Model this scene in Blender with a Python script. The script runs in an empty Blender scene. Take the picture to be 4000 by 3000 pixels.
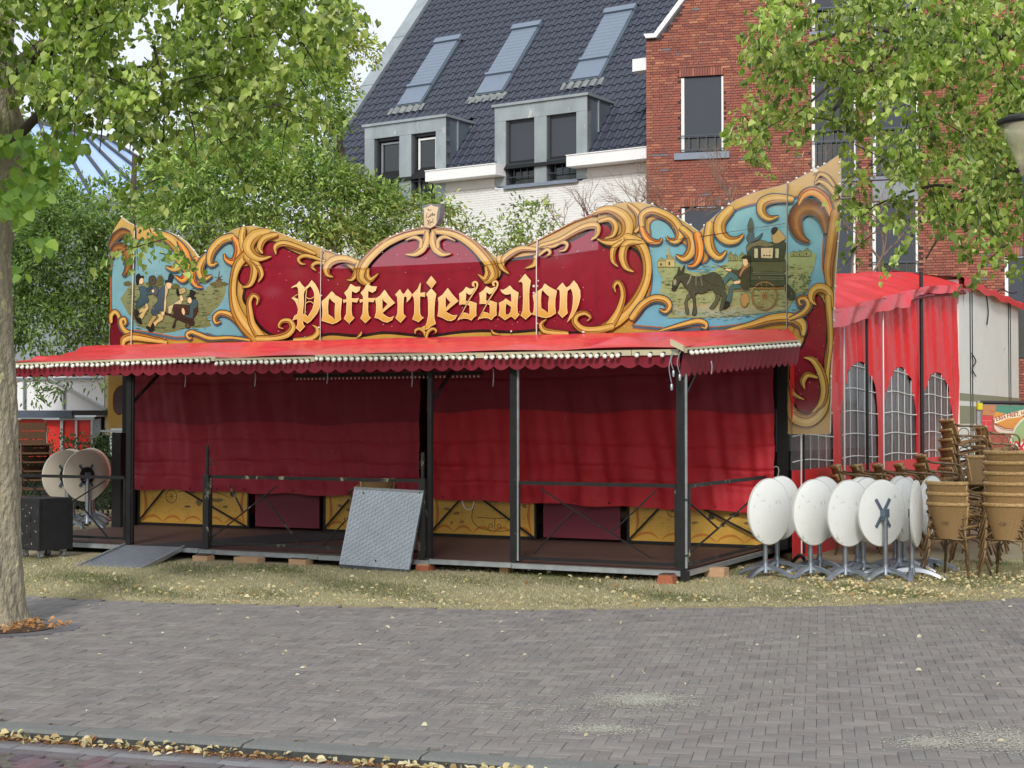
import bpy, bmesh, math, random
import numpy as np
from mathutils import Vector, Matrix
from mathutils.geometry import tessellate_polygon
random.seed(7); rng = np.random.default_rng(7)
sc = bpy.context.scene
COL = sc.collection
R = math.radians

# ------------------------------------------------------------------ camera
F = 6000.0; EYE = 1.7; PITCH = math.atan(150/6000.0)
cam_d = bpy.data.cameras.new("camera"); cam = bpy.data.objects.new("camera", cam_d); COL.objects.link(cam)
cam.location = (0, 0, EYE); cam.rotation_euler = (R(90)+PITCH, 0, 0)
cam_d.sensor_width = 36; cam_d.lens = 54; cam_d.clip_start = .1; cam_d.clip_end = 2000
sc.camera = cam
# ------------------------------------------------------------------ light
SUN_EL, SUN_AZ = R(33), R(187)          # azimuth clockwise from +Y: from behind the camera, a little left
world = bpy.data.worlds.new("World"); sc.world = world; world.use_nodes = True
nt = world.node_tree; nt.nodes.clear()
wo = nt.nodes.new("ShaderNodeOutputWorld"); bg = nt.nodes.new("ShaderNodeBackground")
sky = nt.nodes.new("ShaderNodeTexSky"); sky.sky_type = 'NISHITA'; sky.sun_disc = False
sky.sun_elevation = SUN_EL; sky.sun_rotation = SUN_AZ; sky.dust_density = 3; sky.air_density = 1.0
mixn = nt.nodes.new("ShaderNodeMix"); mixn.data_type = 'RGBA'
tc = nt.nodes.new("ShaderNodeTexCoord"); nz = nt.nodes.new("ShaderNodeTexNoise"); nz.inputs['Scale'].default_value = 2.2
nz.inputs['Detail'].default_value = 5
mp = nt.nodes.new("ShaderNodeMapping"); mp.inputs['Scale'].default_value = (1, 1, 2.6)
rp = nt.nodes.new("ShaderNodeMapRange"); rp.inputs['From Min'].default_value = .35; rp.inputs['From Max'].default_value = .62
rp.inputs['To Min'].default_value = .62; rp.inputs['To Max'].default_value = .93
nt.links.new(tc.outputs['Generated'], mp.inputs[0]); nt.links.new(mp.outputs[0], nz.inputs['Vector'])
nt.links.new(nz.outputs[0], rp.inputs['Value']); nt.links.new(rp.outputs[0], mixn.inputs['Factor'])
nt.links.new(sky.outputs[0], mixn.inputs[6]); mixn.inputs[7].default_value = (7.6, 8.1, 8.8, 1)
nt.links.new(mixn.outputs[2], bg.inputs['Color']); bg.inputs['Strength'].default_value = .1
nt.links.new(bg.outputs[0], wo.inputs[0])
sd = bpy.data.lights.new("sun", 'SUN'); sd.energy = 2.0; sd.angle = R(10); sd.color = (1, .965, .91)
sun = bpy.data.objects.new("sun", sd); COL.objects.link(sun)
_dir = Vector((math.sin(SUN_AZ)*math.cos(SUN_EL), math.cos(SUN_AZ)*math.cos(SUN_EL), math.sin(SUN_EL)))
sun.rotation_euler = _dir.to_track_quat('Z', 'Y').to_euler(); sun.location = (0, -20, 30)
sc.view_settings.view_transform = 'Standard'; sc.view_settings.look = 'None'
sc.view_settings.gamma = 1; sc.view_settings.use_curve_mapping = False
sc.view_settings.exposure = 0.4
sc.cycles.max_bounces = 7; sc.cycles.transparent_max_bounces = 12

# ------------------------------------------------------------------ projection helpers (photo pixels, 4000 x 3000)
_cp, _sp = math.cos(PITCH), math.sin(PITCH)
def ray(u, v):
    x = (u-2000)/F; y = (1500-v)/F
    return Vector((x, _cp-y*_sp, _sp+y*_cp))
EYEV = Vector((0, 0, EYE))
def onplane(u, v, p0, n):
    d = ray(u, v); t = (p0-EYEV).dot(n)/d.dot(n)
    return EYEV+d*t
def ground(u, v, z=0.0):
    return onplane(u, v, Vector((0, 0, z)), Vector((0, 0, 1)))
def atY(u, v, Y):
    return onplane(u, v, Vector((0, Y, 0)), Vector((0, 1, 0)))
V2 = 4000/2212.0
def vw(u, v): return (u*V2, v*V2)
# stand frame: s to the right along the front, t backwards
SD = Vector((.891, -.454, 0)); TD = Vector((.454, .891, 0)); S0 = Vector((1.80, 16.0, 0))
def SP(s, t, z): return S0+SD*s+TD*t+Vector((0, 0, z))
def onT(u, v, t):
    p = onplane(u, v, S0+TD*t, TD); q = p-S0; return q.dot(SD), p.z
def onS(u, v, s):
    p = onplane(u, v, S0+SD*s, SD); q = p-S0; return q.dot(TD), p.z

# ------------------------------------------------------------------ materials
def lin(c):
    c = c/255.0
    return c/12.92 if c <= .04045 else ((c+.055)/1.055)**2.4
def C(r, g, b): return (lin(r), lin(g), lin(b), 1)
def M(name, base, rough=.6, metal=0., var=.18, scale=6, bump=0., bscale=40, spec=.5, coat=0., base2=None, wear=None,
      wscale=9, wamt=.5, attr=False, stretch=(1, 1, 1), alpha=1., trans=0.):
    m = bpy.data.materials.new(name); m.use_nodes = True; t = m.node_tree; b = t.nodes['Principled BSDF']; L = t.links
    b.inputs['Roughness'].default_value = rough; b.inputs['Metallic'].default_value = metal
    b.inputs['Specular IOR Level'].default_value = spec; b.inputs['Coat Weight'].default_value = coat
    b.inputs['Coat Roughness'].default_value = .06
    co = t.nodes.new('ShaderNodeTexCoord'); mpn = t.nodes.new('ShaderNodeMapping'); mpn.inputs['Scale'].default_value = stretch
    L.new(co.outputs['Object'], mpn.inputs[0])
    if attr:
        a = t.nodes.new('ShaderNodeAttribute'); a.attribute_name = 'Col'; src = a.outputs['Color']
    else:
        c = t.nodes.new('ShaderNodeRGB'); c.outputs[0].default_value = base; src = c.outputs[0]
    n = t.nodes.new('ShaderNodeTexNoise'); n.inputs['Scale'].default_value = scale; n.inputs['Detail'].default_value = 6
    n.inputs['Roughness'].default_value = .65
    L.new(mpn.outputs[0], n.inputs['Vector'])
    if base2 is not None:
        mx = t.nodes.new('ShaderNodeMix'); mx.data_type = 'RGBA'; mr = t.nodes.new('ShaderNodeMapRange')
        mr.inputs['From Min'].default_value = .38; mr.inputs['From Max'].default_value = .62
        L.new(n.outputs[0], mr.inputs[0]); L.new(mr.outputs[0], mx.inputs['Factor'])
        L.new(src, mx.inputs[6]); mx.inputs[7].default_value = base2; src = mx.outputs[2]
    if var:
        mr = t.nodes.new('ShaderNodeMapRange'); mr.inputs['From Min'].default_value = .25; mr.inputs['From Max'].default_value = .75
        mr.inputs['To Min'].default_value = 1-var; mr.inputs['To Max'].default_value = 1+var
        L.new(n.outputs[0], mr.inputs[0])
        vm = t.nodes.new('ShaderNodeVectorMath'); vm.operation = 'SCALE'; L.new(src, vm.inputs[0]); L.new(mr.outputs[0], vm.inputs['Scale'])
        src = vm.outputs[0]
    if wear is not None:
        n2 = t.nodes.new('ShaderNodeTexNoise'); n2.inputs['Scale'].default_value = wscale; n2.inputs['Detail'].default_value = 8
        n2.inputs['Roughness'].default_value = .72
        L.new(mpn.outputs[0], n2.inputs['Vector'])
        m2 = t.nodes.new('ShaderNodeMapRange'); m2.inputs['From Min'].default_value = .72-.22*wamt; m2.inputs['From Max'].default_value = .76-.18*wamt
        L.new(n2.outputs[0], m2.inputs[0])
        mx = t.nodes.new('ShaderNodeMix'); mx.data_type = 'RGBA'; L.new(m2.outputs[0], mx.inputs['Factor'])
        L.new(src, mx.inputs[6]); mx.inputs[7].default_value = wear; src = mx.outputs[2]
    L.new(src, b.inputs['Base Color'])
    rr = t.nodes.new('ShaderNodeMapRange'); rr.inputs['To Min'].default_value = max(.03, rough-.12); rr.inputs['To Max'].default_value = min(1, rough+.12)
    L.new(n.outputs[0], rr.inputs[0]); L.new(rr.outputs[0], b.inputs['Roughness'])
    if bump:
        nb = t.nodes.new('ShaderNodeTexNoise'); nb.inputs['Scale'].default_value = bscale; nb.inputs['Detail'].default_value = 5
        L.new(mpn.outputs[0], nb.inputs['Vector'])
        bm = t.nodes.new('ShaderNodeBump'); bm.inputs['Strength'].default_value = min(1, bump); bm.inputs['Distance'].default_value = .02*max(1, bump)
        L.new(nb.outputs[0], bm.inputs['Height']); L.new(bm.outputs[0], b.inputs['Normal'])
    if alpha < 1: b.inputs['Alpha'].default_value = alpha
    if trans: b.inputs['Transmission Weight'].default_value = trans
    return m
def leafmat(name, gloss=.45, tr=.35):
    m = bpy.data.materials.new(name); m.use_nodes = True; t = m.node_tree; b = t.nodes['Principled BSDF']; L = t.links
    a = t.nodes.new('ShaderNodeAttribute'); a.attribute_name = 'Col'
    L.new(a.outputs['Color'], b.inputs['Base Color']); b.inputs['Roughness'].default_value = gloss
    b.inputs['Specular IOR Level'].default_value = .4
    tb = t.nodes.new('ShaderNodeBsdfTranslucent')
    hs = t.nodes.new('ShaderNodeMix'); hs.data_type = 'RGBA'; hs.blend_type = 'MULTIPLY'; hs.inputs['Factor'].default_value = 1
    L.new(a.outputs['Color'], hs.inputs[6]); hs.inputs[7].default_value = (1.5, 1.7, .6, 1); L.new(hs.outputs[2], tb.inputs['Color'])
    ms = t.nodes.new('ShaderNodeMixShader'); ms.inputs[0].default_value = tr
    L.new(b.outputs[0], ms.inputs[1]); L.new(tb.outputs[0], ms.inputs[2]); L.new(ms.outputs[0], t.nodes['Material Output'].inputs['Surface'])
    return m

# ------------------------------------------------------------------ objects
def root_loc(p):
    v = Vector((0, 0, 0))
    while p is not None: v = v+p.location; p = p.parent
    return v
def tag(o, label=None, cat=None, group=None, kind=None):
    if label: o['label'] = label
    if cat: o['category'] = cat
    if group: o['group'] = group
    if kind: o['kind'] = kind
    return o
def thing(name, label, cat, loc=(0, 0, 0), group=None, rz=0):
    o = bpy.data.objects.new(name, None); COL.objects.link(o); o.location = loc; o.rotation_euler.z = rz
    o.empty_display_size = .1
    return tag(o, label, cat, group)
def link(name, me, parent=None):
    o = bpy.data.objects.new(name, me); COL.objects.link(o); o.parent = parent
    return o
def copy_tree(o, parent=None):
    c = o.copy(); COL.objects.link(c); c.parent = parent
    for ch in o.children: copy_tree(ch, c)
    return c
class MB:
    def __init__(s): s.v = []; s.f = []; s.m = []; s.c = []; s.mi = 0; s.col = None
    def add(s, vs, fs):
        n = len(s.v); s.v += [tuple(x) for x in vs]
        for f in fs: s.f.append([i+n for i in f]); s.m.append(s.mi); s.c.append(s.col)
    def obox(s, o, a, b, c):
        o, a, b, c = map(Vector, (o, a, b, c))
        vs = [o, o+a, o+a+b, o+b, o+c, o+a+c, o+a+b+c, o+b+c]
        fs = [(0, 3, 2, 1), (4, 5, 6, 7), (0, 1, 5, 4), (1, 2, 6, 5), (2, 3, 7, 6), (3, 0, 4, 7)]
        if a.cross(b).dot(c) < 0: fs = [f[::-1] for f in fs]
        s.add(vs, fs)
    def box(s, x0, y0, z0, x1, y1, z1):
        s.obox((x0, y0, z0), (x1-x0, 0, 0), (0, y1-y0, 0), (0, 0, z1-z0))
    def cbox(s, c, sx, sy, sz): s.box(c[0]-sx/2, c[1]-sy/2, c[2]-sz/2, c[0]+sx/2, c[1]+sy/2, c[2]+sz/2)
    def bar(s, p, q, w, h=None, up=(0, 0, 1)):
        p, q = Vector(p), Vector(q); h = h or w; d = (q-p); L = d.length
        if L < 1e-6: return
        d.normalize(); up = Vector(up)
        if abs(d.dot(up)) > .98: up = SD.copy()
        x = d.cross(up).normalized(); y = x.cross(d).normalized()
        s.obox(p-x*w/2-y*h/2, x*w, y*h, d*L)
    def tube(s, pts, rad, n=7, caps=True, flat=1.):
        pts = [Vector(p) for p in pts]; N = len(pts)
        rs = rad if isinstance(rad, (list, tuple)) else [rad]*N
        base = len(s.v); prev = None; vs = []
        for i, p in enumerate(pts):
            d = (pts[min(i+1, N-1)]-pts[max(i-1, 0)]).normalized()
            if prev is None:
                a = Vector((0, 0, 1)) if abs(d.z) < .9 else Vector((1, 0, 0))
                x = d.cross(a).normalized()
            else: x = (prev-d*prev.dot(d)).normalized()
            prev = x; y = d.cross(x)
            for k in range(n):
                t = 2*math.pi*k/n; vs.append(p+(x*math.cos(t)+y*math.sin(t)*flat)*rs[i])
        fs = []
        for i in range(N-1):
            for k in range(n):
                a = i*n+k; b = i*n+(k+1) % n; fs.append((a, b, b+n, a+n))
        if caps: fs.append(tuple(range(n))[::-1]); fs.append(tuple((N-1)*n+k for k in range(n)))
        s.add(vs, fs)
    def lathe(s, prof, c=(0, 0, 0), n=20, axis=None):
        vs = []; fs = []; c = Vector(c)
        az = Vector(axis).normalized() if axis else Vector((0, 0, 1))
        ax = az.cross(Vector((0, 0, 1)) if abs(az.z) < .9 else Vector((1, 0, 0))).normalized(); ay = az.cross(ax)
        for r, z in prof:
            for k in range(n):
                t = 2*math.pi*k/n; vs.append(c+ax*r*math.cos(t)+ay*r*math.sin(t)+az*z)
        for i in range(len(prof)-1):
            for k in range(n):
                a = i*n+k; b = i*n+(k+1) % n; fs.append((a, b, b+n, a+n))
        if prof[0][0] > 1e-4: fs.append(tuple(range(n))[::-1])
        if prof[-1][0] > 1e-4: fs.append(tuple((len(prof)-1)*n+k for k in range(n)))
        s.add(vs, fs)
    def prism(s, pts, off):
        """closed 3D polygon extruded by vector off"""
        pts = [Vector(p) for p in pts]; off = Vector(off); n = len(pts)
        tri = tessellate_polygon([pts]); vs = pts+[p+off for p in pts]
        nrm = Vector((0, 0, 0))
        for i in range(n): nrm += pts[i].cross(pts[(i+1) % n])
        fl = nrm.dot(off) > 0
        fs = []
        for t in tri:
            a, b, c = t; tn = (pts[b]-pts[a]).cross(pts[c]-pts[a]); same = tn.dot(off) < 0
            fs.append((a, b, c) if same else (a, c, b)); fs.append((a+n, c+n, b+n) if same else (a+n, b+n, c+n))
        for i in range(n):
            j = (i+1) % n; fs.append((j, i, i+n, j+n) if not fl else (i, j, j+n, i+n))
        s.add(vs, fs)
    def grid(s, fn, nu, nv):
        vs = [fn(i/nu, j/nv) for j in range(nv+1) for i in range(nu+1)]; fs = []
        for j in range(nv):
            for i in range(nu):
                a = j*(nu+1)+i; fs.append((a, a+1, a+nu+2, a+nu+1))
        s.add(vs, fs)
    def mesh(s, name, mats, org=Vector((0, 0, 0)), smooth=False):
        me = bpy.data.meshes.new(name)
        v = np.array(s.v, dtype=float)-np.array(org)
        me.from_pydata(v.tolist(), [], s.f)
        for m in (mats if isinstance(mats, (list, tuple)) else [mats]): me.materials.append(m)
        if any(s.m): me.polygons.foreach_set('material_index', s.m)
        if any(c is not None for c in s.c):
            a = me.color_attributes.new('Col', 'FLOAT_COLOR', 'CORNER')
            cols = []
            for f, c in zip(s.f, s.c): cols += list(c or (.5, .5, .5, 1))*len(f)
            a.data.foreach_set('color', cols)
        if smooth:
            me.polygons.foreach_set('use_smooth', [True]*len(s.f))
            if smooth is not True:
                try: me.set_sharp_from_angle(angle=R(smooth))
                except Exception: pass
        me.update(); return me
    def build(s, name, mats, parent=None, smooth=False, local=False):
        org = Vector((0, 0, 0)) if (local or parent is None) else root_loc(parent)
        return link(name, s.mesh(name, mats, org, smooth), parent)
def npmesh(name, verts, nper, cols, mat, org=(0, 0, 0)):
    """verts (N*nper,3): N separate polygons of nper corners; cols (N,4)"""
    verts = np.asarray(verts, dtype=np.float32).reshape(-1, 3)-np.array(org, dtype=np.float32); N = len(verts)//nper
    me = bpy.data.meshes.new(name); me.vertices.add(len(verts)); me.vertices.foreach_set('co', verts.ravel())
    me.loops.add(len(verts)); me.loops.foreach_set('vertex_index', np.arange(len(verts), dtype=np.int32))
    me.polygons.add(N); me.polygons.foreach_set('loop_start', np.arange(0, N*nper, nper, dtype=np.int32))
    me.update(calc_edges=True)
    if cols is not None:
        a = me.color_attributes.new('Col', 'FLOAT_COLOR', 'CORNER')
        a.data.foreach_set('color', np.repeat(np.asarray(cols, dtype=np.float32), nper, axis=0).ravel())
    me.materials.append(mat); return me
def leaves(P, A, Nn, size, width, cols, shape='heart', fold=.25):
    """P base points, A unit axis, Nn normal; two quads per leaf folded on the midrib. returns verts, cols (2 polys per leaf)"""
    A = A/np.linalg.norm(A, axis=1, keepdims=True)
    S = np.cross(A, Nn); S /= (np.linalg.norm(S, axis=1, keepdims=True)+1e-9); Nn = np.cross(S, A)
    sz = np.asarray(size).reshape(-1, 1); w = sz*width
    if shape == 'heart': a1, a2 = .12, .62; k1, k2 = 1.0, .78
    else: a1, a2 = .3, .7; k1, k2 = 1.0, .7
    tip = P+A*sz; up = Nn*w*fold*np.random.default_rng(3).uniform(.2, 2.2, (len(P), 1))
    out = np.empty((len(P), 2, 4, 3), dtype=np.float32)
    for i, sg in enumerate((1, -1)):
        q1 = P+A*sz*a1+S*w*sg*.5*k1+up; q2 = P+A*sz*a2+S*w*sg*.5*k2+up
        out[:, i, 0] = P; out[:, i, 1] = q1 if sg > 0 else tip; out[:, i, 2] = q2; out[:, i, 3] = tip if sg > 0 else q1
    return out.reshape(-1, 3), np.repeat(cols, 2, axis=0)
def rnd_unit(n, g=rng):
    v = g.normal(size=(n, 3)); return v/np.linalg.norm(v, axis=1, keepdims=True)
def crom(pts, vals=None, k=6):
    """catmull-rom through 2d/3d points, with extra scalar list"""
    P = [np.array(p, float) for p in pts]; n = len(P); out = []; ov = []
    for i in range(n-1):
        p0 = P[max(i-1, 0)]; p1 = P[i]; p2 = P[i+1]; p3 = P[min(i+2, n-1)]
        for j in range(k):
            t = j/k
            out.append(.5*((2*p1)+(-p0+p2)*t+(2*p0-5*p1+4*p2-p3)*t*t+(-p0+3*p1-3*p2+p3)*t**3))
            if vals is not None: ov.append(vals[i]*(1-t)+vals[i+1]*t)
    out.append(P[-1])
    if vals is not None: ov.append(vals[-1]); return out, ov
    return out
# ================================================================== GROUND
MAT = {}
MAT['paver'] = M('paver_clay', None, rough=.8, var=.22, scale=3.2, bump=.4, bscale=90, attr=True, wear=C(146, 141, 128), wscale=.9, wamt=.2)
MAT['joint'] = M('paving_sand', C(84, 79, 74), rough=.95, var=.3, scale=20, base2=C(108, 102, 92), bump=.5, bscale=150)
MAT['soil'] = M('dry_soil', C(160, 146, 118), rough=.95, var=.4, scale=7, base2=C(138, 130, 98), bump=.8, bscale=60)
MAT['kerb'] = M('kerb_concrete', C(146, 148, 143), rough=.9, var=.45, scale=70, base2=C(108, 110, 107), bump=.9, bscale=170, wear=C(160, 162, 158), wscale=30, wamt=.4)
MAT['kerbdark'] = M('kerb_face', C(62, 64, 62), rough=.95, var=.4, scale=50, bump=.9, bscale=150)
MAT['blade'] = leafmat('grass_blades', .7, .3)
MAT['dryleaf'] = leafmat('dry_leaves', .7, .15)
MAT['farground'] = M('far_ground', C(96, 98, 78), rough=.95, var=.25, scale=.6)
MAT['earth'] = M('tree_pit_earth', C(84, 60, 42), rough=.95, var=.4, scale=12, bump=.8, bscale=70)

g = MB(); g.add([(-300, -60, -.16), (300, -60, -.16), (300, 600, -.16), (-300, 600, -.16)], [(0, 1, 2, 3)])
tag(g.build('ground', MAT['farground']), kind='structure')

# grass edge (polyline on the ground)
edge_px = [(-400, 2300), (190, 2331), (700, 2355), (1200, 2366), (2000, 2381), (2700, 2375), (3300, 2364), (3600, 2354), (4000, 2335), (4600, 2318)]
edge = [ground(*p) for p in edge_px]
ex = np.array([p.x for p in edge]); ey = np.array([p.y for p in edge])
def edgeY(x): return float(np.interp(x, ex, ey))
# kerb line
KA = ground(0, 2822); KB = ground(2580, 2998); KD = (KB-KA).normalized(); KN = Vector((-KD.y, KD.x, 0))   # KN away from the camera
def kerb_off(x, y): return (Vector((x, y, 0))-KA).dot(KN)
# base sheet under the pavement
g = MB(); xs = np.linspace(-14, 14, 57)
g.add([(x, edgeY(x), -.012) for x in xs]+[tuple((KA+KD*(((x-KA.x)/KD.x)))+Vector((0, 0, -.012))) for x in xs],
      [(i, i+57, i+58, i+1) for i in range(56)])
pave = tag(g.build('pavement', MAT['joint']), kind='structure')
# pavers in 3:1 herringbone, grid rotated so the lengthwise joints run towards u=3200
W_ = .0685; ang = math.atan(.2); ax = Vector((math.cos(ang), -math.sin(ang), 0)); ay = Vector((math.sin(ang), math.cos(ang), 0))
PG = Vector((0, 12, 0))
cols_p = [C(124, 119, 115), C(120, 116, 113), C(127, 121, 116), C(117, 112, 109), C(123, 118, 113), C(129, 123, 118), C(121, 114, 110)]
def paver_mesh(o, a, b, mb, z, tilt):
    """o corner, a,b edge vectors; chamfered top"""
    m = .0022; ua, ub = a.normalized(), b.normalized(); zt = z+tilt
    lo = [o+ua*.001+ub*.001, o+a-ua*.001+ub*.001, o+a+b-ua*.001-ub*.001, o+b+ua*.001-ub*.001]
    hi = [o+ua*(m+.0012)+ub*(m+.0012), o+a-ua*(m+.0012)+ub*(m+.0012), o+a+b-ua*(m+.0012)-ub*(m+.0012), o+b+ua*(m+.0012)-ub*(m+.0012)]
    vs = [p+Vector((0, 0, z-.016)) for p in lo]+[p+Vector((0, 0, z-.002)) for p in lo]+[p+Vector((0, 0, z+(tilt if i < 2 else -tilt))) for i, p in enumerate(hi)]
    fs = [(8, 9, 10, 11)]
    for i in range(4):
        j = (i+1) % 4; fs += [(i, j, j+4, i+4), (i+4, j+4, j+8, i+8)]
    mb.add(vs, fs)
def visible(x, y, mx=.25):
    return abs(x) < y*(2000/F)+mx
cells = []
for i in range(-150, 150):
    for j in range(-90, 90):
        k = (i-j) % 6
        if k == 0: o = (i, j); e = (3, 1)
        elif k == 5: o = (i, j); e = (1, 3)
        else: continue
        p = PG+ax*(o[0]*W_)+ay*(o[1]*W_); c = p+ax*(e[0]*W_/2)+ay*(e[1]*W_/2)
        if not visible(c.x, c.y): continue
        if kerb_off(c.x, c.y) < .03 or c.y > edgeY(c.x)-.03: continue
        if (c-Vector((-4.25, 12.75, 0))).length < .62 and c.x < -3.2: continue
        cells.append((c.y, p, ax*(e[0]*W_), ay*(e[1]*W_)))
cells.sort(key=lambda q: q[0])
rest = MB()
for n, (cy, p, a, b) in enumerate(cells):
    z = random.gauss(0, .0012)+.004*math.sin(p.x*1.3)*math.sin(p.y*.9+p.x*.4); ti = random.gauss(0, .0009)
    col = random.choice(cols_p); f = random.uniform(.92, 1.07); col = (col[0]*f, col[1]*f, col[2]*f, 1)
    if n < 298:
        m1 = MB(); m1.col = col; c = p+(a+b)/2
        paver_mesh(p-c, a, b, m1, z, ti)
        o = link('paver', m1.mesh('paver', MAT['paver']), pave); o.location = c
    else:
        rest.col = col; paver_mesh(p, a, b, rest, z, ti)
tag(rest.build('paving_field', MAT['paver'], pave), kind='stuff')
# coarse continuation of the paving outside the frame
g = MB(); g.col = cols_p[0]
for sgn in (-1, 1):
    for y in np.arange(7, 16, .5):
        x0 = y/3+.15; x1 = 14
        ps = [(sgn*x0, y), (sgn*x1, y), (sgn*x1, y+.5), (sgn*(x0+.17), y+.5)]
        if all(kerb_off(*q) > .1 and q[1] < edgeY(q[0]) for q in ps): g.add([(a, b, 0) for a, b in ps], [(0, 1, 2, 3) if sgn > 0 else (3, 2, 1, 0)])
tag(g.build('outer_paving', MAT['paver'], pave), kind='stuff')

# kerb
kerb = thing('kerb', 'long grey concrete kerb with pale leaves along its foot', 'kerb', tuple(KA))
kerb['kind'] = 'structure'
kw = .17; pos = -3.4; i = 0
while pos < 6.5:
    L = 1.0 if i else 1.0
    p = KA+KD*(pos+.006)+Vector((0, 0, random.uniform(-.004, .004))); a = KD*(L-.012)
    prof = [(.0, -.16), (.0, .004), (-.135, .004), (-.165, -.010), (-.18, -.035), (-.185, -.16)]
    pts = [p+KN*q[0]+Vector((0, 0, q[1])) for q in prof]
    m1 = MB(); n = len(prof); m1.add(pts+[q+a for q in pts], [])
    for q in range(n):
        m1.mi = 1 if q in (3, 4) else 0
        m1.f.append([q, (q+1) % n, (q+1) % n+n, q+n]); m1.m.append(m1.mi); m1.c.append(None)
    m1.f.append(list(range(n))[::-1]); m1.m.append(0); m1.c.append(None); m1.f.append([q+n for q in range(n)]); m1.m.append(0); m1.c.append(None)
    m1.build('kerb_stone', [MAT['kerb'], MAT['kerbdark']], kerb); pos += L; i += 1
# road below the kerb: gutter rows then herringbone
g = MB(); zr = -.05
q0 = KA+KD*-4.5-KN*.18; q1 = KA+KD*8-KN*.18
g.add([q0+Vector((0, 0, zr-.012)), q1+Vector((0, 0, zr-.012)), q1-KN*9+Vector((0, 0, zr-.012)), q0-KN*9+Vector((0, 0, zr-.012))], [(0, 3, 2, 1)])
road = tag(g.build('road', MAT['joint']), kind='structure')
rest = MB(); cnt = 0; cand = []
cols_r = [C(98, 80, 86), C(90, 76, 84), C(106, 84, 88), C(100, 88, 92)]
for row in range(3):
    x = -4.2+row*.07
    while x < 3.2:
        o = KA+KD*x-KN*(.19+W_*1.35*(row+1)); cand.append((o, KD*.2, KN*W_*1.3, C(122, 122, 124) if row == 1 else C(104, 98, 100))); x += .203
off0 = .19+W_*1.35*3+.005
for i in range(-70, 60):
    for j in range(-12, 12):
        k = (i-j) % 6
        if k == 0: e = (3, 1)
        elif k == 5: e = (1, 3)
        else: continue
        o = KA+KD*(i*W_)-KN*(off0+(j+3)*W_+.2); 
        if -(o-KA).dot(KN) < off0+.07: continue
        cand.append((o, KD*(e[0]*W_), KN*(e[1]*W_), random.choice(cols_r)))
for o, a, b, col in cand:
    c = o+(a+b)/2
    if not visible(c.x, c.y, .3) or c.y < 6.6: continue
    if -(c-KA).dot(KN) < .2: continue
    f = random.uniform(.85, 1.15); col = (col[0]*f, col[1]*f, col[2]*f, 1)
    z = zr+random.gauss(0, .0012)
    if cnt < 295:
        m1 = MB(); m1.col = col; paver_mesh(o-c, a, b, m1, z, 0); ob = link('road_brick', m1.mesh('road_brick', MAT['paver']), road); ob.location = c
    else: rest.col = col; paver_mesh(o, a, b, rest, z, 0)
    cnt += 1
if rest.v: tag(rest.build('road_bricks', MAT['paver'], road), kind='stuff')

# lawn
def lawn_z(x, y):
    d = y-edgeY(x); return .012+.02*min(1, max(0, d)*1.5)+.012*math.sin(x*2.1+y)*math.sin(y*1.7)
g = MB(); nx, ny = 120, 30
def fn(i, j):
    x = -16+32*i; y0 = edgeY(x)-.02; y = y0+(j**1.6)*34
    return (x, y, lawn_z(x, y) if j > 0 else -.02)
g.grid(fn, nx, ny)
lawn = tag(g.build('lawn', MAT['soil'], smooth=True), kind='structure')
# blades
def scatter(n, dmax):
    x = rng.uniform(-6.6, 6.6, n); d = rng.random(n)**1.15*dmax; y = np.interp(x, ex, ey)+d-.03-.05*np.clip(np.sin(x*3.1)*np.sin(x*7.7+1)+rng.normal(0, .6, n), 0, 2)
    k = np.abs(x) < y/3+.4; return x[k], y[k], d[k]
def blades(n, dmax):
    x, y, d = scatter(n, dmax)
    z = np.array([lawn_z(a, b) for a, b in zip(x, y)])
    patch = np.sin(x*1.9+1.2)*np.cos(y*2.3+x*.7)+.5*np.sin(x*5.1+y*3)+rng.normal(0, .45, len(x))
    dry = (patch < .3) | (d < .12+.2*rng.random(len(x)))
    green = np.array([[.085, .125, .035], [.12, .155, .05], [.15, .17, .06]]); tan = np.array([[.50, .45, .31], [.42, .38, .25], [.33, .31, .19], [.60, .55, .41]])
    col = np.where(dry[:, None], tan[rng.integers(0, 4, len(x))], green[rng.integers(0, 3, len(x))])*rng.uniform(.7, 1.2, (len(x), 1))
    h = rng.uniform(.012, .036, len(x))*np.where(d < .2, .55, 1.); w = rng.uniform(.0025, .0045, len(x))
    a = rng.uniform(0, 6.28, len(x)); lean = rng.normal(0, .7, (len(x), 2))*h[:, None]
    P = np.stack([x, y, z-.004], 1); T = P+np.stack([lean[:, 0], lean[:, 1], h], 1); Sx = np.stack([np.cos(a)*w, np.sin(a)*w, 0*w], 1)
    vs = np.stack([P-Sx, P+Sx, T], 1).reshape(-1, 3)
    return vs, np.concatenate([col, np.ones((len(x), 1))], 1)
vs, cs = blades(120000, 3.6)
tag(link('grass', npmesh('grass', vs, 3, cs, MAT['blade'])), 'short drying grass strip in front of the stand', 'grass', kind='stuff')
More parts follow.
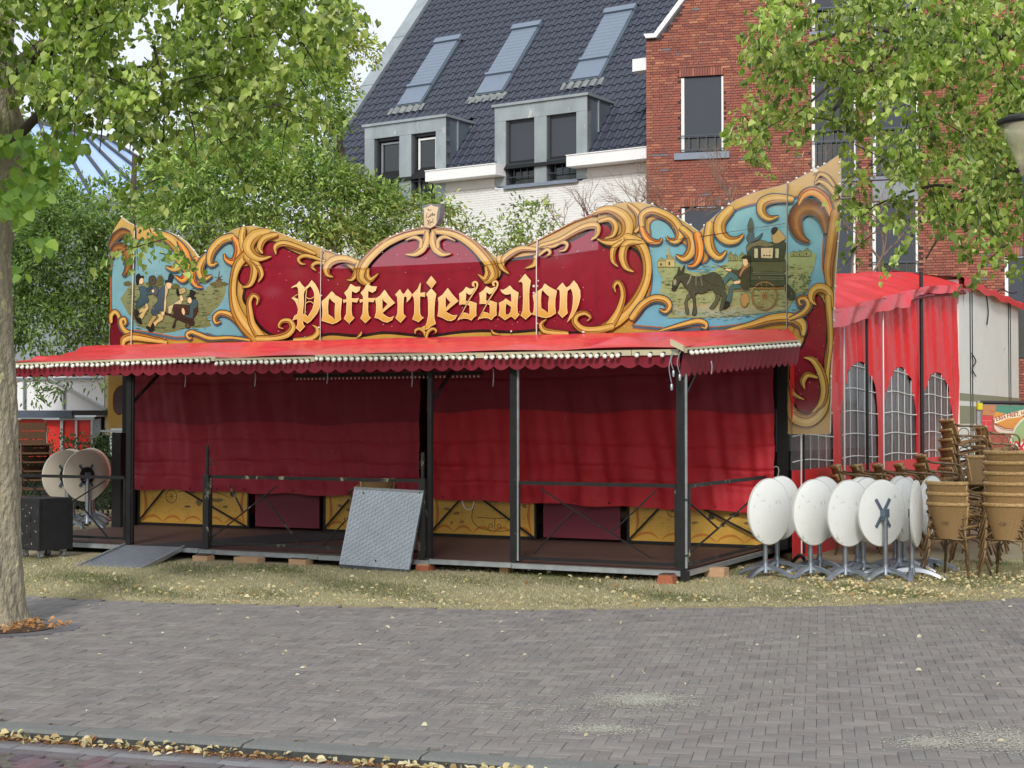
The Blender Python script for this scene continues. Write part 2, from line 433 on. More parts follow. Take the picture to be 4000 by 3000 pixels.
# fallen leaves: on the lawn edge, on the paving, along the kerb
def fallen(xyz, size, seed):
    g_ = np.random.default_rng(seed); n = len(xyz)
    A = g_.normal(size=(n, 3)); A[:, 2] = g_.normal(0, .25, n); N_ = np.stack([g_.normal(0, .5, n), g_.normal(0, .5, n), np.ones(n)], 1)
    pal = np.array([[.62, .52, .30], [.70, .60, .38], [.52, .38, .19], [.74, .66, .46], [.42, .24, .11]])
    c = pal[g_.choice(5, n, p=[.3, .28, .15, .2, .07])]*g_.uniform(.8, 1.1, (n, 1))
    return leaves(xyz, A, N_, g_.uniform(.5, 1.15, n)*size, .34, np.concatenate([c, np.ones((n, 1))], 1), 'n', .7)
x, y, d = scatter(3600, 3.2); keep = (rng.random(len(x)) < np.exp(-d*1.3)*.75+.12); x, y = x[keep], y[keep]
xr = rng.uniform(3.0, 6.5, 900); yr = np.interp(xr, ex, ey)+rng.uniform(0, 2.5, 900); x = np.concatenate([x, xr]); y = np.concatenate([y, yr])
z = np.array([lawn_z(a, b) for a, b in zip(x, y)])+rng.uniform(.008, .04, len(x))
v1, c1 = fallen(np.stack([x, y, z], 1), .05, 1)
n = 190; x = rng.uniform(-6, 6, n); y = rng.uniform(8, 14.9, n); k = (y < np.interp(x, ex, ey)-.02) & np.array([kerb_off(a, b) > .15 for a, b in zip(x, y)])
v2, c2 = fallen(np.stack([x[k], y[k], np.full(k.sum(), .008)], 1), .042, 2); c2[:, :3] = c2[:, :3]*.5+np.array([.33, .32, .27])
n = 1500; s = rng.uniform(-.5, 4.8, n); s = s[rng.random(n) < np.clip(.12+.6*(np.sin(s*2.2+.5)*.5+.5)*(.25+s/3.5), 0, 1)]; n = len(s)
o = .19+np.abs(rng.normal(0, .04, n)); P = np.array([list(KA+KD*a-KN*b) for a, b in zip(s, o)]); P[:, 2] = zr+.008+rng.random(n)*.03
v3, c3 = fallen(P, .05, 3)
n = 260; a = rng.uniform(0, 6.28, n); r_ = .42*np.sqrt(rng.random(n)); P = np.stack([-4.2+r_*np.cos(a)*1.3, 12.72+r_*np.sin(a)*.8, np.full(n, .02)+rng.random(n)*.03], 1)
v4, c4 = fallen(P, .05, 4); c4[:, :3] *= np.array([.8, .5, .35])
tag(link('fallen_leaves', npmesh('fallen_leaves', np.concatenate([v1, v2, v3, v4]), 4, np.concatenate([c1, c2, c3, c4]), MAT['dryleaf'])),
    'pale dry linden leaves scattered over grass, paving and gutter', 'leaves', kind='stuff')
# brown litter strip in the gutter
n = 5000; s = rng.uniform(-1, 5, n); o = .185+np.abs(rng.normal(0, .025, n)); P = np.array([list(KA+KD*a-KN*b) for a, b in zip(s, o)]); P[:, 2] = zr+.004+rng.random(n)*.012
A = rnd_unit(n); A[:, 2] *= .3; vv, cc = leaves(P, A, rnd_unit(n)+[0, 0, 1], rng.uniform(.008, .018, n), .4, np.concatenate([np.array([.30, .15, .07])*rng.uniform(.6, 1.5, (n, 1)), np.ones((n, 1))], 1))
tag(link('gutter_litter', npmesh('gutter_litter', vv, 4, cc, MAT['dryleaf'])), 'rust brown seed litter lying at the foot of the kerb', 'litter', kind='stuff')
# windblown sand on the paving
P_, s_a, cc_ = [], [], []
for (u, v, su, sv, n) in ((1385, 1512, .15, .12, 2600), (1300, 1576, .13, .07, 1100), (2010, 1606, .10, .08, 1000), (2190, 1600, .18, .18, 2400), (1350, 1530, .5, .25, 900), (1700, 1380, .8, .5, 500), (2150, 1300, 1.0, .3, 500), (900, 1500, 1.2, .7, 500), (1500, 1450, 1.6, 1.2, 900)):
    c = ground(*vw(u, v)); n = int(n*1.9); P_.append(np.stack([rng.normal(c.x, su, n), rng.normal(c.y, sv, n), np.full(n, .0055)], 1))
P_ = np.concatenate(P_); k = np.array([kerb_off(a, b) > .05 for a, b in P_[:, :2]]); P_ = P_[k]; n = len(P_)
A = rnd_unit(n); A[:, 2] *= .05; vv, cc = leaves(P_, A, np.tile([0, 0, 1.], (n, 1)), rng.uniform(.003, .013, n), .9, np.concatenate([np.array([.50, .48, .42])*rng.uniform(.75, 1.2, (n, 1)), np.ones((n, 1))], 1), 'heart', .02)
tag(link('sand', npmesh('sand', vv, 4, cc, MAT['dryleaf'])), 'pale sand spilled in thin patches on the brick paving', 'sand', kind='stuff')
# tree pit: earth disc + ring of setts
g = MB(); pc = Vector((-4.3, 12.72, 0))
g.add([pc+Vector((.50*math.cos(t), .36*math.sin(t), .005)) for t in np.linspace(0, 2*math.pi, 33)[:-1]], [tuple(range(32))])
pit = tag(g.build('tree_pit', MAT['earth']), kind='structure')
for k in range(40):
    t0, t1 = 2*math.pi*k/40+.006, 2*math.pi*(k+1)/40-.006
    def q(t, r): return pc+Vector((r*1.0*math.cos(t), r*.74*math.sin(t), 0))
    m1 = MB(); f = random.uniform(.8, 1.1); m1.col = (.125*f, .12*f, .13*f, 1)
    lo = [q(t0, .52), q(t0, .72), q(t1, .72), q(t1, .52)]
    m1.add([p+Vector((0, 0, -.02)) for p in lo]+[p+Vector((0, 0, .003)) for p in lo], [(0, 3, 2, 1), (4, 5, 6, 7), (0, 1, 5, 4), (1, 2, 6, 5), (2, 3, 7, 6), (3, 0, 4, 7)])
    if q((t0+t1)/2, .6).x > -4.95: m1.build('sett', MAT['paver'], pit)
# ================================================================== BUILDINGS
MAT['brick'] = M('red_brick', None, rough=.85, var=.22, scale=14, bump=.5, bscale=60, attr=True)
MAT['mortar'] = M('dark_mortar', C(72, 50, 44), rough=.95, var=.2, scale=10)
MAT['wbrick'] = M('white_painted_brick', C(226, 228, 226), rough=.75, var=.07, scale=3, bump=.4, bscale=60, wear=C(198, 198, 190), wscale=1.5, wamt=.25)
MAT['wmortar'] = M('white_painted_joint', C(208, 209, 205), rough=.85, var=.08, scale=5)
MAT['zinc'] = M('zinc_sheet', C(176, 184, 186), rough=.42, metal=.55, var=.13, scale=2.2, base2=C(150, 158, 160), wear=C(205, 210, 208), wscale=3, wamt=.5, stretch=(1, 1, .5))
MAT['zincside'] = M('dark_shaded_zinc', C(112, 124, 134), rough=.45, metal=.5, var=.15, scale=2)  # for frames and seams, and holds the dormer cheeks' shade in its colour
MAT['tile'] = M('roof_tile', C(62, 67, 81), rough=.45, var=.3, scale=5, base2=C(50, 54, 67), spec=.6, bump=.2, bscale=30)
MAT['tilewear'] = M('lead_flashing', C(120, 124, 122), rough=.7, var=.3, scale=6)
MAT['whiteboard'] = M('white_gutter_board', C(232, 234, 234), rough=.5, var=.05, scale=4, wear=C(200, 200, 196), wscale=3, wamt=.3)
MAT['shutter'] = M('sunscreen_cloth', C(66, 72, 80), rough=.8, var=.1, scale=60, base2=C(58, 63, 71))
MAT['skyshutter'] = M('skylight_shutter', C(122, 134, 150), rough=.5, metal=.3, var=.06, scale=4)
MAT['wframe'] = M('anthracite_frame', C(54, 58, 62), rough=.5, var=.1)
MAT['whiteframe'] = M('white_guide_rail', C(228, 230, 226), rough=.5, var=.05)
MAT['glass'] = M('window_glass', C(22, 30, 30), rough=.05, var=0, spec=1.)
MAT['stone'] = M('blue_stone_sill', C(120, 132, 146), rough=.6, var=.12, scale=8)
MAT['rail'] = M('grey_steel_railing', C(66, 76, 84), rough=.45, metal=.4, var=.1)
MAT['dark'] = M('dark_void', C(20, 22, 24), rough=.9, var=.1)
MAT['panelgrey'] = M('grey_facade_panel', C(128, 136, 142), rough=.6, var=.12, scale=4)

class Fac:
    """facade frame: k along, z up, off outwards"""
    def __init__(s, p0, d, n): s.p0 = Vector(p0); s.d = Vector(d).normalized(); s.n = Vector(n).normalized()
    def pt(s, k, z, off=0): return s.p0+s.d*k+s.n*off+Vector((0, 0, z))
    def un(s, u, v, off=0):
        p = onplane(u, v, s.p0+s.n*off, s.n)-s.p0; return p.dot(s.d), p.z
    def box(s, mb, k0, k1, z0, z1, o0, o1):
        mb.obox(s.pt(k0, z0, o0), s.d*(k1-k0), Vector((0, 0, z1-z0)), s.n*(o1-o0))
def sheet_holes(mb, fac, k0, k1, z0, z1, holes, off):
    ks = sorted({k0, k1, *[h[0] for h in holes], *[h[1] for h in holes]}); zs = sorted({z0, z1, *[h[2] for h in holes], *[h[3] for h in holes]})
    ks = [k for k in ks if k0 <= k <= k1]; zs = [z for z in zs if z0 <= z <= z1]
    for a, b in zip(ks, ks[1:]):
        for c, d in zip(zs, zs[1:]):
            km, zm = (a+b)/2, (c+d)/2
            if any(h[0] < km < h[1] and h[2] < zm < h[3] for h in holes): continue
            mb.add([fac.pt(a, c, off), fac.pt(b, c, off), fac.pt(b, d, off), fac.pt(a, d, off)], [(0, 1, 2, 3)])
def reveals(mb, fac, h, depth, off=0):
    k0, k1, z0, z1 = h
    for (a, b) in (((k0, z0), (k0, z1)), ((k0, z1), (k1, z1)), ((k1, z1), (k1, z0)), ((k1, z0), (k0, z0))):
        mb.add([fac.pt(*a, off), fac.pt(*b, off), fac.pt(*b, off-depth), fac.pt(*a, off-depth)], [(0, 1, 2, 3)])
def brick_box(mb, fac, k0, k1, z0, z1, off, dep):
    """five visible faces"""
    p = [fac.pt(k0, z0, 0), fac.pt(k1, z0, 0), fac.pt(k1, z1, 0), fac.pt(k0, z1, 0)]
    q = [x+fac.n*(off) for x in p]; p = [x+fac.n*(off-dep) for x in p]
    mb.add(p+q, [(4, 5, 6, 7), (0, 1, 5, 4), (1, 2, 6, 5), (2, 3, 7, 6), (3, 0, 4, 7)])

# ---------------- red brick building
RF = Fac((3.25, 37, 0), (.968, -.2516, 0), (-.2516, -.968, 0))
red = thing('brick_building', 'red brick gabled building with grey screened windows behind the tree', 'building', (3.25, 37, 0))
def rk(u, v): return RF.un(u, v)[0]
def rz_(u, v): return RF.un(u, v)[1]
wins = []   # (k0,k1,z0,z1, screen_z, kind)
def win(u0, u1, vt, vb, vs, kind): 
    um = (u0+u1)/2; wins.append((rk(u0, (vt+vb)/2), rk(u1, (vt+vb)/2), rz_(um, vb), rz_(um, vt), rz_(um, vs), kind))
win(2660, 2826, 296, 594, 531, 'sill'); win(3170, 3344, 262, 700, 508, 'tall'); win(3408, 3588, 255, 688, 500, 'tall')
win(2662, 2826, 806, 1130, 1060, 'sill'); win(3164, 3342, 770, 1180, 1080, 'tall'); win(3408, 3586, 786, 1180, 1024, 'tall')
win(3926, 4060, 1000, 1400, 1180, 'plain'); win(3170, 3344, -260, 120, 30, 'tall'); win(3408, 3588, -260, 150, 30, 'tall')
holes = [w[:4] for w in wins]
wk1 = 11.5
def ztop(k): return rz_(2540, 150)+max(0, (k-.35))*1.32
wl = MB(); zt0 = rz_(2540, 150)
sheet_holes(wl, RF, 0, wk1, 0, zt0, holes, -.012)
hh = [h for h in holes if h[3] > zt0]
sheet_holes(wl, RF, 2.6, wk1, zt0, zt0+3.0, hh, -.0125)
wl.add([RF.pt(.35, zt0, -.012), RF.pt(2.6, zt0, -.012), RF.pt(2.6, ztop(2.6), -.012)], [(0, 1, 2)])
wl.add([RF.pt(2.6, ztop(2.6), -.012), RF.pt(2.6, zt0+3, -.012), RF.pt(5, zt0+3, -.012), RF.pt(5, ztop(5), -.012)], [(0, 1, 2, 3)])
wl.add([RF.pt(0, 0, -.012), RF.pt(0, zt0, -.012), RF.pt(0, zt0, -9), RF.pt(0, 0, -9)], [(0, 1, 2, 3)])
for h in holes: reveals(wl, RF, h, .14, -.012)
wall_r = wl.build('wall', MAT['mortar'], red)
bcols = [C(150, 90, 74), C(142, 84, 70), C(156, 98, 78), C(136, 80, 68), C(152, 94, 74), C(130, 80, 70), C(162, 108, 84), C(140, 88, 76)]
rare = [C(116, 106, 110), C(174, 122, 94)]
BW, BH = .21, .0502; pk, pz = .2205, .0622
bl = []
nrow = int((zt0+3.2-.3)/pz)
for r_ in range(nrow):
    z0 = .1+r_*pz; k = 0 if r_ % 2 else -.0
    seq = r_; kk = 0.0; first = True
    while kk < wk1:
        ln = random.choice([.21, .21, .21, .1]) if not first else (.1 if r_ % 2 else .155)
        first = False
        k0, k1 = kk, kk+ln; kk = k1+.0105
        zc = z0+BH/2; kc = (k0+k1)/2
        if zc > ztop(kc)-.06 : continue
        if any(h[0]-.005 < kc < h[1]+.005 and h[2] < zc < h[3]+(.21 if True else 0) for h in holes): continue
        # trim at windows
        for h in holes:
            if h[2] < zc < h[3]:
                if k0 < h[0] < k1: k1 = h[0]
                if k0 < h[1] < k1: k0 = h[1]
        if k1-k0 < .03: continue
        bl.append((k0, k1, z0))
for h in holes:
    n = int((h[1]-h[0]+.08)/.0625)
    for i in range(n): bl.append((h[0]-.04+i*.0625, h[0]-.04+i*.0625+.051, h[3]+.005, 'v'))
def bcol():
    c = random.choice(rare) if random.random() < .035 else random.choice(bcols); f = random.uniform(.9, 1.09); return (c[0]*f, c[1]*f, c[2]*f, 1)
rest = MB(); cnt = 0
protos = {}
order = sorted(range(len(bl)), key=lambda i: abs(bl[i][0]-1.2)+abs(bl[i][2]-8.9)*.8)
for i in order:
    q = bl[i]; v_ = len(q) > 3; hgt = .2 if v_ else BH; k0, k1, z0 = q[:3]
    off = random.uniform(-.002, .003)
    if cnt < 298:
        key = (round(k1-k0, 3), v_, random.randrange(3))
        if key not in protos:
            m1 = MB(); m1.col = bcol(); m1f = Fac((0, 0, 0), RF.d, RF.n); brick_box(m1, m1f, -(k1-k0)/2, (k1-k0)/2, -hgt/2, hgt/2, 0, .03); protos[key] = m1.mesh('brick', MAT['brick'])
        o = link('brick', protos[key], wall_r); o.location = RF.pt((k0+k1)/2, z0+hgt/2, off)-red.location
    else: rest.col = bcol(); brick_box(rest, RF, k0, k1, z0, z0+hgt, off, .03)
    cnt += 1
tag(rest.build('brickwork', MAT['brick'], wall_r), kind='stuff')
def window_unit(parent, F_, h, zs, kind, back=.10, frame='whiteframe'):
    k0, k1, z0, z1 = h
    w = MB(); F_.box(w, k0+.03, k1-.03, z0+.0, z1-.02, -back-.05, -back-.03)
    wp = w.build('window', MAT['glass'], parent)
    w = MB(); F_.box(w, k0+.002, k0+.075, z0+.02, z1-.03, -back-.03, -.03); F_.box(w, k1-.05, k1-.002, z0+.02, z1-.03, -back-.03, -.03); w.build('guide_rail', MAT[frame], wp)
    w = MB(); F_.box(w, k0+.08, k1-.055, z0+.03, z0+.09, -back-.028, -back+.02); w.build('frame', MAT['wframe'], wp); w = MB(); F_.box(w, k0+.08, k1-.055, z1-.08, z1-.02, -back-.028, -back+.02)
    w.build('frame', MAT['wframe'], wp)
    w = MB(); F_.box(w, k0+.08, k1-.055, zs, z1-.03, -back+.022, -back+.034); F_.box(w, k0+.08, k1-.055, zs-.025, zs, -back+.018, -back+.04); w.build('sunscreen', MAT['shutter'], wp)
    return wp
def railing(parent, F_, k0, k1, z0, z1, n, mid=None, off=.03):
    w = MB(); top = z1
    for z in [z0, z1]+([mid] if mid else []): F_.box(w, k0, k1, z-.012, z+.012, off-.012, off+.012)
    if mid: F_.box(w, k0, k1, z0-.05, z0-.028, off-.012, off+.012)
    for i in range(n+1):
        k = k0+.01+(k1-k0-.02)*i/n; F_.box(w, k-.008, k+.008, z0, z1, off-.008, off+.008)
    return w.build('railing', MAT['rail'], parent)
for w_ in wins:
    wp = window_unit(red, RF, w_[:4], w_[4], w_[5])
    k0, k1, z0, z1, zs, kind = w_
    if kind == 'sill':
        railing(wp, RF, k0-.02, k1+.02, z0+.06, z0+.40, 5)
        s = MB(); RF.box(s, k0-.16, k1+.14, z0-.17, z0-.01, -.1, .06); s.build('sill', MAT['stone'], red)
    elif kind == 'tall':
        zr_ = zs+.0
        w = MB()
        for z in (zs, zs-.26, z0+.08): RF.box(w, k0-.02, k1+.02, z-.014, z+.014, .02, .045)
        for i in range(5): k = k0+(k1-k0)*i/4; RF.box(w, k-.009, k+.009, zs-.26, zs, .024, .041)
        for i in range(10): k = k0+(k1-k0)*i/9; RF.box(w, k-.008, k+.008, z0+.08, zs-.26, .024, .041)
        w.build('railing', MAT['rail'], wp)
        s = MB(); RF.box(s, k0-.06, k1+.06, z0-.07, z0-.002, -.1, .05); s.build('sill', MAT['stone'], red)
# grey panels between the storeys
k0, k1 = rk(3408, 700), rk(3588, 700); s = MB(); RF.box(s, k0, k1, rz_(3500, 782), rz_(3500, 704), -.01, .012); s.build('facade_panel', MAT['panelgrey'], red)
k0, k1 = rk(3168, 700), rk(3344, 700); s = MB(); RF.box(s, k0, k1, rz_(3260, 768), rz_(3260, 715), -.01, .012); s.build('facade_panel', MAT['panelgrey'], red)
# gable verge
s = MB()
pts = [RF.pt(.0, zt0, 0), RF.pt(.25, zt0, 0), RF.pt(3.2, ztop(3.2)-.06, 0), RF.pt(3.2, ztop(3.2)+.12, 0), RF.pt(.2, zt0+.1, 0), RF.pt(-.05, zt0+.1, 0)]
s.prism([p-RF.n*.2 for p in pts], RF.n*.28); s.build('verge_board', MAT['whiteboard'], red)

# ---------------- white house with tiled roof
HF = Fac((3.35, 38.0, 0), (-.838, .546, 0), (-.546, -.838, 0))
house = thing('white_house', 'white brick house with dark tiled roof, skylights and zinc dormers', 'building', (3.35, 38, 0))
def hk(u, v, off=0): return HF.un(u, v, off)[0]
def hz(u, v, off=0): return HF.un(u, v, off)[1]
D2 = dict(k0=hk(2294, 560), k1=hk(1932, 560), zt=hz(2292, 362), zb=hz(2100, 722))
D1 = dict(k0=hk(1742, 600), k1=hk(1424, 600), zt=hz(1740, 446), zb=hz(1600, 800))
zg = hz(2524, 575, .45); zgb = hz(2524, 618, .45)
kEnd = 10.85
w = MB()
hs = [(D2['k0'], D2['k1'], D2['zb'], zg), (D1['k0'], D1['k1'], D1['zb'], zg)]
sheet_holes(w, HF, -.05, kEnd, 0, zg-.12, [(a, b, c, zg) for a, b, c, d in hs], -.01)
w.add([HF.pt(kEnd, 0, -.01), HF.pt(kEnd, zg, -.01), HF.pt(kEnd, zg, -10), HF.pt(kEnd, 0, -10)], [(3, 2, 1, 0)])
wall_h = w.build('wall', MAT['wmortar'], house)
bl = []
for r_ in range(int((zg-.35-.1)/.0625)):
    z0 = .1+r_*.0625; kk = -.1 if r_ % 2 else 0
    while kk < kEnd-.2:
        k0, k1 = kk, kk+.21; kk += .2205; kc = (k0+k1)/2
        if any(a-.0 < kc < b and z0+.05 > c-.05 for a, b, c, d in hs): continue
        bl.append((max(0, k0), k1, z0))
bl.sort(key=lambda q: abs(q[0]-1.5)+abs(q[2]-7.2)); pm = {}
rest = MB()
for n, (k0, k1, z0) in enumerate(bl):
    if n < 298:
        key = round(k1-k0, 3)
        if key not in pm: m1 = MB(); brick_box(m1, Fac((0, 0, 0), HF.d, HF.n), -(k1-k0)/2, (k1-k0)/2, -.026, .026, 0, .02); pm[key] = m1.mesh('brick', MAT['wbrick'])
        o = link('brick', pm[key], wall_h); o.location = HF.pt((k0+k1)/2, z0+.026, random.uniform(-.003, .0))-house.location
    else: brick_box(rest, HF, k0, k1, z0, z0+.052, random.uniform(-.003, 0), .02)
tag(rest.build('brickwork', MAT['wbrick'], wall_h), kind='stuff')
for ka_, kb_ in ((-.05, D2['k0']), (D2['k1'], D1['k0'])):
    s = MB(); HF.box(s, ka_, kb_, zg-.52, zgb-.02, -.01, .012); s.build('render_band', MAT['wbrick'], house)
# gutters
for (u0, u1) in ((2212, 2600), (1661, 1936)):
    a, b = hk(u1, 600, .45), hk(u0, 600, .45); a = max(a, -.6)
    s = MB(); HF.box(s, a, b, zgb, zg, .0, .45); HF.box(s, a-.0, b+.01, zg+.001, zg+.025, 0, .47); s.build('gutter', MAT['whiteboard'], house)
a, b = hk(1936, 640, .45), hk(1990, 640, .05)
# roof: slope 49 deg from the wall top
TH = R(48.9); NB = -HF.n; UP = NB*math.cos(TH)+Vector((0, 0, math.sin(TH))); RN = (HF.n*math.sin(TH)+Vector((0, 0, math.cos(TH)))).normalized()
ROR = HF.pt(0, zg-.06, .12)
def rp_(k, m, off=0): return ROR+HF.d*k+UP*m+RN*off
def run_(u, v, off=0):
    p = onplane(u, v, ROR+RN*off, RN)-ROR; return p.dot(HF.d), p.dot(UP)
s = MB(); s.add([rp_(-.2, -.0, -.05), rp_(kEnd, -.0, -.05), rp_(kEnd, 11, -.05), rp_(-4, 11, -.05), rp_(-4, 5, -.05)], [(0, 1, 2, 3, 4)])
roof = s.build('roof', MAT['dark'], house)
# dormer exclusion
ddep = lambda D: (D['zt']-ROR.z)/math.tan(TH)
sk = []
for corners in (((740, 235), (890, 215), (520, 615), (660, 597)), ((1190, 155), (1355, 135), (970, 550), (1125, 532)), ((1725, 60), (1905, 40), (1510, 470), (1680, 450))):
    q = [run_(1200+x/1.4747, y/1.4747, .05) for x, y in corners]
    sk.append((sum(t[0] for t in (q[1], q[3]))/2, sum(t[0] for t in (q[0], q[2]))/2, (q[2][1]+q[3][1])/2, (q[0][1]+q[1][1])/2))
TW, TL = .245, .335
prof = [(0, .0), (.07, -.006), (.13, .004), (.16, .03), (.19, .046), (.22, .04), (.245, .008)]
def tile_mesh(fl):
    mb = MB(); vs = []
    for m_, lift in ((-.0, .026), (TL+.05, -.004)):
        for x, h_ in prof: vs.append(HF.d*(-x)+UP*m_+RN*(h_+lift))
    n = len(prof); fs = [(i, i+n, i+n+1, i+1) for i in range(n-1)]
    for x, h_ in prof: vs.append(HF.d*(-x)+UP*0+RN*(h_+.004))
    fs += [(i+2*n, i, i+1, i+2*n+1) for i in range(n-1)]
    mb.add(vs, fs); return mb
tp = [tile_mesh(0).mesh('roof_tile', MAT['tile'], smooth=45)]
tv = tile_mesh(0); rest = MB(); cnt = 0; tl = []
for r_ in range(int(11/TL)):
    for c_ in range(int((kEnd+4)/TW)+1):
        k, m = kEnd-c_*TW, r_*TL
        if k < -3.8 or (rp_(k-TW, m)-RF.p0).dot(RF.n) > -.12: continue
        u_ok = True
        skip = False
        for D in (D1, D2):
            if D['k0']-.02 < k-TW/2 < D['k1']+.02 and m < (D['zt']-ROR.z)/math.sin(TH)-.12: skip = True
        for a, b, c, d in sk:
            if a < k-TW/2 < b and c-.05 < m+TL/2 < d: skip = True
        if skip: continue
        tl.append((k, m))
tl.sort(key=lambda q: abs(q[0]-1.2)*.8+abs(q[1]-1.2))
cnt = 0
for k, m in tl:
    if cnt < 298:
        o = link('roof_tile', tp[0], roof); o.location = rp_(k, m)-house.location
    else:
        b0 = rp_(k, m)+RN*random.uniform(-.002, .002); rest.add([b0+Vector(x) for x in tv.v], tv.f)
    cnt += 1
tag(rest.build('roof_tiling', MAT['tile'], roof, smooth=45), kind='stuff')
# verge band at the far end
s = MB(); s.obox(rp_(kEnd+.0, -.4, -.12), HF.d*.50, UP*11.5, RN*.24); s.build('verge_band', MAT['zinc'], house)
for i in range(5):
    s = MB(); s.obox(rp_(kEnd-.005, -.2+i*2.4, .121), HF.d*.51, UP*.02, RN*.006); s.build('seam', MAT['zincside'], house)
for a, b, c, d in sk:
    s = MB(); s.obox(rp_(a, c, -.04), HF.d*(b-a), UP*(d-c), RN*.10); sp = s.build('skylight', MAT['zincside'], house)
    s = MB(); L_ = d-c
    s.obox(rp_(a+.05, c+.05, .062), HF.d*(b-a-.1), UP*(L_*.26-.05), RN*.03); s.build('shutter', MAT['skyshutter'], sp)
    s = MB(); s.obox(rp_(a+.05, c+L_*.30, .062), HF.d*(b-a-.1), UP*(L_*.62), RN*.05); s.build('shutter', MAT['skyshutter'], sp)
    s = MB(); s.obox(rp_(a+.02, c+L_*.265, .062), HF.d*(b-a-.04), UP*(L_*.03), RN*.085); s.obox(rp_(a-.01, c+L_*.93, .062), HF.d*(b-a+.02), UP*(L_*.07), RN*.10); s.build('casing', MAT['skyshutter'], sp)
    s = MB()
    for t in range(12):
        mm = c+L_*.30+(t+.5)*L_*.62/12; s.obox(rp_(a+.055, mm, .112), HF.d*(b-a-.11), UP*.006, RN*.003)
    s.build('slat_joint', MAT['zincside'], sp)
    s = MB(); s.grid(lambda i, j: rp_(a-.15+(b-a+.3)*i, c-.32+.30*j, .05+.02*math.sin(i*(b-a+.3)/TW*2*math.pi)), 30, 2); s.build('flashing', MAT['tilewear'], sp)
def dormer(D, wx, label):
    k0, k1, zt, zb = D['k0'], D['k1'], D['zt'], D['zb']; dd = (zt-ROR.z)/math.tan(TH)-.12
    s = MB(); dk = s
    # cheek (right side, facing k-) and top
    s.add([HF.pt(k0, ROR.z-.3, 0), HF.pt(k0, zt-.06, 0), HF.pt(k0, zt-.06, -dd-.3), HF.pt(k0, ROR.z-.3, -.0)], [(0, 1, 2)])
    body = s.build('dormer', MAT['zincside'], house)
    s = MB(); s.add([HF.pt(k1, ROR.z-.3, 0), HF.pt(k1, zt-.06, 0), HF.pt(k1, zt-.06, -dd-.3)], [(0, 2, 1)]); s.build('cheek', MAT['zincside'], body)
    s = MB(); HF.box(s, k0-.06, k1+.06, zt-.07, zt, -dd-.2, .06); s.build('dormer_roof', MAT['zinc'], body)
    for t in (.42, .9):
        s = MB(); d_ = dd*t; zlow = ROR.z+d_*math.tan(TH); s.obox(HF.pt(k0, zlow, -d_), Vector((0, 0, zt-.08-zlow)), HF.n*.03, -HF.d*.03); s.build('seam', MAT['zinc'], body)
    ztw = hz(*wx['hdr']); s = MB(); HF.box(s, k0, k1, ztw, zt-.071, -.2, .0); s.build('fascia_board', MAT['zinc'], body)
    for a, b in wx['posts']:
        s = MB(); HF.box(s, min(a, b), max(a, b), wx['zb'], ztw-.004, -.2, -.004); s.build('post_panel', MAT['zinc'], body)
    return body, ztw
x7 = lambda x: hk(1900+x/3.318, 600)
posts = [(D2['k1'], x7(248)), (x7(620), x7(778)), (x7(1165), D2['k0'])]
zb2 = hz(2087, 716)
b2, ztw2 = dormer(D2, dict(hdr=(2250, 436), posts=posts, zb=zb2), '')
s = MB(); HF.box(s, x7(1195), x7(240), zb2-.09, zb2-.001, -.2, .09); s.build('sill', MAT['stone'], b2)
def dormer_window(body, ka, kb, z0, z1, zs, rail, tilt=False):
    k0, k1 = min(ka, kb), max(ka, kb)
    s = MB(); HF.box(s, k0, k1, z0, z1, -.24, -.22); wp = s.build('window', MAT['glass'], body)
    s = MB(); HF.box(s, k0+.0, k0+.05, z0, z1, -.2, -.1); HF.box(s, k1-.07, k1, z0, z1, -.2, -.06); HF.box(s, k0+.05, k1-.07, z1-.07, z1, -.2, -.1); HF.box(s, k0+.05, k1-.07, z0, z0+.06, -.2, -.1)
    s.build('frame', MAT['wframe'], wp)
    if zs is not None:
        s = MB(); HF.box(s, k0+.055, k1-.075, zs, z1-.075, -.13, -.115); s.build('sunscreen', MAT['shutter'], wp)
    if rail: railing(wp, HF, k0+.01, k1-.03, z0+.22, z0+.56, 4, mid=None, off=-.03); 
    return wp
dormer_window(b2, x7(250), x7(618), zb2, ztw2-.003, zb2+.45, True)
dormer_window(b2, x7(780), x7(1163), zb2, ztw2-.003, zb2+.45, True)
x2 = lambda x: hk(1200+x/1.4747, 620)
zb1 = hz(1600, 790)
b1, ztw1 = dormer(D1, dict(hdr=(1700, 512), posts=[(D1['k1'], x2(385)), (x2(530), x2(598)), (x2(740), D1['k0'])], zb=zb1), '')
for a, b in ((x2(386), x2(529)), (x2(599), x2(739))):
    wp = dormer_window(b1, a, b, zb1, ztw1-.003, None, True)
    k0, k1 = min(a, b), max(a, b)
    s = MB(); HF.box(s, k0+.09, k0+.13, zb1+.06, ztw1-.1, -.215, -.17); HF.box(s, k1-.17, k1-.12, zb1+.06, ztw1-.1, -.215, -.17); HF.box(s, k0+.13, k1-.17, ztw1-.17, ztw1-.12, -.215, -.17); s.build('sash', MAT['whiteboard'] if a == x2(599) else MAT['panelgrey'], wp)
s = MB(); HF.box(s, x2(760), x2(370), zb1-.09, zb1-.001, -.2, .09); s.build('sill', MAT['stone'], b1)
# eaves box beside the gable
s = MB(); a = onplane(2470, 232, HF.pt(0, 0, .45), HF.n); kk, zz = HF.un(2470, 232, .45); z2 = HF.un(2470, 280, .45)[1]
HF.box(s, -.6, kk, z2, zz, .05, .45); s.build('eaves_box', MAT['whiteboard'], house)

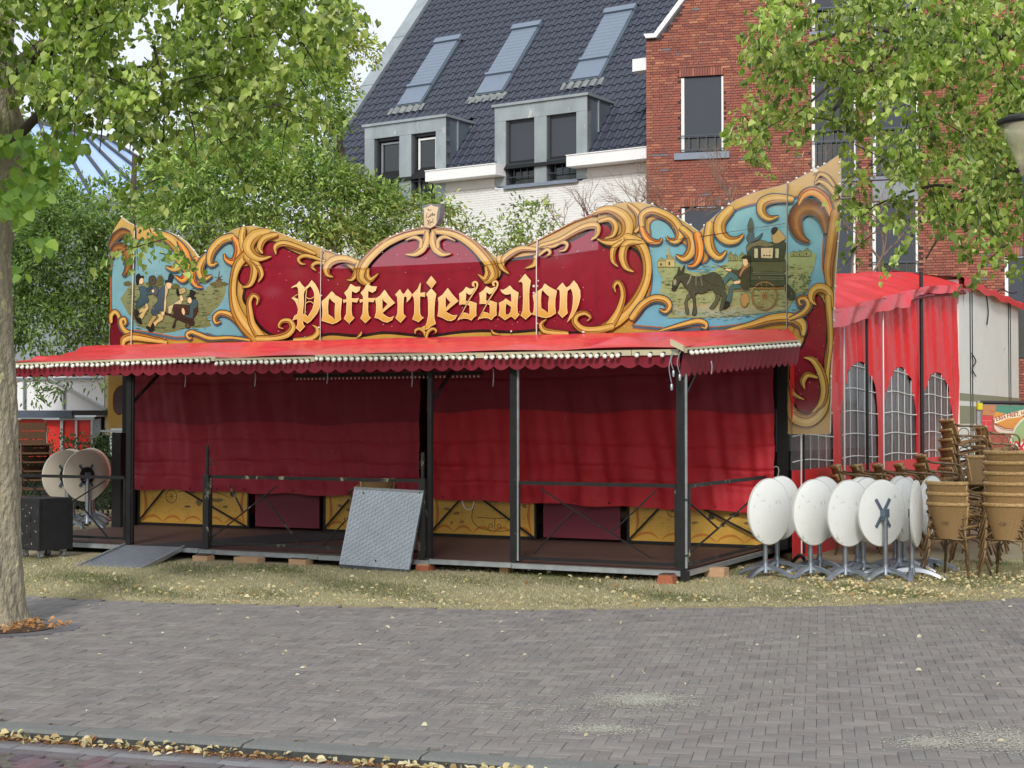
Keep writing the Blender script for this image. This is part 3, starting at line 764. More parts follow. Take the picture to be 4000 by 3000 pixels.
# ---------------- glass roofed building far left
glb = thing('glass_roofed_building', 'building with blue glazed roof half hidden behind the left trees', 'building', tuple(atY(250, 1650, 48).xy)+(0,))
MAT['blueglass'] = M('blue_roof_glass', C(150, 182, 226), rough=.12, var=.06, scale=.6, spec=1.)
tl_, tr_, br_, bl_ = atY(100, 470, 50), atY(430, 548, 50), atY(760, 760, 45), atY(150, 760, 45)
wb = MB(); wb.prism([bl_-Vector((3, 0, 0)), br_+Vector((1, 0, 0)), Vector((br_.x+1, 45, 0)), Vector((bl_.x-3, 45, 0))], (0, 5, 0)); wb.build('wall', MAT['panelgrey'], glb)
s = MB()
for i in range(6):
    f0, f1 = i/6+.008, (i+1)/6-.008
    a, b, c, d = bl_.lerp(br_, f0), bl_.lerp(br_, f1), tl_.lerp(tr_, f1), tl_.lerp(tr_, f0)
    m1 = MB(); m1.prism([a, b, c, d], (0, .02, -.03)); m1.build('pane', MAT['blueglass'], glb)
for i in range(7):
    s.bar(bl_.lerp(br_, i/6), tl_.lerp(tr_, i/6), .09, .14)
s.bar(tl_, tr_, .16, .2); s.build('glazing_bar', MAT['wframe'], glb)
# ================================================================== THE STAND
MAT['redtarp'] = M('red_pvc_tarp', C(212, 34, 44), rough=.32, var=.08, scale=2, bump=.8, bscale=4, spec=.7, wear=C(224, 84, 96), wscale=2.5, wamt=.12)
MAT['redwall'] = M('red_pvc_wall', C(220, 26, 32), rough=.42, var=.08, scale=1.5, bump=.2, bscale=9, spec=.55)
MAT['curtain'] = M('maroon_curtain', C(182, 54, 72), rough=.7, var=.24, scale=2.2, bump=.5, bscale=5, base2=C(164, 44, 62), wear=C(198, 94, 108), wscale=14, wamt=.4, stretch=(1, 1, .7))
MAT['curtain_r'] = M('red_curtain', C(208, 46, 58), rough=.66, var=.22, scale=2.2, bump=.5, bscale=5, base2=C(192, 38, 50), wear=C(218, 90, 98), wscale=14, wamt=.35, stretch=(1, 1, .7))
MAT['valance'] = M('maroon_valance', C(128, 28, 46), rough=.6, var=.15, scale=5, wear=C(196, 160, 160), wscale=6, wamt=.16)
MAT['bpost'] = M('black_steel', C(34, 35, 36), rough=.5, metal=.3, var=.2, scale=8, wear=C(128, 128, 120), wscale=14, wamt=.32)
MAT['wornrail'] = M('worn_black_rail', C(48, 48, 46), rough=.55, metal=.3, var=.2, wear=C(168, 164, 138), wscale=7, wamt=.62, stretch=(1, 1, .6))
MAT['alu'] = M('aluminium', C(168, 174, 176), rough=.42, metal=.6, var=.18, scale=7, wear=C(90, 92, 90), wscale=8, wamt=.35)
MAT['cream'] = M('cream_board', C(188, 180, 148), rough=.6, var=.15, scale=6, wear=C(110, 100, 80), wscale=10, wamt=.3)
MAT['plank'] = M('brown_deck_board', C(84, 66, 58), rough=.6, var=.28, scale=3, base2=C(70, 54, 48), bump=.4, bscale=30, stretch=(.6, 6, 1), wear=C(132, 118, 106), wscale=5, wamt=.3)
MAT['mat'] = M('charcoal_mat', C(42, 43, 47), rough=.95, var=.15, scale=30, bump=.6, bscale=200)
MAT['block'] = M('wood_block', C(192, 160, 126), rough=.8, var=.2, scale=8, base2=C(170, 132, 98), wear=C(206, 182, 152), wscale=12, wamt=.4, stretch=(1, 1, 5))
MAT['brickb'] = M('red_block', C(158, 92, 66), rough=.85, var=.25, scale=12)
MAT['bulb'] = M('frosted_bulb', C(232, 228, 216), rough=.12, var=.03, spec=.9, coat=.5)
MAT['ybase'] = None
MAT['maroonpanel'] = M('maroon_panel', C(112, 40, 54), rough=.55, var=.1, scale=4, wear=C(140, 80, 90), wscale=10, wamt=.12)
MAT['clear'] = M('clear_pvc_window', C(112, 116, 118), rough=.16, var=.2, scale=2, bump=.3, bscale=6, alpha=.6, spec=.7)
MAT['wline'] = M('white_window_tape', C(222, 222, 218), rough=.6, var=.03)
MAT['black'] = M('black_strap', C(22, 20, 21), rough=.6, var=.1)
MAT['wagon'] = M('white_wagon_wall', C(222, 224, 216), rough=.4, var=.05, scale=2, wear=C(176, 172, 156), wscale=2, wamt=.22)
MAT['olive'] = M('olive_stripe', C(134, 136, 108), rough=.5, var=.08)
MAT['checker'] = M('checker_plate', C(172, 178, 184), rough=.34, metal=.75, var=.2, scale=6, wear=C(120, 122, 120), wscale=12, wamt=.3)
MAT['checkerd'] = M('checker_plate_ground', C(104, 110, 118), rough=.5, metal=.4, var=.2, scale=6)
import mathutils.noise as mnoise
MAT['curtain_shade'] = M('shaded_curtain', C(146, 44, 62), rough=.75, var=.24, scale=2.4, base2=C(132, 38, 56), bump=.4, bscale=6)  # curtain colour darkened to hold the shade under the awning
ZF = .16; TB = 3.1
A_ = lambda *p: SP(*p)
def sbox(mb, s0, s1, t0, t1, z0, z1):
    mb.obox(SP(s0, t0, z0), SD*(s1-s0), TD*(t1-t0), Vector((0, 0, z1-z0)))
def smooth_noise(a, b, sd=0):
    return (math.sin(a*2.3+sd)+math.sin(a*5.1+b*1.7+sd*2)*.5+math.sin(b*3.3-a*1.1+sd)*.6+math.sin(a*11+b*7+sd)*.22)/2.3

stand = thing('pancake_stand', 'large fairground stand with painted scroll fascia, red awning and closed maroon curtains', 'stand', tuple(SP(-4.5, 1.5, 0)))
# ---- deck
dk = thing('deck_floor', None, None); COL.objects.unlink(dk); bpy.data.objects.remove(dk)
SR = 3.05   # right edge end (t) ; splayed side
PE = ground(3222, 2130, 0) ; q = PE-S0; sE, tE = q.dot(SD), q.dot(TD)
def s_right(t): return max(0, t)*(sE/tE)
pw = .19; pls = []
s0 = -9.9
mb = MB(); mb.prism([SP(-9.9, 0, ZF-.045), SP(0, 0, ZF-.045), SP(sE, tE, ZF-.045), SP(-9.9, tE, ZF-.045)], (0, 0, .02))
deck = mb.build('deck', MAT['alu'], stand)
t = .03; n = 0
while t < tE-.05:
    # boards in three lengths running along s
    cuts = [-9.88, -6.2, -3.1, min(s_right(t), s_right(t))-.03]
    for a, b in zip(cuts, cuts[1:]):
        m1 = MB(); t1 = min(t+pw-.006, tE)
        m1.prism([SP(a+.004, t, ZF-.022), SP(b-.004, t, ZF-.022), SP(b-.004+(s_right(t1)-s_right(t) if b > -1 else 0), t1, ZF-.022), SP(a+.004, t1, ZF-.022)], (0, 0, .022))
        m1.build('board', MAT['plank'], deck)
    t += pw
m1 = MB(); m1.prism([SP(-7.25, .03, ZF+.002), SP(-6.35, .03, ZF+.002), SP(-5.0, 2.95, ZF+.002), SP(-6.7, 2.95, ZF+.002)], (0, 0, .006)); m1.build('mat', MAT['mat'], deck)
# aluminium edge beams
cuts = [-9.9, -7.35, -6.3, -4.55, -3.05, -2.0, .0]
for i, (a, b) in enumerate(zip(cuts, cuts[1:])):
    m1 = MB(); dz = [0, -.0, -.008, -.012, .004, 0][i]
    sbox(m1, a+.004, b-.004, -.045, 0, ZF-.055+dz, ZF-.004+dz); sbox(m1, a+.004, b-.004, -.062, -.045, ZF-.055+dz, ZF-.042+dz); m1.build('edge_beam', MAT['alu'], deck)
m1 = MB(); m1.obox(SP(.0, -.05, ZF-.055), SP(sE, tE, 0)-SP(0, 0, 0), SD*.045, (0, 0, .05)); m1.build('edge_beam', MAT['alu'], deck)
m1 = MB(); sbox(m1, -9.9, -9.86, 0, tE, ZF-.055, ZF-.004); m1.build('edge_beam', MAT['alu'], deck)
m1 = MB(); sbox(m1, -.03, .05, -.065, .0, ZF-.09, ZF+.0); m1.build('corner_cap', MAT['bpost'], deck)
# dark underframe well back under the deck
for s in (-9, -6.5, -4, -1.4): m1 = MB(); sbox(m1, s, s+.06, .25, tE-.1, .02, ZF-.06); m1.build('underframe', MAT['bpost'], deck)

# ---- posts
def post(s, t, z0, z1, w=.07, m='bpost', name='post'):
    m1 = MB(); sbox(m1, s-w/2, s+w/2, t-w/2, t+w/2, z0, z1); return m1.build(name, MAT[m], stand)
for s, w in ((-7.47, .075), (-3.09, .05), (-2.02, .075), (-.06, .085)):
    p = post(s, .06, ZF, 2.42 if s < -3.2 or s > -3 else 2.42, w)
    if s == -3.09: continue
    m1 = MB(); sbox(m1, s+w/2+.002, s+w/2+.022, .04, .06, ZF+.02, 2.3); m1.build('cable', MAT['alu'] if s > -7 else MAT['black'], p)
# short gate posts with scroll hooks
for s, z1 in ((-6.23, 1.42), (-3.17, 1.36)):
    m1 = MB(); sbox(m1, s-.045, s+.04, .0, .07, ZF-.0, 1.06); sbox(m1, s-.02, s+.012, .02, .05, 1.06, z1)
    p = m1.build('gate_post', MAT['wornrail'], stand)
    m1 = MB(); dirn = 1 if s < -5 else -1
    pts = [SP(s+dirn*(.03+.05*math.sin(a)), .035, 1.16+.16*(a/6.3)+.012*math.cos(a*2)) for a in np.linspace(0, 6.6, 22)]
    m1.tube(pts, .007, 5); m1.build('scroll_hook', MAT['bpost'], p)
# ---- railings (frame + braces)
def bar_part(nm, par, p, q, w, m='wornrail', h=None):
    m1 = MB(); m1.bar(p, q, w, h); return m1.build(nm, MAT[m], par)
def panel_rail(a0, a1, zt, zb, braces, fn, mname='wornrail', w=.032):
    base = bar_part('railing', stand, fn(a0, zt), fn(a1, zt), w, mname, w*1.2)
    bar_part('bottom_rail', base, fn(a0, zb), fn(a1, zb), w, mname, w)
    for x in (a0, a1): bar_part('upright', base, fn(x, zb-.02), fn(x, zt-.02), w, mname)
    for (xa, za, xb, zb_) in braces: bar_part('brace', base, fn(xa, za), fn(xb, zb_), .02, mname, .012)
    return base
fr = lambda s, z: SP(s, .06, z)
def fs(u, v): return onT(u, v, .06)
r2 = lambda x, y: fs(700+x/2.011, 1700+y/2.011); r3 = lambda x, y: fs(1600+x/1.7015, 1700+y/1.7015); z1_ = lambda x, y: fs(x/1.659, 1300+y/1.659)
ztr = 1.035
panel_rail(-6.2, -3.15, ztr, ZF+.07, [(*r2(225, 830), *r2(770, 397)), (*r2(665, 482), *r2(970, 880)), (*r2(392, 388), *r2(500, 600)), (*r2(1110, 885), *r2(1400, 570))], fr)
panel_rail(-1.97, -.12, ztr, ZF+.05, [(*r3(870, 358), *r3(1610, 820)), (*r3(820, 792), *r3(1085, 508)), (*r3(1342, 648), *r3(1640, 366))], fr, 'bpost')
panel_rail(-9.75, -7.55, 1.0, ZF+.07, [(*z1_(440, 1112), *z1_(680, 960)), (*z1_(500, 1090), *z1_(695, 1322)), (*z1_(165, 935), *z1_(300, 1110))], fr, 'bpost')
eD = (SP(sE, tE, 0)-SP(0, 0, 0)); eL = eD.length; eD.normalize(); EN = Vector((eD.y, -eD.x, 0))
def fe(x, z): return SP(.0, .06, z)+eD*x
def ef(u, v):
    p = onplane(u, v, SP(0, .06, 0), EN)-SP(0, .06, 0); return p.dot(eD), p.z
rr3 = lambda x, y: ef(1600+x/1.7015, 1700+y/1.7015)
panel_rail(.05, 2.9, ztr, ZF+.06, [(*rr3(1835, 425), *rr3(2052, 622)), (*rr3(1838, 802), *ef(2950, 1940))], fe)
# ---- back wall: frames, painted boards, curtains
def bs(u, v=1900): return onT(u, v, TB)[0]
for s, w in ((bs(528), .09), (bs(548), .04), (bs(1680), .07), (bs(3050), .07), (bs(3070), .06)):
    post(s, TB, ZF, 2.85, w, 'bpost', 'frame_post')
m1 = MB(); sbox(m1, bs(528)-.06, bs(528)-.03, TB-.2, TB-.17, ZF, 1.55); m1.build('stay_bar', MAT['alu'], stand)
m1 = MB(); sbox(m1, -10.4, .3, TB-.03, TB+.03, 2.72, 2.80); m1.build('lintel', MAT['bpost'], stand)
# light truss bars seen under the awning
m1 = MB(); sbox(m1, -9.6, 0, -.01, .03, 2.30, 2.33); m1.build('front_beam', MAT['bpost'], stand)
for s in (-7.47, -3.09, -.06):
    m1 = MB(); m1.bar(SP(s, .06, 2.36), SP(s, TB-.05, 2.72), .04); m1.build('rafter', MAT['bpost'], stand)
    m1 = MB(); m1.bar(SP(s, .1, 1.95), SP(s, .7, 2.40), .03); m1.build('knee_brace', MAT['bpost'], stand)
def curtain(u0, u1, vb0, vb1, mt, seed):
    a, b = bs(u0), bs(u1); za = onT(u0, vb0, TB)[1]; zb = onT(u1, vb1, TB)[1]; t0 = TB-.15
    def f(i, j):
        s = a+(b-a)*i; zbt = za+(zb-za)*i; z = zbt+(2.8-zbt)*j; low = max(0., 1-j)
        x = s*1.0
        fold = .044*math.sin(x*7.5+2.0*math.sin(x*1.7+seed)+low*.6+1.6*math.sin(j*2.2))+.020*math.sin(x*17+seed*2+2.5*math.sin(j*4+x))+.010*math.sin(x*31+j*9+3*math.sin(x*2))
        crease = sum(-.022*math.exp(-((z-c-.02*math.sin(x*1.3+c*4))/.016)**2) for c in (.92, 1.13, 1.42, 2.3))
        wr = .02*math.sin(x*3.1+z*9+seed)*math.exp(-((z-1.15)/.3)**2)+.010*math.sin(x*6.7-z*15+seed*3)*max(0, math.sin(x*1.1+z*2+seed))
        nv = mnoise.fractal(Vector((x*1.6, z*2.6, seed*7)), 1.0, 2.1, 5)*.022+mnoise.noise(Vector((x*.9+z*1.5, z*5.0, seed)))*.02
        return SP(s, t0-(fold*(low**.7)*1.1+crease+wr+nv), z+.012*math.sin(x*6)*low)
    m1 = MB(); m1.grid(f, 240, 130); o = m1.build('curtain', MAT[mt], stand, smooth=True)
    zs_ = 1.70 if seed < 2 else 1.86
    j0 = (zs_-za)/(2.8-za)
    m2 = MB(); m2.grid(lambda i, j: f(i, j0+.012*math.sin(i*14+seed)+(1-j0)*j)-TD*(.012+.01*(1-j)), 160, 60); m2.build('upper_shade_sheet', MAT['curtain_shade'], o, smooth=True)  # awning shade on the upper curtain, made as a darker sheet
    # hem band with eyelets
    n = int((b-a)/.45)
    m2 = MB()
    for k in range(n):
        i = (k+.5)/n; p = f(i, .02); m3 = MB(); m3.lathe([(.006, 0), (.014, .003), (.014, .0)], tuple(p-TD*.004), 8, axis=-TD); m3.build('eyelet', MAT['black'], o)
    m2.grid(lambda i, j: f(i, j*.035)-TD*.004, 120, 1); m2.build('hem', MAT[mt], o, smooth=True)
    return o
curtain(545, 1665, 1908, 1945, 'curtain', 1.3); curtain(1690, 3038, 1946, 2002, 'curtain_r', 4.1)
# string loop and hanging ties
def cord(name, par, pts, r, m): m1 = MB(); m1.tube(crom(pts, k=5), r, 5); return m1.build(name, MAT[m], par, smooth=True)
q = lambda u, v, tt=TB-.13: SP(onT(u, v, tt)[0], tt, onT(u, v, tt)[1])
cord('string_loop', stand, [q(1804, 1938), q(1806, 1960), q(1815, 1982), q(1830, 1991), q(1845, 1984), q(1852, 1955)], .007, 'whiteboard')
cord('string_loop', stand, [q(3028, 1890), q(3018, 1840), q(3030, 1822), q(3042, 1835), q(3034, 1880)], .007, 'cream')
for u, v0, v1 in ((722, 1440, 1512), (995, 1440, 1510), (1277, 1425, 1500), (1608, 1440, 1512), (1925, 1430, 1510), (2778, 1410, 1462)):
    tt = .3; cord('tie_strap', stand, [q(u, v0, tt), q(u+3, (v0+v1)/2, tt), q(u, v1, tt)], .007, 'alu')
# awning
AZ = 2.44; JS = [-9.75, -7.9, -5.9, -3.9, -1.9, 0]
PEnd = onplane(3128, 1338, SP(0, 2.35, 0), TD); q_ = PEnd-S0; sN, tN, zN = q_.dot(SD), q_.dot(TD), q_.z
fz = lambda s: 2.79+.0*(s)
def fasc_z(s):  # bottom of the fascia
    a = onT(519, 1349, TB-.02); b = onT(3076, 1288, TB-.02); return a[1]+(b[1]-a[1])*(s-a[0])/(b[0]-a[0])
def aw(i, j):
    s = -9.78+(9.80)*i; sb = -10.75+(10.95)*i
    ss = s+(sb-s)*j; tt = -.1+(TB-.08+.1)*j; zb = fasc_z(sb)+.01; zf = AZ+.035
    z = zf+(zb-zf)*j
    n = smooth_noise(ss*1.6, tt*3, 2)*.022+.016*math.sin(ss*1.1+tt*5)+.012*math.sin(tt*14+ss*.9)
    bul = 0
    for c, w, h in ((-.95, .22, .13), (-.35, .16, .07), (-2.3, .3, .05), (-5.2, .4, .04), (-6.6, .3, .045)):
        bul += h*math.exp(-((ss-c)/w)**2)*math.exp(-((j-.18)/.2)**2)
    sag = -.05*math.sin(math.pi*j)
    e = min(1, j*6)*min(1, (1-j)*8)
    return SP(ss, tt, z+(n+bul+sag)*e+(.02*abs(math.sin(ss*2.2)) if j < .05 else 0))
m1 = MB(); m1.grid(aw, 220, 36); aw_o = m1.build('awning', MAT['redtarp'], stand, smooth=True)
def aw2(i, j):
    a = SP(0, -.1, AZ+.035).lerp(PEnd+Vector((0, 0, .03)), i); b = SP(.2, TB-.08, fasc_z(.2)+.01); p = a.lerp(b, j)
    return p+Vector((0, 0, (.02*math.sin(i*9+j*4)+.03*math.sin(i*5))*min(1, j*5)*(1-j)))
m1 = MB(); m1.grid(aw2, 30, 14); m1.build('awning_side', MAT['redtarp'], aw_o, smooth=True)
# bulb strips
def bulb_proto():
    m1 = MB(); m1.lathe([(.010, 0), (.014, .006), (.017, .012), (.022, .028), (.0245, .040), (.021, .052), (.011, .061), (.0, .064)], n=9)
    return m1.mesh('bulb', MAT['bulb'], smooth=True)
BULB = bulb_proto()
def sock_proto():
    m1 = MB(); m1.lathe([(.019, -.012), (.019, .012), (.013, .013)], n=8); return m1.mesh('socket', MAT['black'])
SOCK = sock_proto()
def strip(p, q, spacing, h=.05, down=.6, jit=.12, m='cream'):
    d = (q-p); L = d.length; d.normalize(); nn = Vector((d.y, -d.x, 0)).normalized()
    if nn.y > 0: nn = -nn
    m1 = MB(); m1.obox(p-Vector((0, 0, h*.5)), d*L, nn*-.022, Vector((0, 0, h))); m1.obox(p+Vector((0, 0, h*.5+.001)), d*L, nn*.012-nn*.034, Vector((0, 0, .008)))
    b = m1.build('light_strip', MAT[m], stand); bl_ = root_loc(b)
    n = int(L/spacing)
    for i in range(n):
        c = p+d*(spacing*(i+.5))+nn*.012-Vector((0, 0, .008))
        ax_ = (nn*1.0-Vector((0, 0, down))+d*random.uniform(-jit, jit)-Vector((0, 0, random.uniform(-jit, jit)))).normalized()
        o = link('bulb', BULB, b); o.location = c-bl_; o.rotation_euler = ax_.to_track_quat('Z', 'Y').to_euler(); o.scale = (1, 1, 1)
        k = link('socket', SOCK, b); k.location = c-bl_; k.rotation_euler = o.rotation_euler
    return b
zj = [AZ, AZ+.006, AZ+.03, AZ+.018, AZ-.004, AZ-.012, AZ-.016]
js = [-9.8, -8.7, -6.0, -4.55, -2.3, -.55, -.02]
for i in range(len(js)-1):
    za, zb = zj[i], zj[i+1]
    if i == 2: za, zb = AZ-.0, AZ-.004
    p, q2 = SP(js[i]+.005, -.12, za), SP(js[i+1]-.005, -.12, zb)
    strip(p, q2, .083 if i < 5 else .145, jit=.35 if i < 5 else .1)
strip(SP(.06, -.13, AZ-.0), PEnd, .098, h=.045, down=.5, jit=.05)
# corner junction box + dangling plugs
m1 = MB(); c = SP(-.02, -.16, AZ+.0); d = (SD*.9-Vector((0, 0, .45))).normalized(); m1.obox(c-d*.07+Vector((0, 0, .03)), d*.16, Vector((0, 0, .06)), -TD*.04)
jb = m1.build('junction_box', MAT['cream'], stand)
for k, (dx, L) in enumerate(((-.07, .34), (.02, .24), (-.05, .2))):
    cord('plug_lead', jb, [SP(dx, -.17, AZ), SP(dx-.03, -.19, AZ-L*.5), SP(dx-.01, -.17, AZ-L)], .0055, 'panelgrey')
    m1 = MB(); m1.lathe([(.009, 0), (.014, .02), (.014, .06), (.007, .07)], tuple(SP(dx-.01, -.17, AZ-L-.07)), 8); m1.build('plug', MAT['alu'], jb, smooth=40)
# valances (scalloped)
def valance(p, q2, drop, per, amp, seed, lean=.0, m='valance'):
    d = q2-p; L = d.length; n = int(L/per)*8
    nn = Vector((d.y, -d.x, 0)).normalized()
    if nn.y > 0: nn = -nn
    def f(i, j):
        sc_ = abs(math.sin(math.pi*i*L/per)); dz = drop*(.74)+amp*(sc_**.8)
        return p+d*i-Vector((0, 0, dz*j))-nn*(lean*j)+nn*(.012*math.sin(i*L*5+seed)*j)
    m1 = MB(); m1.grid(f, n, 4); return m1.build('valance', MAT[m], aw_o, smooth=True)
valance(SP(-9.8, -.1, AZ-.02), SP(-.02, -.1, AZ-.035), .12, .19, .045, 1, .02)
valance(SP(.02, -.1, AZ-.03), PEnd-Vector((0, 0, .02)), .26, .12, .05, 2, .05)
# bulb rows inside
m_ = MB()
for i in range(46):
    o = link('small_bulb', BULB, stand); o.scale = (.5, .5, .5); o.location = SP(-6.0+(-3.3+6.0)*i/45, 1.6, 2.285+.0*(i % 2))-stand.location; o.rotation_euler = (math.pi, 0, 0)
sb = MB(); sbox(sb, -6.05, -3.25, 1.58, 1.62, 2.29, 2.33); sb.build('inner_light_bar', MAT['bpost'], stand)
# supports of the left wing behind
m1 = MB(); sbox(m1, -10.2, -10.05, TB-.08, TB-.0, ZF, 2.8); m1.build('frame_post', MAT['bpost'], stand)
sx_ = onT(455, 1900, 2.5)[0]
m1 = MB(); sbox(m1, sx_-.05, sx_+.12, 2.45, 2.6, ZF, 1.55); m1.build('frame_post', MAT['bpost'], stand)

# ---- salon tent behind: side wall with arched windows
SW = .25
def side(u, v): return onS(u, v, SW)
def W3(t, z, off=0): return SP(SW+off, t, z)
tops = [side(*p) for p in ((3090, 1262), (3270, 1220), (3400, 1180), (3587, 1134), (3750, 1122))]
tt_ = np.array([p[0] for p in tops]); zt_ = np.array([p[1] for p in tops])
def ztop3(t): return float(np.interp(t, tt_, zt_))
tent = thing('salon_tent', 'red pvc salon tent with arched window wall on the right of the stand', 'tent', tuple(SP(-3, 8, 0)))
AR = [(3092, 3252, 1480, 1815), (3286, 3428, 1437, 1796), (3453, 3579, 1443, 1785), (3599, 3721, 1446, 1776)]
arches = []
for u0, u1, vt, vb in AR:
    t0, t1 = side(u0, 1700)[0], side(u1, 1700)[0]; tm = (t0+t1)/2
    zt = 2.55 if u0 > 3100 else 2.5; zb = 1.12
    arches.append((t0, t1, zb, zt))
def wrinkle(t, z):
    zz = ztop3(t); f = max(0, min(1, (z-1.0)/2)); return .025*math.sin(t*9+z*2.2+math.sin(t*2)*2)*f+.015*math.sin(t*21+z*5)*f
def inside(t, z):
    for t0, t1, zb, zt in arches:
        c = (t0+t1)/2; r = (t1-t0)/2; 
        if t0 < t < t1 and zb < z:
            zs = zt-.85
            if z < zs or ((t-c)/r)**2+((z-zs)/(zt-zs))**2 < 1: return True
    return False
# wall strips: build columns; for each t column the solid z intervals
m1 = MB(); T0, T1, NT = TB+.02, 13.75, 260
def zint(t):
    for t0, t1, zb, zt in arches:
        if t0 < t < t1:
            c = (t0+t1)/2; r = (t1-t0)/2; zs = zt-min(r*.95, .85); return zb, zs+(zt-zs)*math.sqrt(max(0, 1-((t-c)/r)**2))
    return None
brk = sorted(set(list(np.linspace(T0, T1, NT))+[a[0] for a in arches]+[a[1] for a in arches]))
for a, b in zip(brk, brk[1:]):
    mid = (a+b)/2; za = zint(mid)
    def colq(f0, f1, n):
        for k in range(n):
            q0, q1 = k/n, (k+1)/n
            pa0 = f0(a)+(f1(a)-f0(a))*q0; pa1 = f0(a)+(f1(a)-f0(a))*q1; pb0 = f0(b)+(f1(b)-f0(b))*q0; pb1 = f0(b)+(f1(b)-f0(b))*q1
            m1.add([W3(a, pa0, wrinkle(a, pa0)), W3(b, pb0, wrinkle(b, pb0)), W3(b, pb1, wrinkle(b, pb1)), W3(a, pa1, wrinkle(a, pa1))], [(0, 1, 2, 3)])
    if za is None: colq(lambda t: .02, lambda t: ztop3(t), 10)
    else:
        zl = lambda t: (zint(min(max(t, mid-.45*(b-a)), mid+.45*(b-a))) or za)
        colq(lambda t: .02, lambda t: zl(t)[0], 2)
        def fz_(t):
            for t0, t1, zb, zt in arches:
                if t0-1e-6 <= t <= t1+1e-6:
                    c = (t0+t1)/2; r = (t1-t0)/2; zs = zt-min(r*.95, .85); return zs+(zt-zs)*math.sqrt(max(0, 1-((t-c)/r)**2))
            return za[1]
        colq(fz_, lambda t: ztop3(t), 8)
# ragged rear end bulging past
wallT = m1.build('side_wall', MAT['redwall'], tent, smooth=40)
m1 = MB()
def tail(i, j):
    z = .3+(ztop3(13.7)-.3)*j; w = .75*math.sin(min(1, (1-j)*1.15)*math.pi*.6)+.05
    return W3(13.7+w*i*1.1, z, -.02-.06*math.sin(i*3))
m1.grid(tail, 6, 20); m1.build('side_wall_flap', MAT['redwall'], tent, smooth=True)
for t0, t1, zb, zt in arches:
    c = (t0+t1)/2; r = (t1-t0)/2; zs = zt-min(r*.95, .85); N = 24
    pts = [W3(t0, zb, -.012), W3(t1, zb, -.012)]+[W3(c+r*math.cos(a), zs+(zt-zs)*math.sin(a), -.012) for a in np.linspace(0, math.pi, N)]
    m1 = MB(); m1.add(pts, [tuple(range(len(pts)))[::-1]]); wn = m1.build('arched_window', MAT['clear'], tent)
    nv = 5 if r > .8 else 3
    def lim(t): return zs+(zt-zs)*math.sqrt(max(0, 1-((t-c)/r)**2))
    for k in range(1, nv):
        t = t0+(t1-t0)*k/nv+.02; m1 = MB(); m1.tube([W3(t+.015*math.sin(z*4+k), z, .012) for z in np.linspace(zb, lim(t), 8)], .0055, 4); m1.build('glazing_line', MAT['wline'], wn)
    z = zb+.12
    while z < zt-.05:
        h = r*math.sqrt(max(0, 1-((z-zs)/(zt-zs))**2)) if z > zs else r
        m1 = MB(); m1.tube([W3(t, z+.02*math.sin((t-t0)*2.5)-.02, .014) for t in np.linspace(c-h, c+h, 8)], .008, 4); m1.build('glazing_line', MAT['wline'], wn); z += .31
# straps
for u, mm, w in ((3110, 'whiteboard', .012), (3121, 'black', .02), (3281, 'whiteboard', .02), (3372, 'black', .035), (3436, 'whiteboard', .015), (3588, 'bpost', .06)):
    t = side(u, 1650)[0]; m1 = MB(); m1.tube([W3(t, z, .06) for z in np.linspace(.1, ztop3(t)+(.3 if u == 3588 else .02), 6)], w/2+.004, 5); m1.build('strap', MAT[mm], tent)
# roof of the tent
def rf(i, j):
    t = TB+.2+(14.0-TB-.2)*i; z0 = ztop3(t)+.02; rise = .30
    s = SW+.12-1.5*j
    n = .03*math.sin(t*3+j*5)+.02*math.sin(t*9-j*3)
    z = z0+rise*(1-(1-j)**2.2)+n*(1-abs(j-.5))
    return SP(s, t, z)
m1 = MB(); m1.grid(rf, 90, 12); m1.build('roof', MAT['redtarp'], tent, smooth=True)
m1 = MB(); m1.grid(lambda i, j: SP(SW-1.38-2.5*j, TB+.2+(14-TB-.2)*i, ztop3(TB+.2+(14-TB-.2)*i)+.32-.5*j), 20, 3); m1.build('roof', MAT['redtarp'], tent, smooth=True)
# roof skirt (hanging edge)
def skirt(i, j):
    t = TB+.25+(13.9-TB-.25)*i; dr = .24-.03*i+.02*math.sin(t*2.3)+.012*math.sin(t*7)
    return SP(SW+.13+.03*math.sin(t*5+j*2)+.05*j*math.sin(t*1.7), t, ztop3(t)+.06-dr*j*(1.0 if i < .5 else .6))
m1 = MB(); m1.grid(skirt, 120, 6); m1.build('roof_skirt', MAT['redtarp'], tent, smooth=True)
m1 = MB(); m1.tube([W3(t, ztop3(t)-.10, .07) for t in np.linspace(9, 13.6, 8)], .03, 6); m1.build('roof_rail', MAT['valance'], tent)
m1 = MB(); m1.add([SP(-10.3, TB+.1, 0), SP(-10.3, 13.5, 0), SP(-10.3, 13.5, 3.1), SP(-10.3, TB+.1, 2.8)], [(3, 2, 1, 0)]); m1.add([SP(-10.3, 13.5, 0), SP(.2, 13.5, 0), SP(.2, 13.5, 3.6), SP(-10.3, 13.5, 3.1)], [(0, 1, 2, 3)]); m1.build('back_wall', MAT['redwall'], tent)
m1 = MB(); m1.grid(lambda i, j: SP(-10.3+6.6*i, TB+.1+(13.4-TB)*j, 2.82+(.3*math.sin(i*1.4))+.3*j*i), 8, 8); m1.build('roof', MAT['redtarp'], tent)
# dark interior back wall seen through the windows
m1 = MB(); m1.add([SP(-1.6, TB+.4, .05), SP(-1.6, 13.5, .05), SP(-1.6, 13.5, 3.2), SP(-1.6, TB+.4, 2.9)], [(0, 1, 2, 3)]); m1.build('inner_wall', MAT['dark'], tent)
m1 = MB(); sbox(m1, -1.5, -1.35, 7.5, 13, 1.25, 1.9); m1.build('inner_counter', MAT['panelgrey'], tent)

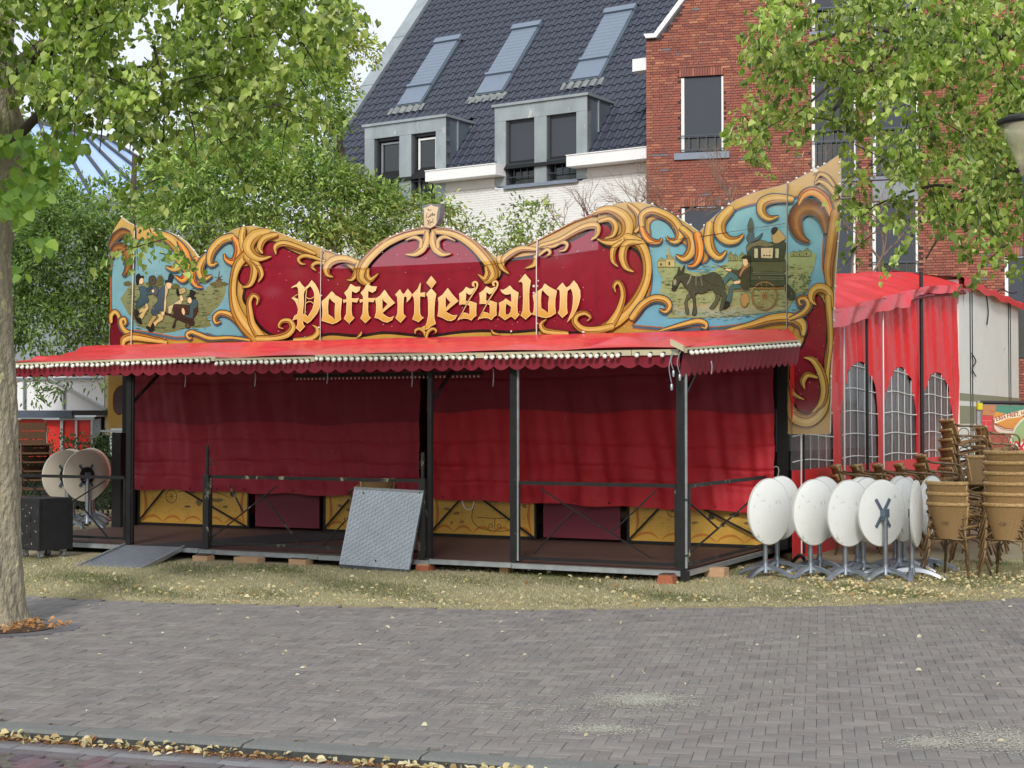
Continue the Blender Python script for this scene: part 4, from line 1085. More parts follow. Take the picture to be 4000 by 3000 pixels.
# wagon
wag = thing('kitchen_wagon', 'white kitchen wagon with olive stripes and red tarp over its roof edge', 'wagon', tuple(SP(0, 17, 0)))
t0w, t1w = 13.3, onS(3978, 1300, SW+.02)[0]
ztw0 = onS(3760, 1100, SW)[1]; ztw1 = onS(3978, 1172, SW)[1]
m1 = MB(); m1.obox(SP(SW-.4, t0w, .55), SD*.42, TD*(t1w-t0w), Vector((0, 0, ztw0-.55))); body = m1.build('body', MAT['wagon'], wag)
def wz(v): return onS(3860, v, SW)[1]
for va, vb in ((1545, 1571), (1590, 1654)):
    m1 = MB(); m1.obox(SP(SW+.02, t0w, wz(vb)), SD*.006, TD*(t1w-t0w+.01), Vector((0, 0, wz(va)-wz(vb)))); m1.build('stripe', MAT['olive'], wag)
for u in (3790, 3798, 3940, 3947):
    t = onS(u, 1300, SW+.03)[0]; m1 = MB(); m1.obox(SP(SW+.02, t, .6), SD*.015, TD*.03, Vector((0, 0, ztw0-.65))); m1.build('panel_seam', MAT['bpost'], wag)
m1 = MB()
def wr(i, j):
    t = t0w-.15+(t1w-t0w+.35)*i
    return SP(SW-1.2+(1.35)*min(1, j*1.5), t, ztw0+.20-.17*min(1, j*1.5)-(.15+.015*math.sin(t*3))*max(0, (j-.66)*3)+.015*math.sin(t*4+j*6))
m1.grid(wr, 60, 14); m1.build('roof_tarp', MAT['redtarp'], wag, smooth=True)
wp = lambda u, v: (lambda q: SP(SW+.05, q[0], q[1]))(onS(u, v, SW+.05))
cord('cable', wag, [wp(3848, 1118), wp(3854, 1160), wp(3860, 1220), wp(3855, 1268)], .014, 'black')
cord('cable', wag, [wp(3850, 1118), wp(3868, 1138), wp(3892, 1140), wp(3915, 1130), wp(3945, 1145), wp(3972, 1142)], .014, 'black')
cord('cable', wag, [wp(3796, 1380), wp(3812, 1412), wp(3798, 1440), wp(3812, 1470)], .012, 'black')
for k in range(3):
    m1 = MB(); m1.lathe([(.0, 0), (.42, 0), (.45, .03), (.45, .18), (.3, .2), (0, .2)], tuple(SP(SW-.2, 14.2+k*2.4, .45)), 20, axis=SD); m1.build('wheel', MAT['black'], wag)

# ---- ramps
rp1 = [ground(300, 2215, .02), ground(548, 2224, .02)]
ramp = thing('ramp_plate', 'grey checker plate ramp lying from the deck edge down to the grass', 'ramp', tuple(rp1[0]))
def checker(mb, A, B, D_, rows, cols_, h, nrm):
    """raised lozenges; A origin, B,D_ edge vectors"""
    for i in range(cols_):
        for j in range(rows):
            c = A+B*((i+.5)/cols_)+D_*((j+.5)/rows); d = (B.normalized()+D_.normalized()*(1 if (i+j) % 2 else -1)).normalized(); e = d.cross(nrm)
            L = B.length/cols_*.62; w = L*.24
            mb.add([c-d*L, c+e*w, c+d*L, c-e*w, c+nrm*h], [(0, 1, 4), (1, 2, 4), (2, 3, 4), (3, 0, 4)] if (d.cross(e)).dot(nrm) > 0 else [(1, 0, 4), (2, 1, 4), (3, 2, 4), (0, 3, 4)])
a = ground(300, 2216, .015); b = ground(549, 2226, .015); c_ = SP(onT(752, 2140, -.02)[0], -.07, ZF-.0); d_ = SP(onT(497, 2131, -.02)[0], -.07, ZF-.0); c_ = d_+(b-a)
nrm = (b-a).cross(d_-a).normalized()
if nrm.z < 0: nrm = -nrm
mb = MB(); mb.prism([a, b, c_, d_], -nrm*.02); plate = mb.build('plate', MAT['checkerd'], ramp)
mb = MB(); checker(mb, a+(b-a)*.02+nrm*.001, (b-a)*.96, (d_-a), 34, 26, .004, nrm); tag(mb.build('tread_pattern', MAT['checker'], ramp), kind='stuff')
mb = MB(); mb.bar(b, c_, .03, .05); mb.build('side_lip', MAT['alu'], ramp)
mb = MB(); mb.bar(a, d_, .03, .05); mb.build('side_lip', MAT['alu'], ramp)
# leaning plate
lean = thing('checker_plate_board', 'silver checker plate board leaning upright against the front railing', 'board', tuple(ground(1470, 2225)))
bl2 = onplane(1322, 2217, SP(0, -.24, 0), TD); br2 = onplane(1594, 2240, SP(0, -.24, 0), TD)
tl2 = onplane(1384, 1906, SP(-4.2, -.0, 0), TD); tr2 = tl2+(br2-bl2)
nrm = (br2-bl2).cross(tl2-bl2).normalized()
if nrm.y > 0: nrm = -nrm
mb = MB(); mb.prism([bl2+(tl2-bl2)*.045, br2+(tr2-br2)*.045, tr2, tl2], -nrm*.03); mb.build('plate', MAT['checker'], lean)
mb = MB(); mb.prism([bl2-nrm*.03, br2-nrm*.03, br2+(tr2-br2)*.045, bl2+(tl2-bl2)*.045], -nrm*.012); mb.build('lower_lip', MAT['checkerd'], lean)
mb = MB(); B_ = (br2-bl2)*.97; checker(mb, bl2+(tl2-bl2)*.055+(br2-bl2)*.015+nrm*.001, B_, (tl2-bl2)*.93, 30, 20, .004, nrm); tag(mb.build('tread_pattern', MAT['alu'], lean), kind='stuff')
mb = MB(); mb.bar(tl2, tr2, .012, .03); mb.build('top_edge', MAT['alu'], lean)
for u, v in ((1420, 1926), (1467, 2190), (1640, 1925), (1335, 2125)):
    p = onplane(u, v, bl2, nrm); mb = MB(); mb.lathe([(.012, 0), (.008, .006), (0, .007)], tuple(p), 8, axis=nrm); mb.build('bolt', MAT['black'], lean)
# ---- blocks under the deck
def block(name, lab, u, v, w, d, h, m, extra=None):
    p = ground(u, v, 0.015); o = thing(name, lab, 'block', tuple(p), 'packing blocks under the deck edge')
    mb = MB(); sbox_o = p; mb.obox(p-SD*w/2, SD*w, TD*d, Vector((0, 0, h))); mb.build('lower_block', MAT[m], o)
    if extra:
        z = h
        for (w2, h2, mm) in extra:
            mb = MB(); mb.obox(p-SD*w2/2+TD*.01+Vector((0, 0, z+.001)), SD*w2, TD*(d*.8), Vector((0, 0, h2))); mb.build('packing_piece', MAT[mm], o); z += h2+.001
block('packing_block', 'pale wood and orange block pair beneath the left gate post', 780, 2196, .22, .14, .075, 'block', [(.16, .02, 'plank')])
block('packing_block', 'long pale timber block in the grass left of the leaning plate', 958, 2206, .34, .16, .085, 'block')
block('packing_block', 'timber block with thin dark packers halfway along the railing', 1160, 2212, .24, .16, .08, 'block', [(.2, .012, 'plank')])
block('packing_block', 'orange and pale block just right of the leaning plate', 1648, 2236, .16, .16, .075, 'brickb', [(.14, .015, 'block')])
block('packing_block', 'small upright pale block below the thin centre post', 1968, 2246, .11, .12, .085, 'block')
block('packing_block', 'stack of red blocks under the deck corner on a small board', 2595, 2290, .26, .18, .02, 'block', [(.17, .055, 'brickb'), (.15, .035, 'brickb'), (.12, .012, 'plank')])
block('packing_block', 'tall wooden crate end under the right deck side', 2790, 2262, .22, .16, .12, 'block')
# ================================================================== PAINTED FASCIA
def artmat(name, rough=.22, coat=.6, wear=C(236, 226, 214), wamt=.12, spec=.55):
    return M(name, None, rough=rough, var=.10, scale=5, attr=True, coat=coat, wear=wear, wscale=26, wamt=wamt, spec=spec, bump=.12, bscale=5)
MAT['paint'] = artmat('fairground_paint', .2, 1.)
MAT['paint'].node_tree.nodes['Principled BSDF'].inputs['Coat IOR'].default_value = 1.85
MAT['boardedge'] = M('board_edge', C(206, 196, 176), rough=.7, var=.2, scale=12)
TF = 3.06
class Art:
    def __init__(s, p0, n, eps=2.2e-5): s.p0 = Vector(p0); s.n = Vector(n).normalized(); s.k = 0; s.eps = eps; s.v = []; s.f = []; s.c = []
    def P(s, u, v): return onplane(u, v, s.p0, s.n)
    def poly(s, pts, col, col2=None, holes=()):
        """pts photo px; col at the top, col2 at the bottom"""
        s.k += 1; loops = [[Vector((p[0], p[1], 0)) for p in pts]]+[[Vector((p[0], p[1], 0)) for p in h] for h in holes]
        allp = [p for L in loops for p in L]; tri = tessellate_polygon(loops); n = len(s.v); off = s.n*(s.eps*s.k)
        s.v += [s.P(p[0], p[1])+off for p in allp]
        v0 = min(p[1] for p in allp); v1 = max(p[1] for p in allp)
        for t in tri:
            a, b, c = [allp[i] for i in t]
            if (b-a).cross(c-a).z > 0: t = (t[0], t[2], t[1])
            s.f.append([i+n for i in t]); 
            for i in t:
                w = (allp[i][1]-v0)/max(1e-6, v1-v0) if col2 else 0
                s.c.append(tuple(col[q]*(1-w)+(col2 or col)[q]*w for q in range(3))+(1,))
    def stroke(s, pts, w, prof, k=6, grow=0., cap=True, rnd=False):
        """variable half widths; prof = [(x,col)...] x from -1..1 across (left..right of travel)"""
        s.k += 1; P, W = crom(pts, w, k); N = len(P)
        if rnd:
            d0 = P[1]-P[0]; d0 = d0/(np.hypot(*d0) or 1); w0 = W[0]; add = []; aw_ = []
            for a_ in (1.0, .8, .5, .2): add.append(P[0]-d0*w0*a_*.9); aw_.append(max(.2, w0*math.sqrt(max(0, 1-a_*a_))))
            P = add+P; W = aw_+W; N = len(P)
        if not isinstance(prof, list): prof = [(-1, prof), (1, prof)]
        rows = []
        for i in range(N):
            d = P[min(i+1, N-1)]-P[max(i-1, 0)]; L = np.hypot(*d) or 1; d = d/L; nn = np.array([-d[1], d[0]]); ww = W[i]+grow
            c = P[i]
            if cap and grow and i == 0: c = c-d*grow*.7
            if cap and grow and i == N-1: c = c+d*grow*1.2
            off = s.n*(s.eps*(s.k+i*.02)); rows.append([s.P(*(c+nn*ww*x))+off for x, _ in prof])
        n = len(s.v); m = len(prof)
        for r in rows: s.v += r
        for i in range(N-1):
            for j in range(m-1):
                a = n+i*m+j; s.f.append([a, a+1, a+m+1, a+m]); s.c += [prof[j][1], prof[j+1][1], prof[j+1][1], prof[j][1]]
    def build(s, name, parent, m='paint', kind='stuff'):
        me = bpy.data.meshes.new(name); org = root_loc(parent) if parent else Vector((0, 0, 0))
        me.from_pydata([tuple(v-org) for v in s.v], [], s.f); a = me.color_attributes.new('Col', 'FLOAT_COLOR', 'CORNER')
        a.data.foreach_set('color', np.array([tuple(c)[:3]+(1,) for c in s.c], dtype=np.float32).ravel()); me.materials.append(MAT[m]); me.update()
        # make every face look towards the viewer side
        nn = np.array(s.n); flip = [p.index for p in me.polygons if np.dot(np.array(p.normal), nn) < 0]
        if flip:
            bm = bmesh.new(); bm.from_mesh(me); bm.faces.ensure_lookup_table(); bmesh.ops.reverse_faces(bm, faces=[bm.faces[i] for i in flip]); bm.to_mesh(me); bm.free()
        return link(name, me, parent)
GOLD = C(198, 158, 74); GOLDL = C(216, 186, 110); GOLDD = C(146, 100, 40); ORG = C(176, 92, 34); BRN = C(96, 48, 22); DARK = C(44, 20, 24)
SLATE = C(74, 100, 116); MAR = C(120, 20, 40); MAR2 = C(104, 16, 34); BLU = C(120, 184, 192); BLU2 = C(104, 176, 204)
fasc = thing('fascia', 'painted gold scroll fascia board reading Poffertjessalon above the awning', 'fascia', tuple(SP(-4.8, TF, 2.8)))
r4 = lambda p: (380+p[0]/2.011, 800+p[1]/2.011)
r5 = lambda p: (1300+p[0]/2.011, 800+p[1]/2.011)
r6 = lambda p: (2300+p[0]/2.011, 600+p[1]/2.011)
r8 = lambda p: (2700+p[0]/1.229, 1000+p[1]/1.229)
top = [(475, 850), (505, 871), (534, 885), (594, 893), (658, 907), (698, 925), (728, 947), (758, 982), (776, 1009), (803, 984), (837, 949), (877, 917), (917, 896), (952, 886), (992, 883), (1041, 894), (1101, 914), (1176, 944), (1257, 971), (1325, 996), (1407, 1034),
       (1434, 999), (1474, 964), (1524, 929), (1578, 906), (1648, 889), (1698, 885), (1747, 892), (1797, 909), (1847, 937), (1897, 971), (1941, 1011), (1996, 986), (2046, 964), (2101, 938), (2170, 902), (2245, 862), (2294, 845), (2350, 818), (2400, 799), (2449, 790), (2499, 791), (2548, 801), (2598, 823), (2648, 850), (2698, 883), (2731, 908),
       (2772, 863), (2822, 819), (2872, 784), (2946, 753), (3021, 733), (3078, 718), (3145, 684), (3220, 645), (3283, 602)]
bots = [(519, 1348), (1000, 1340), (1257, 1336), (1480, 1330), (1850, 1321), (2101, 1315), (2400, 1307), (2700, 1298), (3076, 1287)]
cuts = [533, 1260, 2102, 3078]
def upto(lst, a, b):
    xs_ = [p[0] for p in lst]; ys_ = [p[1] for p in lst]
    f = lambda x: (x, float(np.interp(x, xs_, ys_)))
    return [f(a)]+[p for p in lst if a < p[0] < b]+[f(b)]
pan = []
pan.append([(475, 850), (440, 905), (434, 1060), (425, 1370), (421, 1640), (424, 1674), (491, 1674), (505, 1500), (517, 1349), (531, 884), (505, 871)])
pan.append(upto(top, 535, 1258)+upto(bots, 520, 1255)[::-1])
pan.append(upto(top, 1262, 2099)+upto(bots, 1259, 2099)[::-1])
pan.append(upto(top, 2104, 3076)+upto(bots, 2104, 3075)[::-1])
pan.append([(3080, 717), (3145, 684), (3220, 645), (3283, 602), (3282, 839), (3271, 950), (3260, 1097), (3252, 1246), (3246, 1480), (3241, 1696), (3078, 1696), (3079, 1290)])
# the upper boards of the dome and of its right neighbour lean back a little from their lower edge
HING = [(1260, 2101, (1260, 1052), (2101, 1012), .105), (2101, 2337, (2101, 1010), (2337, 976), .10)]
_H = []
for ua, ub, a, b, tl in HING:
    pa, pb = [onplane(u, v, SP(0, TF, 0), TD) for u, v in (a, b)]; d = (pb-pa).normalized(); up = TD.cross(d)
    if up.z < 0: up = -up
    sa = (onplane(ua, 1000, SP(0, TF, 0), TD)-S0).dot(SD); sb = (onplane(ub, 1000, SP(0, TF, 0), TD)-S0).dot(SD); _H.append((sa, sb, pa, up, tl))
def lean_off(c, p):
    s_ = (c-S0).dot(SD)
    for sa, sb, pa, up, tl in _H:
        if sa < s_ < sb and (c-pa).dot(up) > 0: return TD*((p-pa).dot(up)*tl)
    return Vector((0, 0, 0))
def bend_object(o):
    me = o.data; org = root_loc(o); bm = bmesh.new(); bm.from_mesh(me)
    for sa, sb, pa, up, tl in _H:
        for co, no in ((pa, up), (S0+SD*sa, SD), (S0+SD*sb, SD)):
            bmesh.ops.bisect_plane(bm, geom=bm.verts[:]+bm.edges[:]+bm.faces[:], plane_co=co-org, plane_no=no, dist=1e-7)
    bmesh.ops.split_edges(bm, edges=bm.edges[:])
    for f in bm.faces:
        c = f.calc_center_median()+org
        for v in f.verts: v['x'] if False else None
        offs = [(v, lean_off(c, v.co+org)) for v in f.verts]
        for v, q in offs: v.co += q
    bm.to_mesh(me); bm.free(); me.update()
for n, P in enumerate(pan):
    mb = MB(); mb.prism([onplane(u, v, SP(0, TF, 0), TD) for u, v in P], TD*.03); bo = mb.build('board', MAT['boardedge'], fasc)
    if n in (2, 3): bend_object(bo)
A = Art(SP(0, TF-.0015, 0), -TD)
GT = C(196, 146, 76); GB = C(204, 150, 66)
for P in pan: A.poly([(u, v) for u, v in P], C(200, 164, 92), C(188, 146, 64))
def outl(pts, w, col, closed=True): A.stroke(pts+([pts[0]] if closed else []), [w]*(len(pts)+(1 if closed else 0)), col, k=4)
# ---- fields
def field(pts, tr, fill, fill2, halo, hw=7, brown=True):
    P = [tr(p) for p in pts]; Q = [tuple(x) for x in crom(P+[P[0]], k=4)][:-1]
    if brown: A.stroke(Q+[Q[0]], [hw+4]*(len(Q)+1), ORG, k=1)
    A.stroke(Q+[Q[0]], [hw]*(len(Q)+1), halo, k=1); A.poly(Q, fill, fill2)
fA = [(120, 880), (118, 560), (150, 350), (210, 275), (320, 285), (480, 300), (600, 345), (660, 440), (700, 560), (740, 640), (790, 650), (840, 560), (880, 430), (940, 345), (1000, 300), (1055, 305), (1085, 370), (1075, 470), (1050, 600), (1040, 720), (1060, 850), (1110, 950), (1175, 1028), (1100, 1040), (950, 1045), (800, 1010), (720, 1045), (600, 1050), (450, 1020), (300, 1000), (205, 1000), (150, 930)]
field(fA, r4, C(124, 170, 174), C(112, 164, 176), SLATE, 5)
fB4 = [(1170, 640), (1120, 590), (1150, 500), (1240, 480), (1290, 420), (1300, 350), (1340, 305), (1400, 300), (1480, 350), (1590, 400), (1700, 440), (1790, 450), (1850, 450), (1950, 480), (2030, 560), (2060, 620)]
fB5 = [(200, 590), (260, 560), (300, 470), (380, 380), (470, 320), (580, 270), (700, 245), (850, 250), (1000, 290), (1100, 370), (1170, 470), (1200, 570), (1250, 600), (1320, 570), (1345, 480), (1420, 430), (1590, 400), (1680, 360), (1850, 290), (1990, 210), (2080, 130), (2190, 150)]
fB6 = [(60, 545), (120, 540), (165, 570), (185, 620), (150, 665), (90, 690), (150, 740), (330, 745), (400, 800), (430, 900), (415, 1020), (370, 1140), (290, 1250), (170, 1330), (60, 1365), (-60, 1370)]
fB5b = [(2000, 1000), (1800, 1005), (1650, 985), (1600, 985), (1400, 1000), (1200, 990), (1000, 1000), (850, 1020), (740, 1035), (600, 1020), (400, 1005), (200, 1030), (0, 1015)]
fB4b = [(1740, 1030), (1560, 1050), (1450, 1050), (1330, 1000), (1250, 920), (1200, 820), (1150, 740)]
PB = [r4(p) for p in fB4]+[r5(p) for p in fB5]+[r6(p) for p in fB6]+[r5(p) for p in fB5b]+[r4(p) for p in fB4b]
field(PB, lambda p: p, C(142, 24, 46), C(130, 20, 44), DARK, 6, False)
fC = [(345, 1360), (440, 1240), (490, 1100), (505, 960), (490, 820), (475, 720), (495, 640), (490, 560), (530, 525), (600, 545), (650, 600), (700, 690), (770, 740), (850, 850), (900, 870), (950, 820), (940, 700), (980, 600), (1060, 520), (1160, 450), (1300, 405), (1450, 395), (1560, 385), (1640, 345), (1740, 330), (1820, 400), (1850, 480), (1860, 600), (1850, 750), (1850, 900), (1875, 1020), (1800, 1050), (1735, 1120), (1690, 1210), (1620, 1265), (1500, 1290), (1350, 1320), (1200, 1350), (1050, 1370), (900, 1378), (700, 1385), (480, 1372)]
field(fC, r6, C(126, 178, 182), C(108, 170, 194), SLATE, 5)
fD = [(590, 188), (625, 205), (648, 300), (645, 420), (632, 520), (640, 600), (645, 680), (620, 735), (570, 755), (520, 740), (490, 690), (478, 620), (478, 540), (500, 470), (535, 430), (552, 370), (548, 310), (540, 262)]
field(fD, r8, C(138, 24, 44), C(128, 22, 42), DARK, 5, False)
field([(120, 900), (160, 870), (180, 930), (195, 1000), (190, 1090), (180, 1140), (150, 1140), (110, 1135), (105, 1000)], r4, MAR2, MAR2, DARK, 4, False)
z1c = lambda p: (p[0]/1.659, 1300+p[1]/1.659)
field([(740, 400), (765, 360), (800, 350), (805, 420), (800, 500), (770, 525), (742, 490)], z1c, C(72, 48, 58), C(90, 60, 72), BRN, 5, False)
# ---- painted landscape left (paraders and wheelbarrow)
z5 = lambda p: (500+p[0]/6.38, 1040+p[1]/6.38)
def blob(u, v, ru, rv, col, n=14, jag=.12, col2=None):
    A.poly([(u+ru*(1+random.uniform(-jag, jag))*math.cos(t), v+rv*(1+random.uniform(-jag, jag))*math.sin(t)) for t in np.linspace(0, 2*math.pi, n+1)[:-1]], col, col2)
def land(tr, pts, c1, c2, ntuft, ub, vb, cols):
    A.poly([tr(p) for p in pts], c1, c2)
    for _ in range(ntuft):
        u = random.uniform(*ub); v = random.uniform(*vb); L = random.uniform(6, 26); w = random.uniform(.8, 2.2); c = random.choice(cols)
        A.stroke([(u, v), (u+L/2, v+random.uniform(-2, 2)), (u+L, v+random.uniform(-2, 1))], [.3, w, .3], c, k=2)
GR1, GR2, GR3, GRD = C(120, 132, 84), C(98, 112, 66), C(140, 146, 96), C(64, 70, 44)
A.poly([z5(p) for p in [(40, 480), (180, 430), (400, 400), (700, 420), (900, 440), (1200, 470), (1400, 560), (1700, 600), (1914, 590)]]+[r4(p) for p in [(870, 640), (940, 620), (1015, 640), (1000, 720), (960, 790), (900, 850), (860, 880), (900, 950), (850, 965), (700, 970), (600, 1000), (500, 1010), (330, 960), (240, 850), (180, 740)]], C(134, 142, 100), C(108, 116, 74))
for _ in range(420):
    x, y = random.uniform(230, 960), random.uniform(640, 985)
    if x > 1000-(y-640)*.45: continue
    u, v = r4((x, y)); L = random.uniform(5, 24); A.stroke([(u, v), (u+L/2, v+random.uniform(-1.5, 1.5)), (u+L, v)], [.3, random.uniform(.6, 1.8), .3], random.choice([GR2, GR3, GRD, C(150, 138, 84), C(84, 92, 56)]), k=2)
for x, y, w, h in ((500, 590, 30, 40), (450, 620, 60, 20), (240, 620, 30, 20), (1000, 620, 30, 14), (930, 625, 40, 18), (960, 610, 26, 26), (620, 640, 30, 20)): blob(*r4((x, y)), w/2, h/2, C(96, 96, 60), 9, .25)
A.poly([r4(p) for p in [(497, 600), (505, 540), (512, 600)]], C(80, 86, 66))
A.poly([r4(p) for p in [(945, 590), (972, 590), (985, 645), (930, 645)]], C(112, 104, 66)); A.stroke([r4((925, 565)), r4((990, 590))], [1, 1], BRN); A.stroke([r4((950, 610)), r4((962, 520))], [1.2, 1], BRN); A.stroke([r4((958, 555)), r4((972, 605))], [1, 1], BRN); A.stroke([r4((930, 600)), r4((985, 556))], [1, 1], BRN)
def fig(tr, pts, col, col2=None, ol=1.3, oc=C(30, 28, 26)):
    P = [tr(p) for p in pts]
    if ol: A.stroke(P+[P[0]], [ol]*(len(P)+1), oc, k=3)
    A.poly([tuple(x) for x in crom(P+[P[0]], k=3)][:-1], col, col2)
CO, CO2, SK, TR, BK, TRo = C(74, 90, 100), C(60, 76, 84), C(226, 196, 148), C(196, 176, 118), C(36, 34, 34), C(176, 150, 92)
# left musician
fig(z5, [(260, 1180), (330, 1060), (440, 1040), (440, 930), (500, 950), (520, 1060), (460, 1130), (380, 1290), (350, 1310), (290, 1240), (380, 1130), (300, 1170)], TR)
fig(z5, [(170, 1130), (200, 1070), (290, 1150), (260, 1200), (210, 1330), (170, 1250)], C(52, 40, 36)); fig(z5, [(210, 1340), (290, 1270), (350, 1400), (350, 1440), (290, 1420)], BK)
fig(z5, [(290, 530), (350, 490), (470, 540), (480, 620), (590, 620), (590, 700), (480, 720), (520, 820), (500, 900), (380, 970), (250, 1040), (190, 1000), (260, 900), (200, 910), (190, 880), (320, 760)], C(70, 92, 104), C(56, 78, 84))
blob(*z5((620, 350)), 16, 20, C(64, 56, 44), 16, .03); blob(*z5((620, 350)), 12, 15, C(84, 74, 58), 16, .03); blob(*z5((620, 350)), 3, 4, C(48, 42, 34), 8, .03)
blob(*z5((690, 610)), 15, 20, C(60, 70, 76), 16, .03); blob(*z5((690, 610)), 11, 15, C(78, 90, 96), 16, .03)
fig(z5, [(470, 600), (560, 480), (600, 520), (520, 640)], CO2); fig(z5, [(600, 610), (650, 570), (660, 640), (620, 660)], SK, ol=.7)
fig(z5, [(300, 330), (370, 290), (395, 400), (350, 440), (290, 430)], SK, ol=.8); fig(z5, [(210, 320), (220, 230), (290, 190), (330, 250), (390, 240), (390, 290), (310, 300), (260, 460), (220, 440)], BK)
# walking man with top hat
fig(z5, [(490, 1480), (570, 1340), (640, 1240), (720, 1260), (620, 1400), (560, 1530)], TRo); fig(z5, [(640, 1400), (780, 1290), (740, 1210), (870, 1200), (880, 1320), (740, 1420), (690, 1500)], TR)
fig(z5, [(460, 1510), (520, 1500), (600, 1570), (630, 1620), (540, 1620)], BK); fig(z5, [(580, 1490), (640, 1440), (660, 1590), (610, 1590)], BK)
fig(z5, [(840, 1140), (920, 1120), (910, 1220), (850, 1200)], SK, ol=.8)
fig(z5, [(790, 600), (890, 480), (940, 520), (960, 700), (920, 900), (900, 1110), (840, 1110), (790, 1080), (760, 1180), (680, 1230), (590, 1160), (640, 1000), (750, 880), (750, 750)], CO, CO2)
fig(z5, [(940, 470), (1000, 500), (1000, 640), (960, 780), (970, 900), (940, 1120), (910, 1120), (910, 940), (930, 780)], C(204, 184, 136), ol=.9)
fig(z5, [(960, 440), (1000, 410), (1090, 430), (1090, 500), (1060, 560), (1000, 550)], SK, ol=.9); fig(z5, [(950, 440), (940, 350), (1000, 350), (1040, 200), (1090, 185), (1150, 260), (1100, 390), (1120, 420), (1000, 400)], C(40, 46, 52)); 
# wheelbarrow man
fig(z5, [(1020, 1000), (1160, 930), (1290, 840), (1340, 830), (1340, 940), (1200, 960), (1110, 1050), (1090, 1170), (1020, 1160)], C(196, 184, 140)); fig(z5, [(1300, 780), (1340, 720), (1390, 840), (1330, 870)], SK, ol=.8)
fig(z5, [(1270, 590), (1400, 530), (1450, 640), (1290, 700)], C(176, 160, 110)); fig(z5, [(1230, 560), (1270, 600), (1290, 700), (1250, 740), (1220, 640)], BK)
fig(z5, [(930, 1160), (1140, 1210), (1140, 1020), (1180, 950), (1500, 970), (1740, 1000), (1720, 1180), (1640, 1290), (1660, 1400), (1620, 1480), (1460, 1420), (1230, 1330), (1180, 1500), (1140, 1540), (1120, 1500), (1190, 1290), (940, 1200)], C(70, 48, 42), C(58, 40, 36))
for y in (1040, 1110, 1180, 1260): A.stroke([z5((1150, y)), z5((1400, y+60)), z5((1600, y+120))], [.6, 1, .6], C(38, 26, 24), k=2)
blob(*z5((1500, 1480)), 10, 12, C(52, 38, 34), 14, .02); blob(*z5((1500, 1480)), 6, 8, C(92, 80, 58), 14, .02)
fig(z5, [(1560, 960), (1640, 820), (1730, 860), (1740, 1000), (1640, 1080), (1630, 1280), (1560, 1290), (1430, 1240), (1400, 1200), (1540, 1210)], C(66, 88, 92)); fig(z5, [(1360, 1040), (1400, 1060), (1430, 1150), (1400, 1220), (1350, 1130)], SK, ol=.8)
fig(z5, [(1500, 820), (1560, 770), (1600, 860), (1560, 930), (1500, 880)], SK, ol=.8); fig(z5, [(1460, 750), (1550, 720), (1550, 610), (1620, 600), (1690, 660), (1640, 740), (1700, 790), (1640, 830), (1560, 770)], BK)
# ---- painted landscape right (donkey cart)
z6 = lambda p: (2600+p[0]/4.022, 850+p[1]/4.022)
A.poly([r6(p) for p in [(540, 900), (620, 850), (700, 860), (800, 930), (950, 940), (1080, 860), (1200, 800), (1540, 790), (1700, 760), (1790, 790), (1770, 900), (1740, 960), (1720, 1080), (1640, 1100), (1560, 1230), (1400, 1250), (1100, 1280), (900, 1290), (620, 1290), (640, 1200), (560, 1100), (580, 980)]], C(150, 166, 112), C(148, 158, 112))
A.poly([r6(p) for p in [(640, 1210), (800, 1180), (1100, 1190), (1400, 1200), (1550, 1215), (1400, 1245), (1000, 1275), (700, 1270)]], C(168, 160, 112), C(140, 166, 150))
for _ in range(620):
    x, y = random.uniform(560, 1740), random.uniform(870, 1285); u, v = r6((x, y)); L = random.uniform(5, 26)
    A.stroke([(u, v), (u+L/2, v+random.uniform(-2, 2)), (u+L, v)], [.3, random.uniform(.6, 2), .3], random.choice([C(112, 132, 78), C(160, 168, 112), C(70, 86, 52), C(176, 170, 118), C(130, 140, 84), C(186, 184, 136)]), k=2)
def hut(tr, x, y, w, h, c, rc):
    A.poly([tr(p) for p in [(x, y), (x+w, y), (x+w, y-h), (x, y-h)]], c); A.poly([tr(p) for p in [(x-w*.08, y-h), (x+w*.45, y-h*1.9), (x+w*1.08, y-h)]], rc); A.stroke([tr((x, y)), tr((x, y-h)), tr((x+w*.45, y-h*1.9)), tr((x+w, y-h)), tr((x+w, y))], [.5]*5, GRD, k=1)
    A.poly([tr(p) for p in [(x+w*.3, y-h*.2), (x+w*.5, y-h*.2), (x+w*.5, y-h*.7), (x+w*.3, y-h*.7)]], GRD)
hut(r6, 545, 890, 70, 40, C(176, 168, 110), C(140, 138, 92)); hut(r6, 610, 890, 70, 55, C(186, 176, 116), C(150, 146, 98)); A.poly([r6(p) for p in [(612, 800), (625, 700), (640, 800)]], C(150, 160, 120))
for x, w, h in ((1100, 40, 40), (1140, 34, 30), (1190, 44, 36), (1228, 30, 30), (1590, 60, 22), (1640, 50, 26), (1690, 60, 34)): hut(r6, x, 840 if x < 1500 else 805, w, h, C(140, 146, 96), C(118, 124, 82))
for _ in range(40):
    u, v = r6((random.uniform(1580, 1740), random.uniform(940, 1070))); blob(u, v, random.uniform(2, 6), random.uniform(1, 3), random.choice([C(74, 92, 56), C(96, 112, 68), C(60, 74, 50)]), 7, .3)
DK, DK2, DK3 = C(58, 58, 50), C(46, 46, 40), C(84, 88, 68)
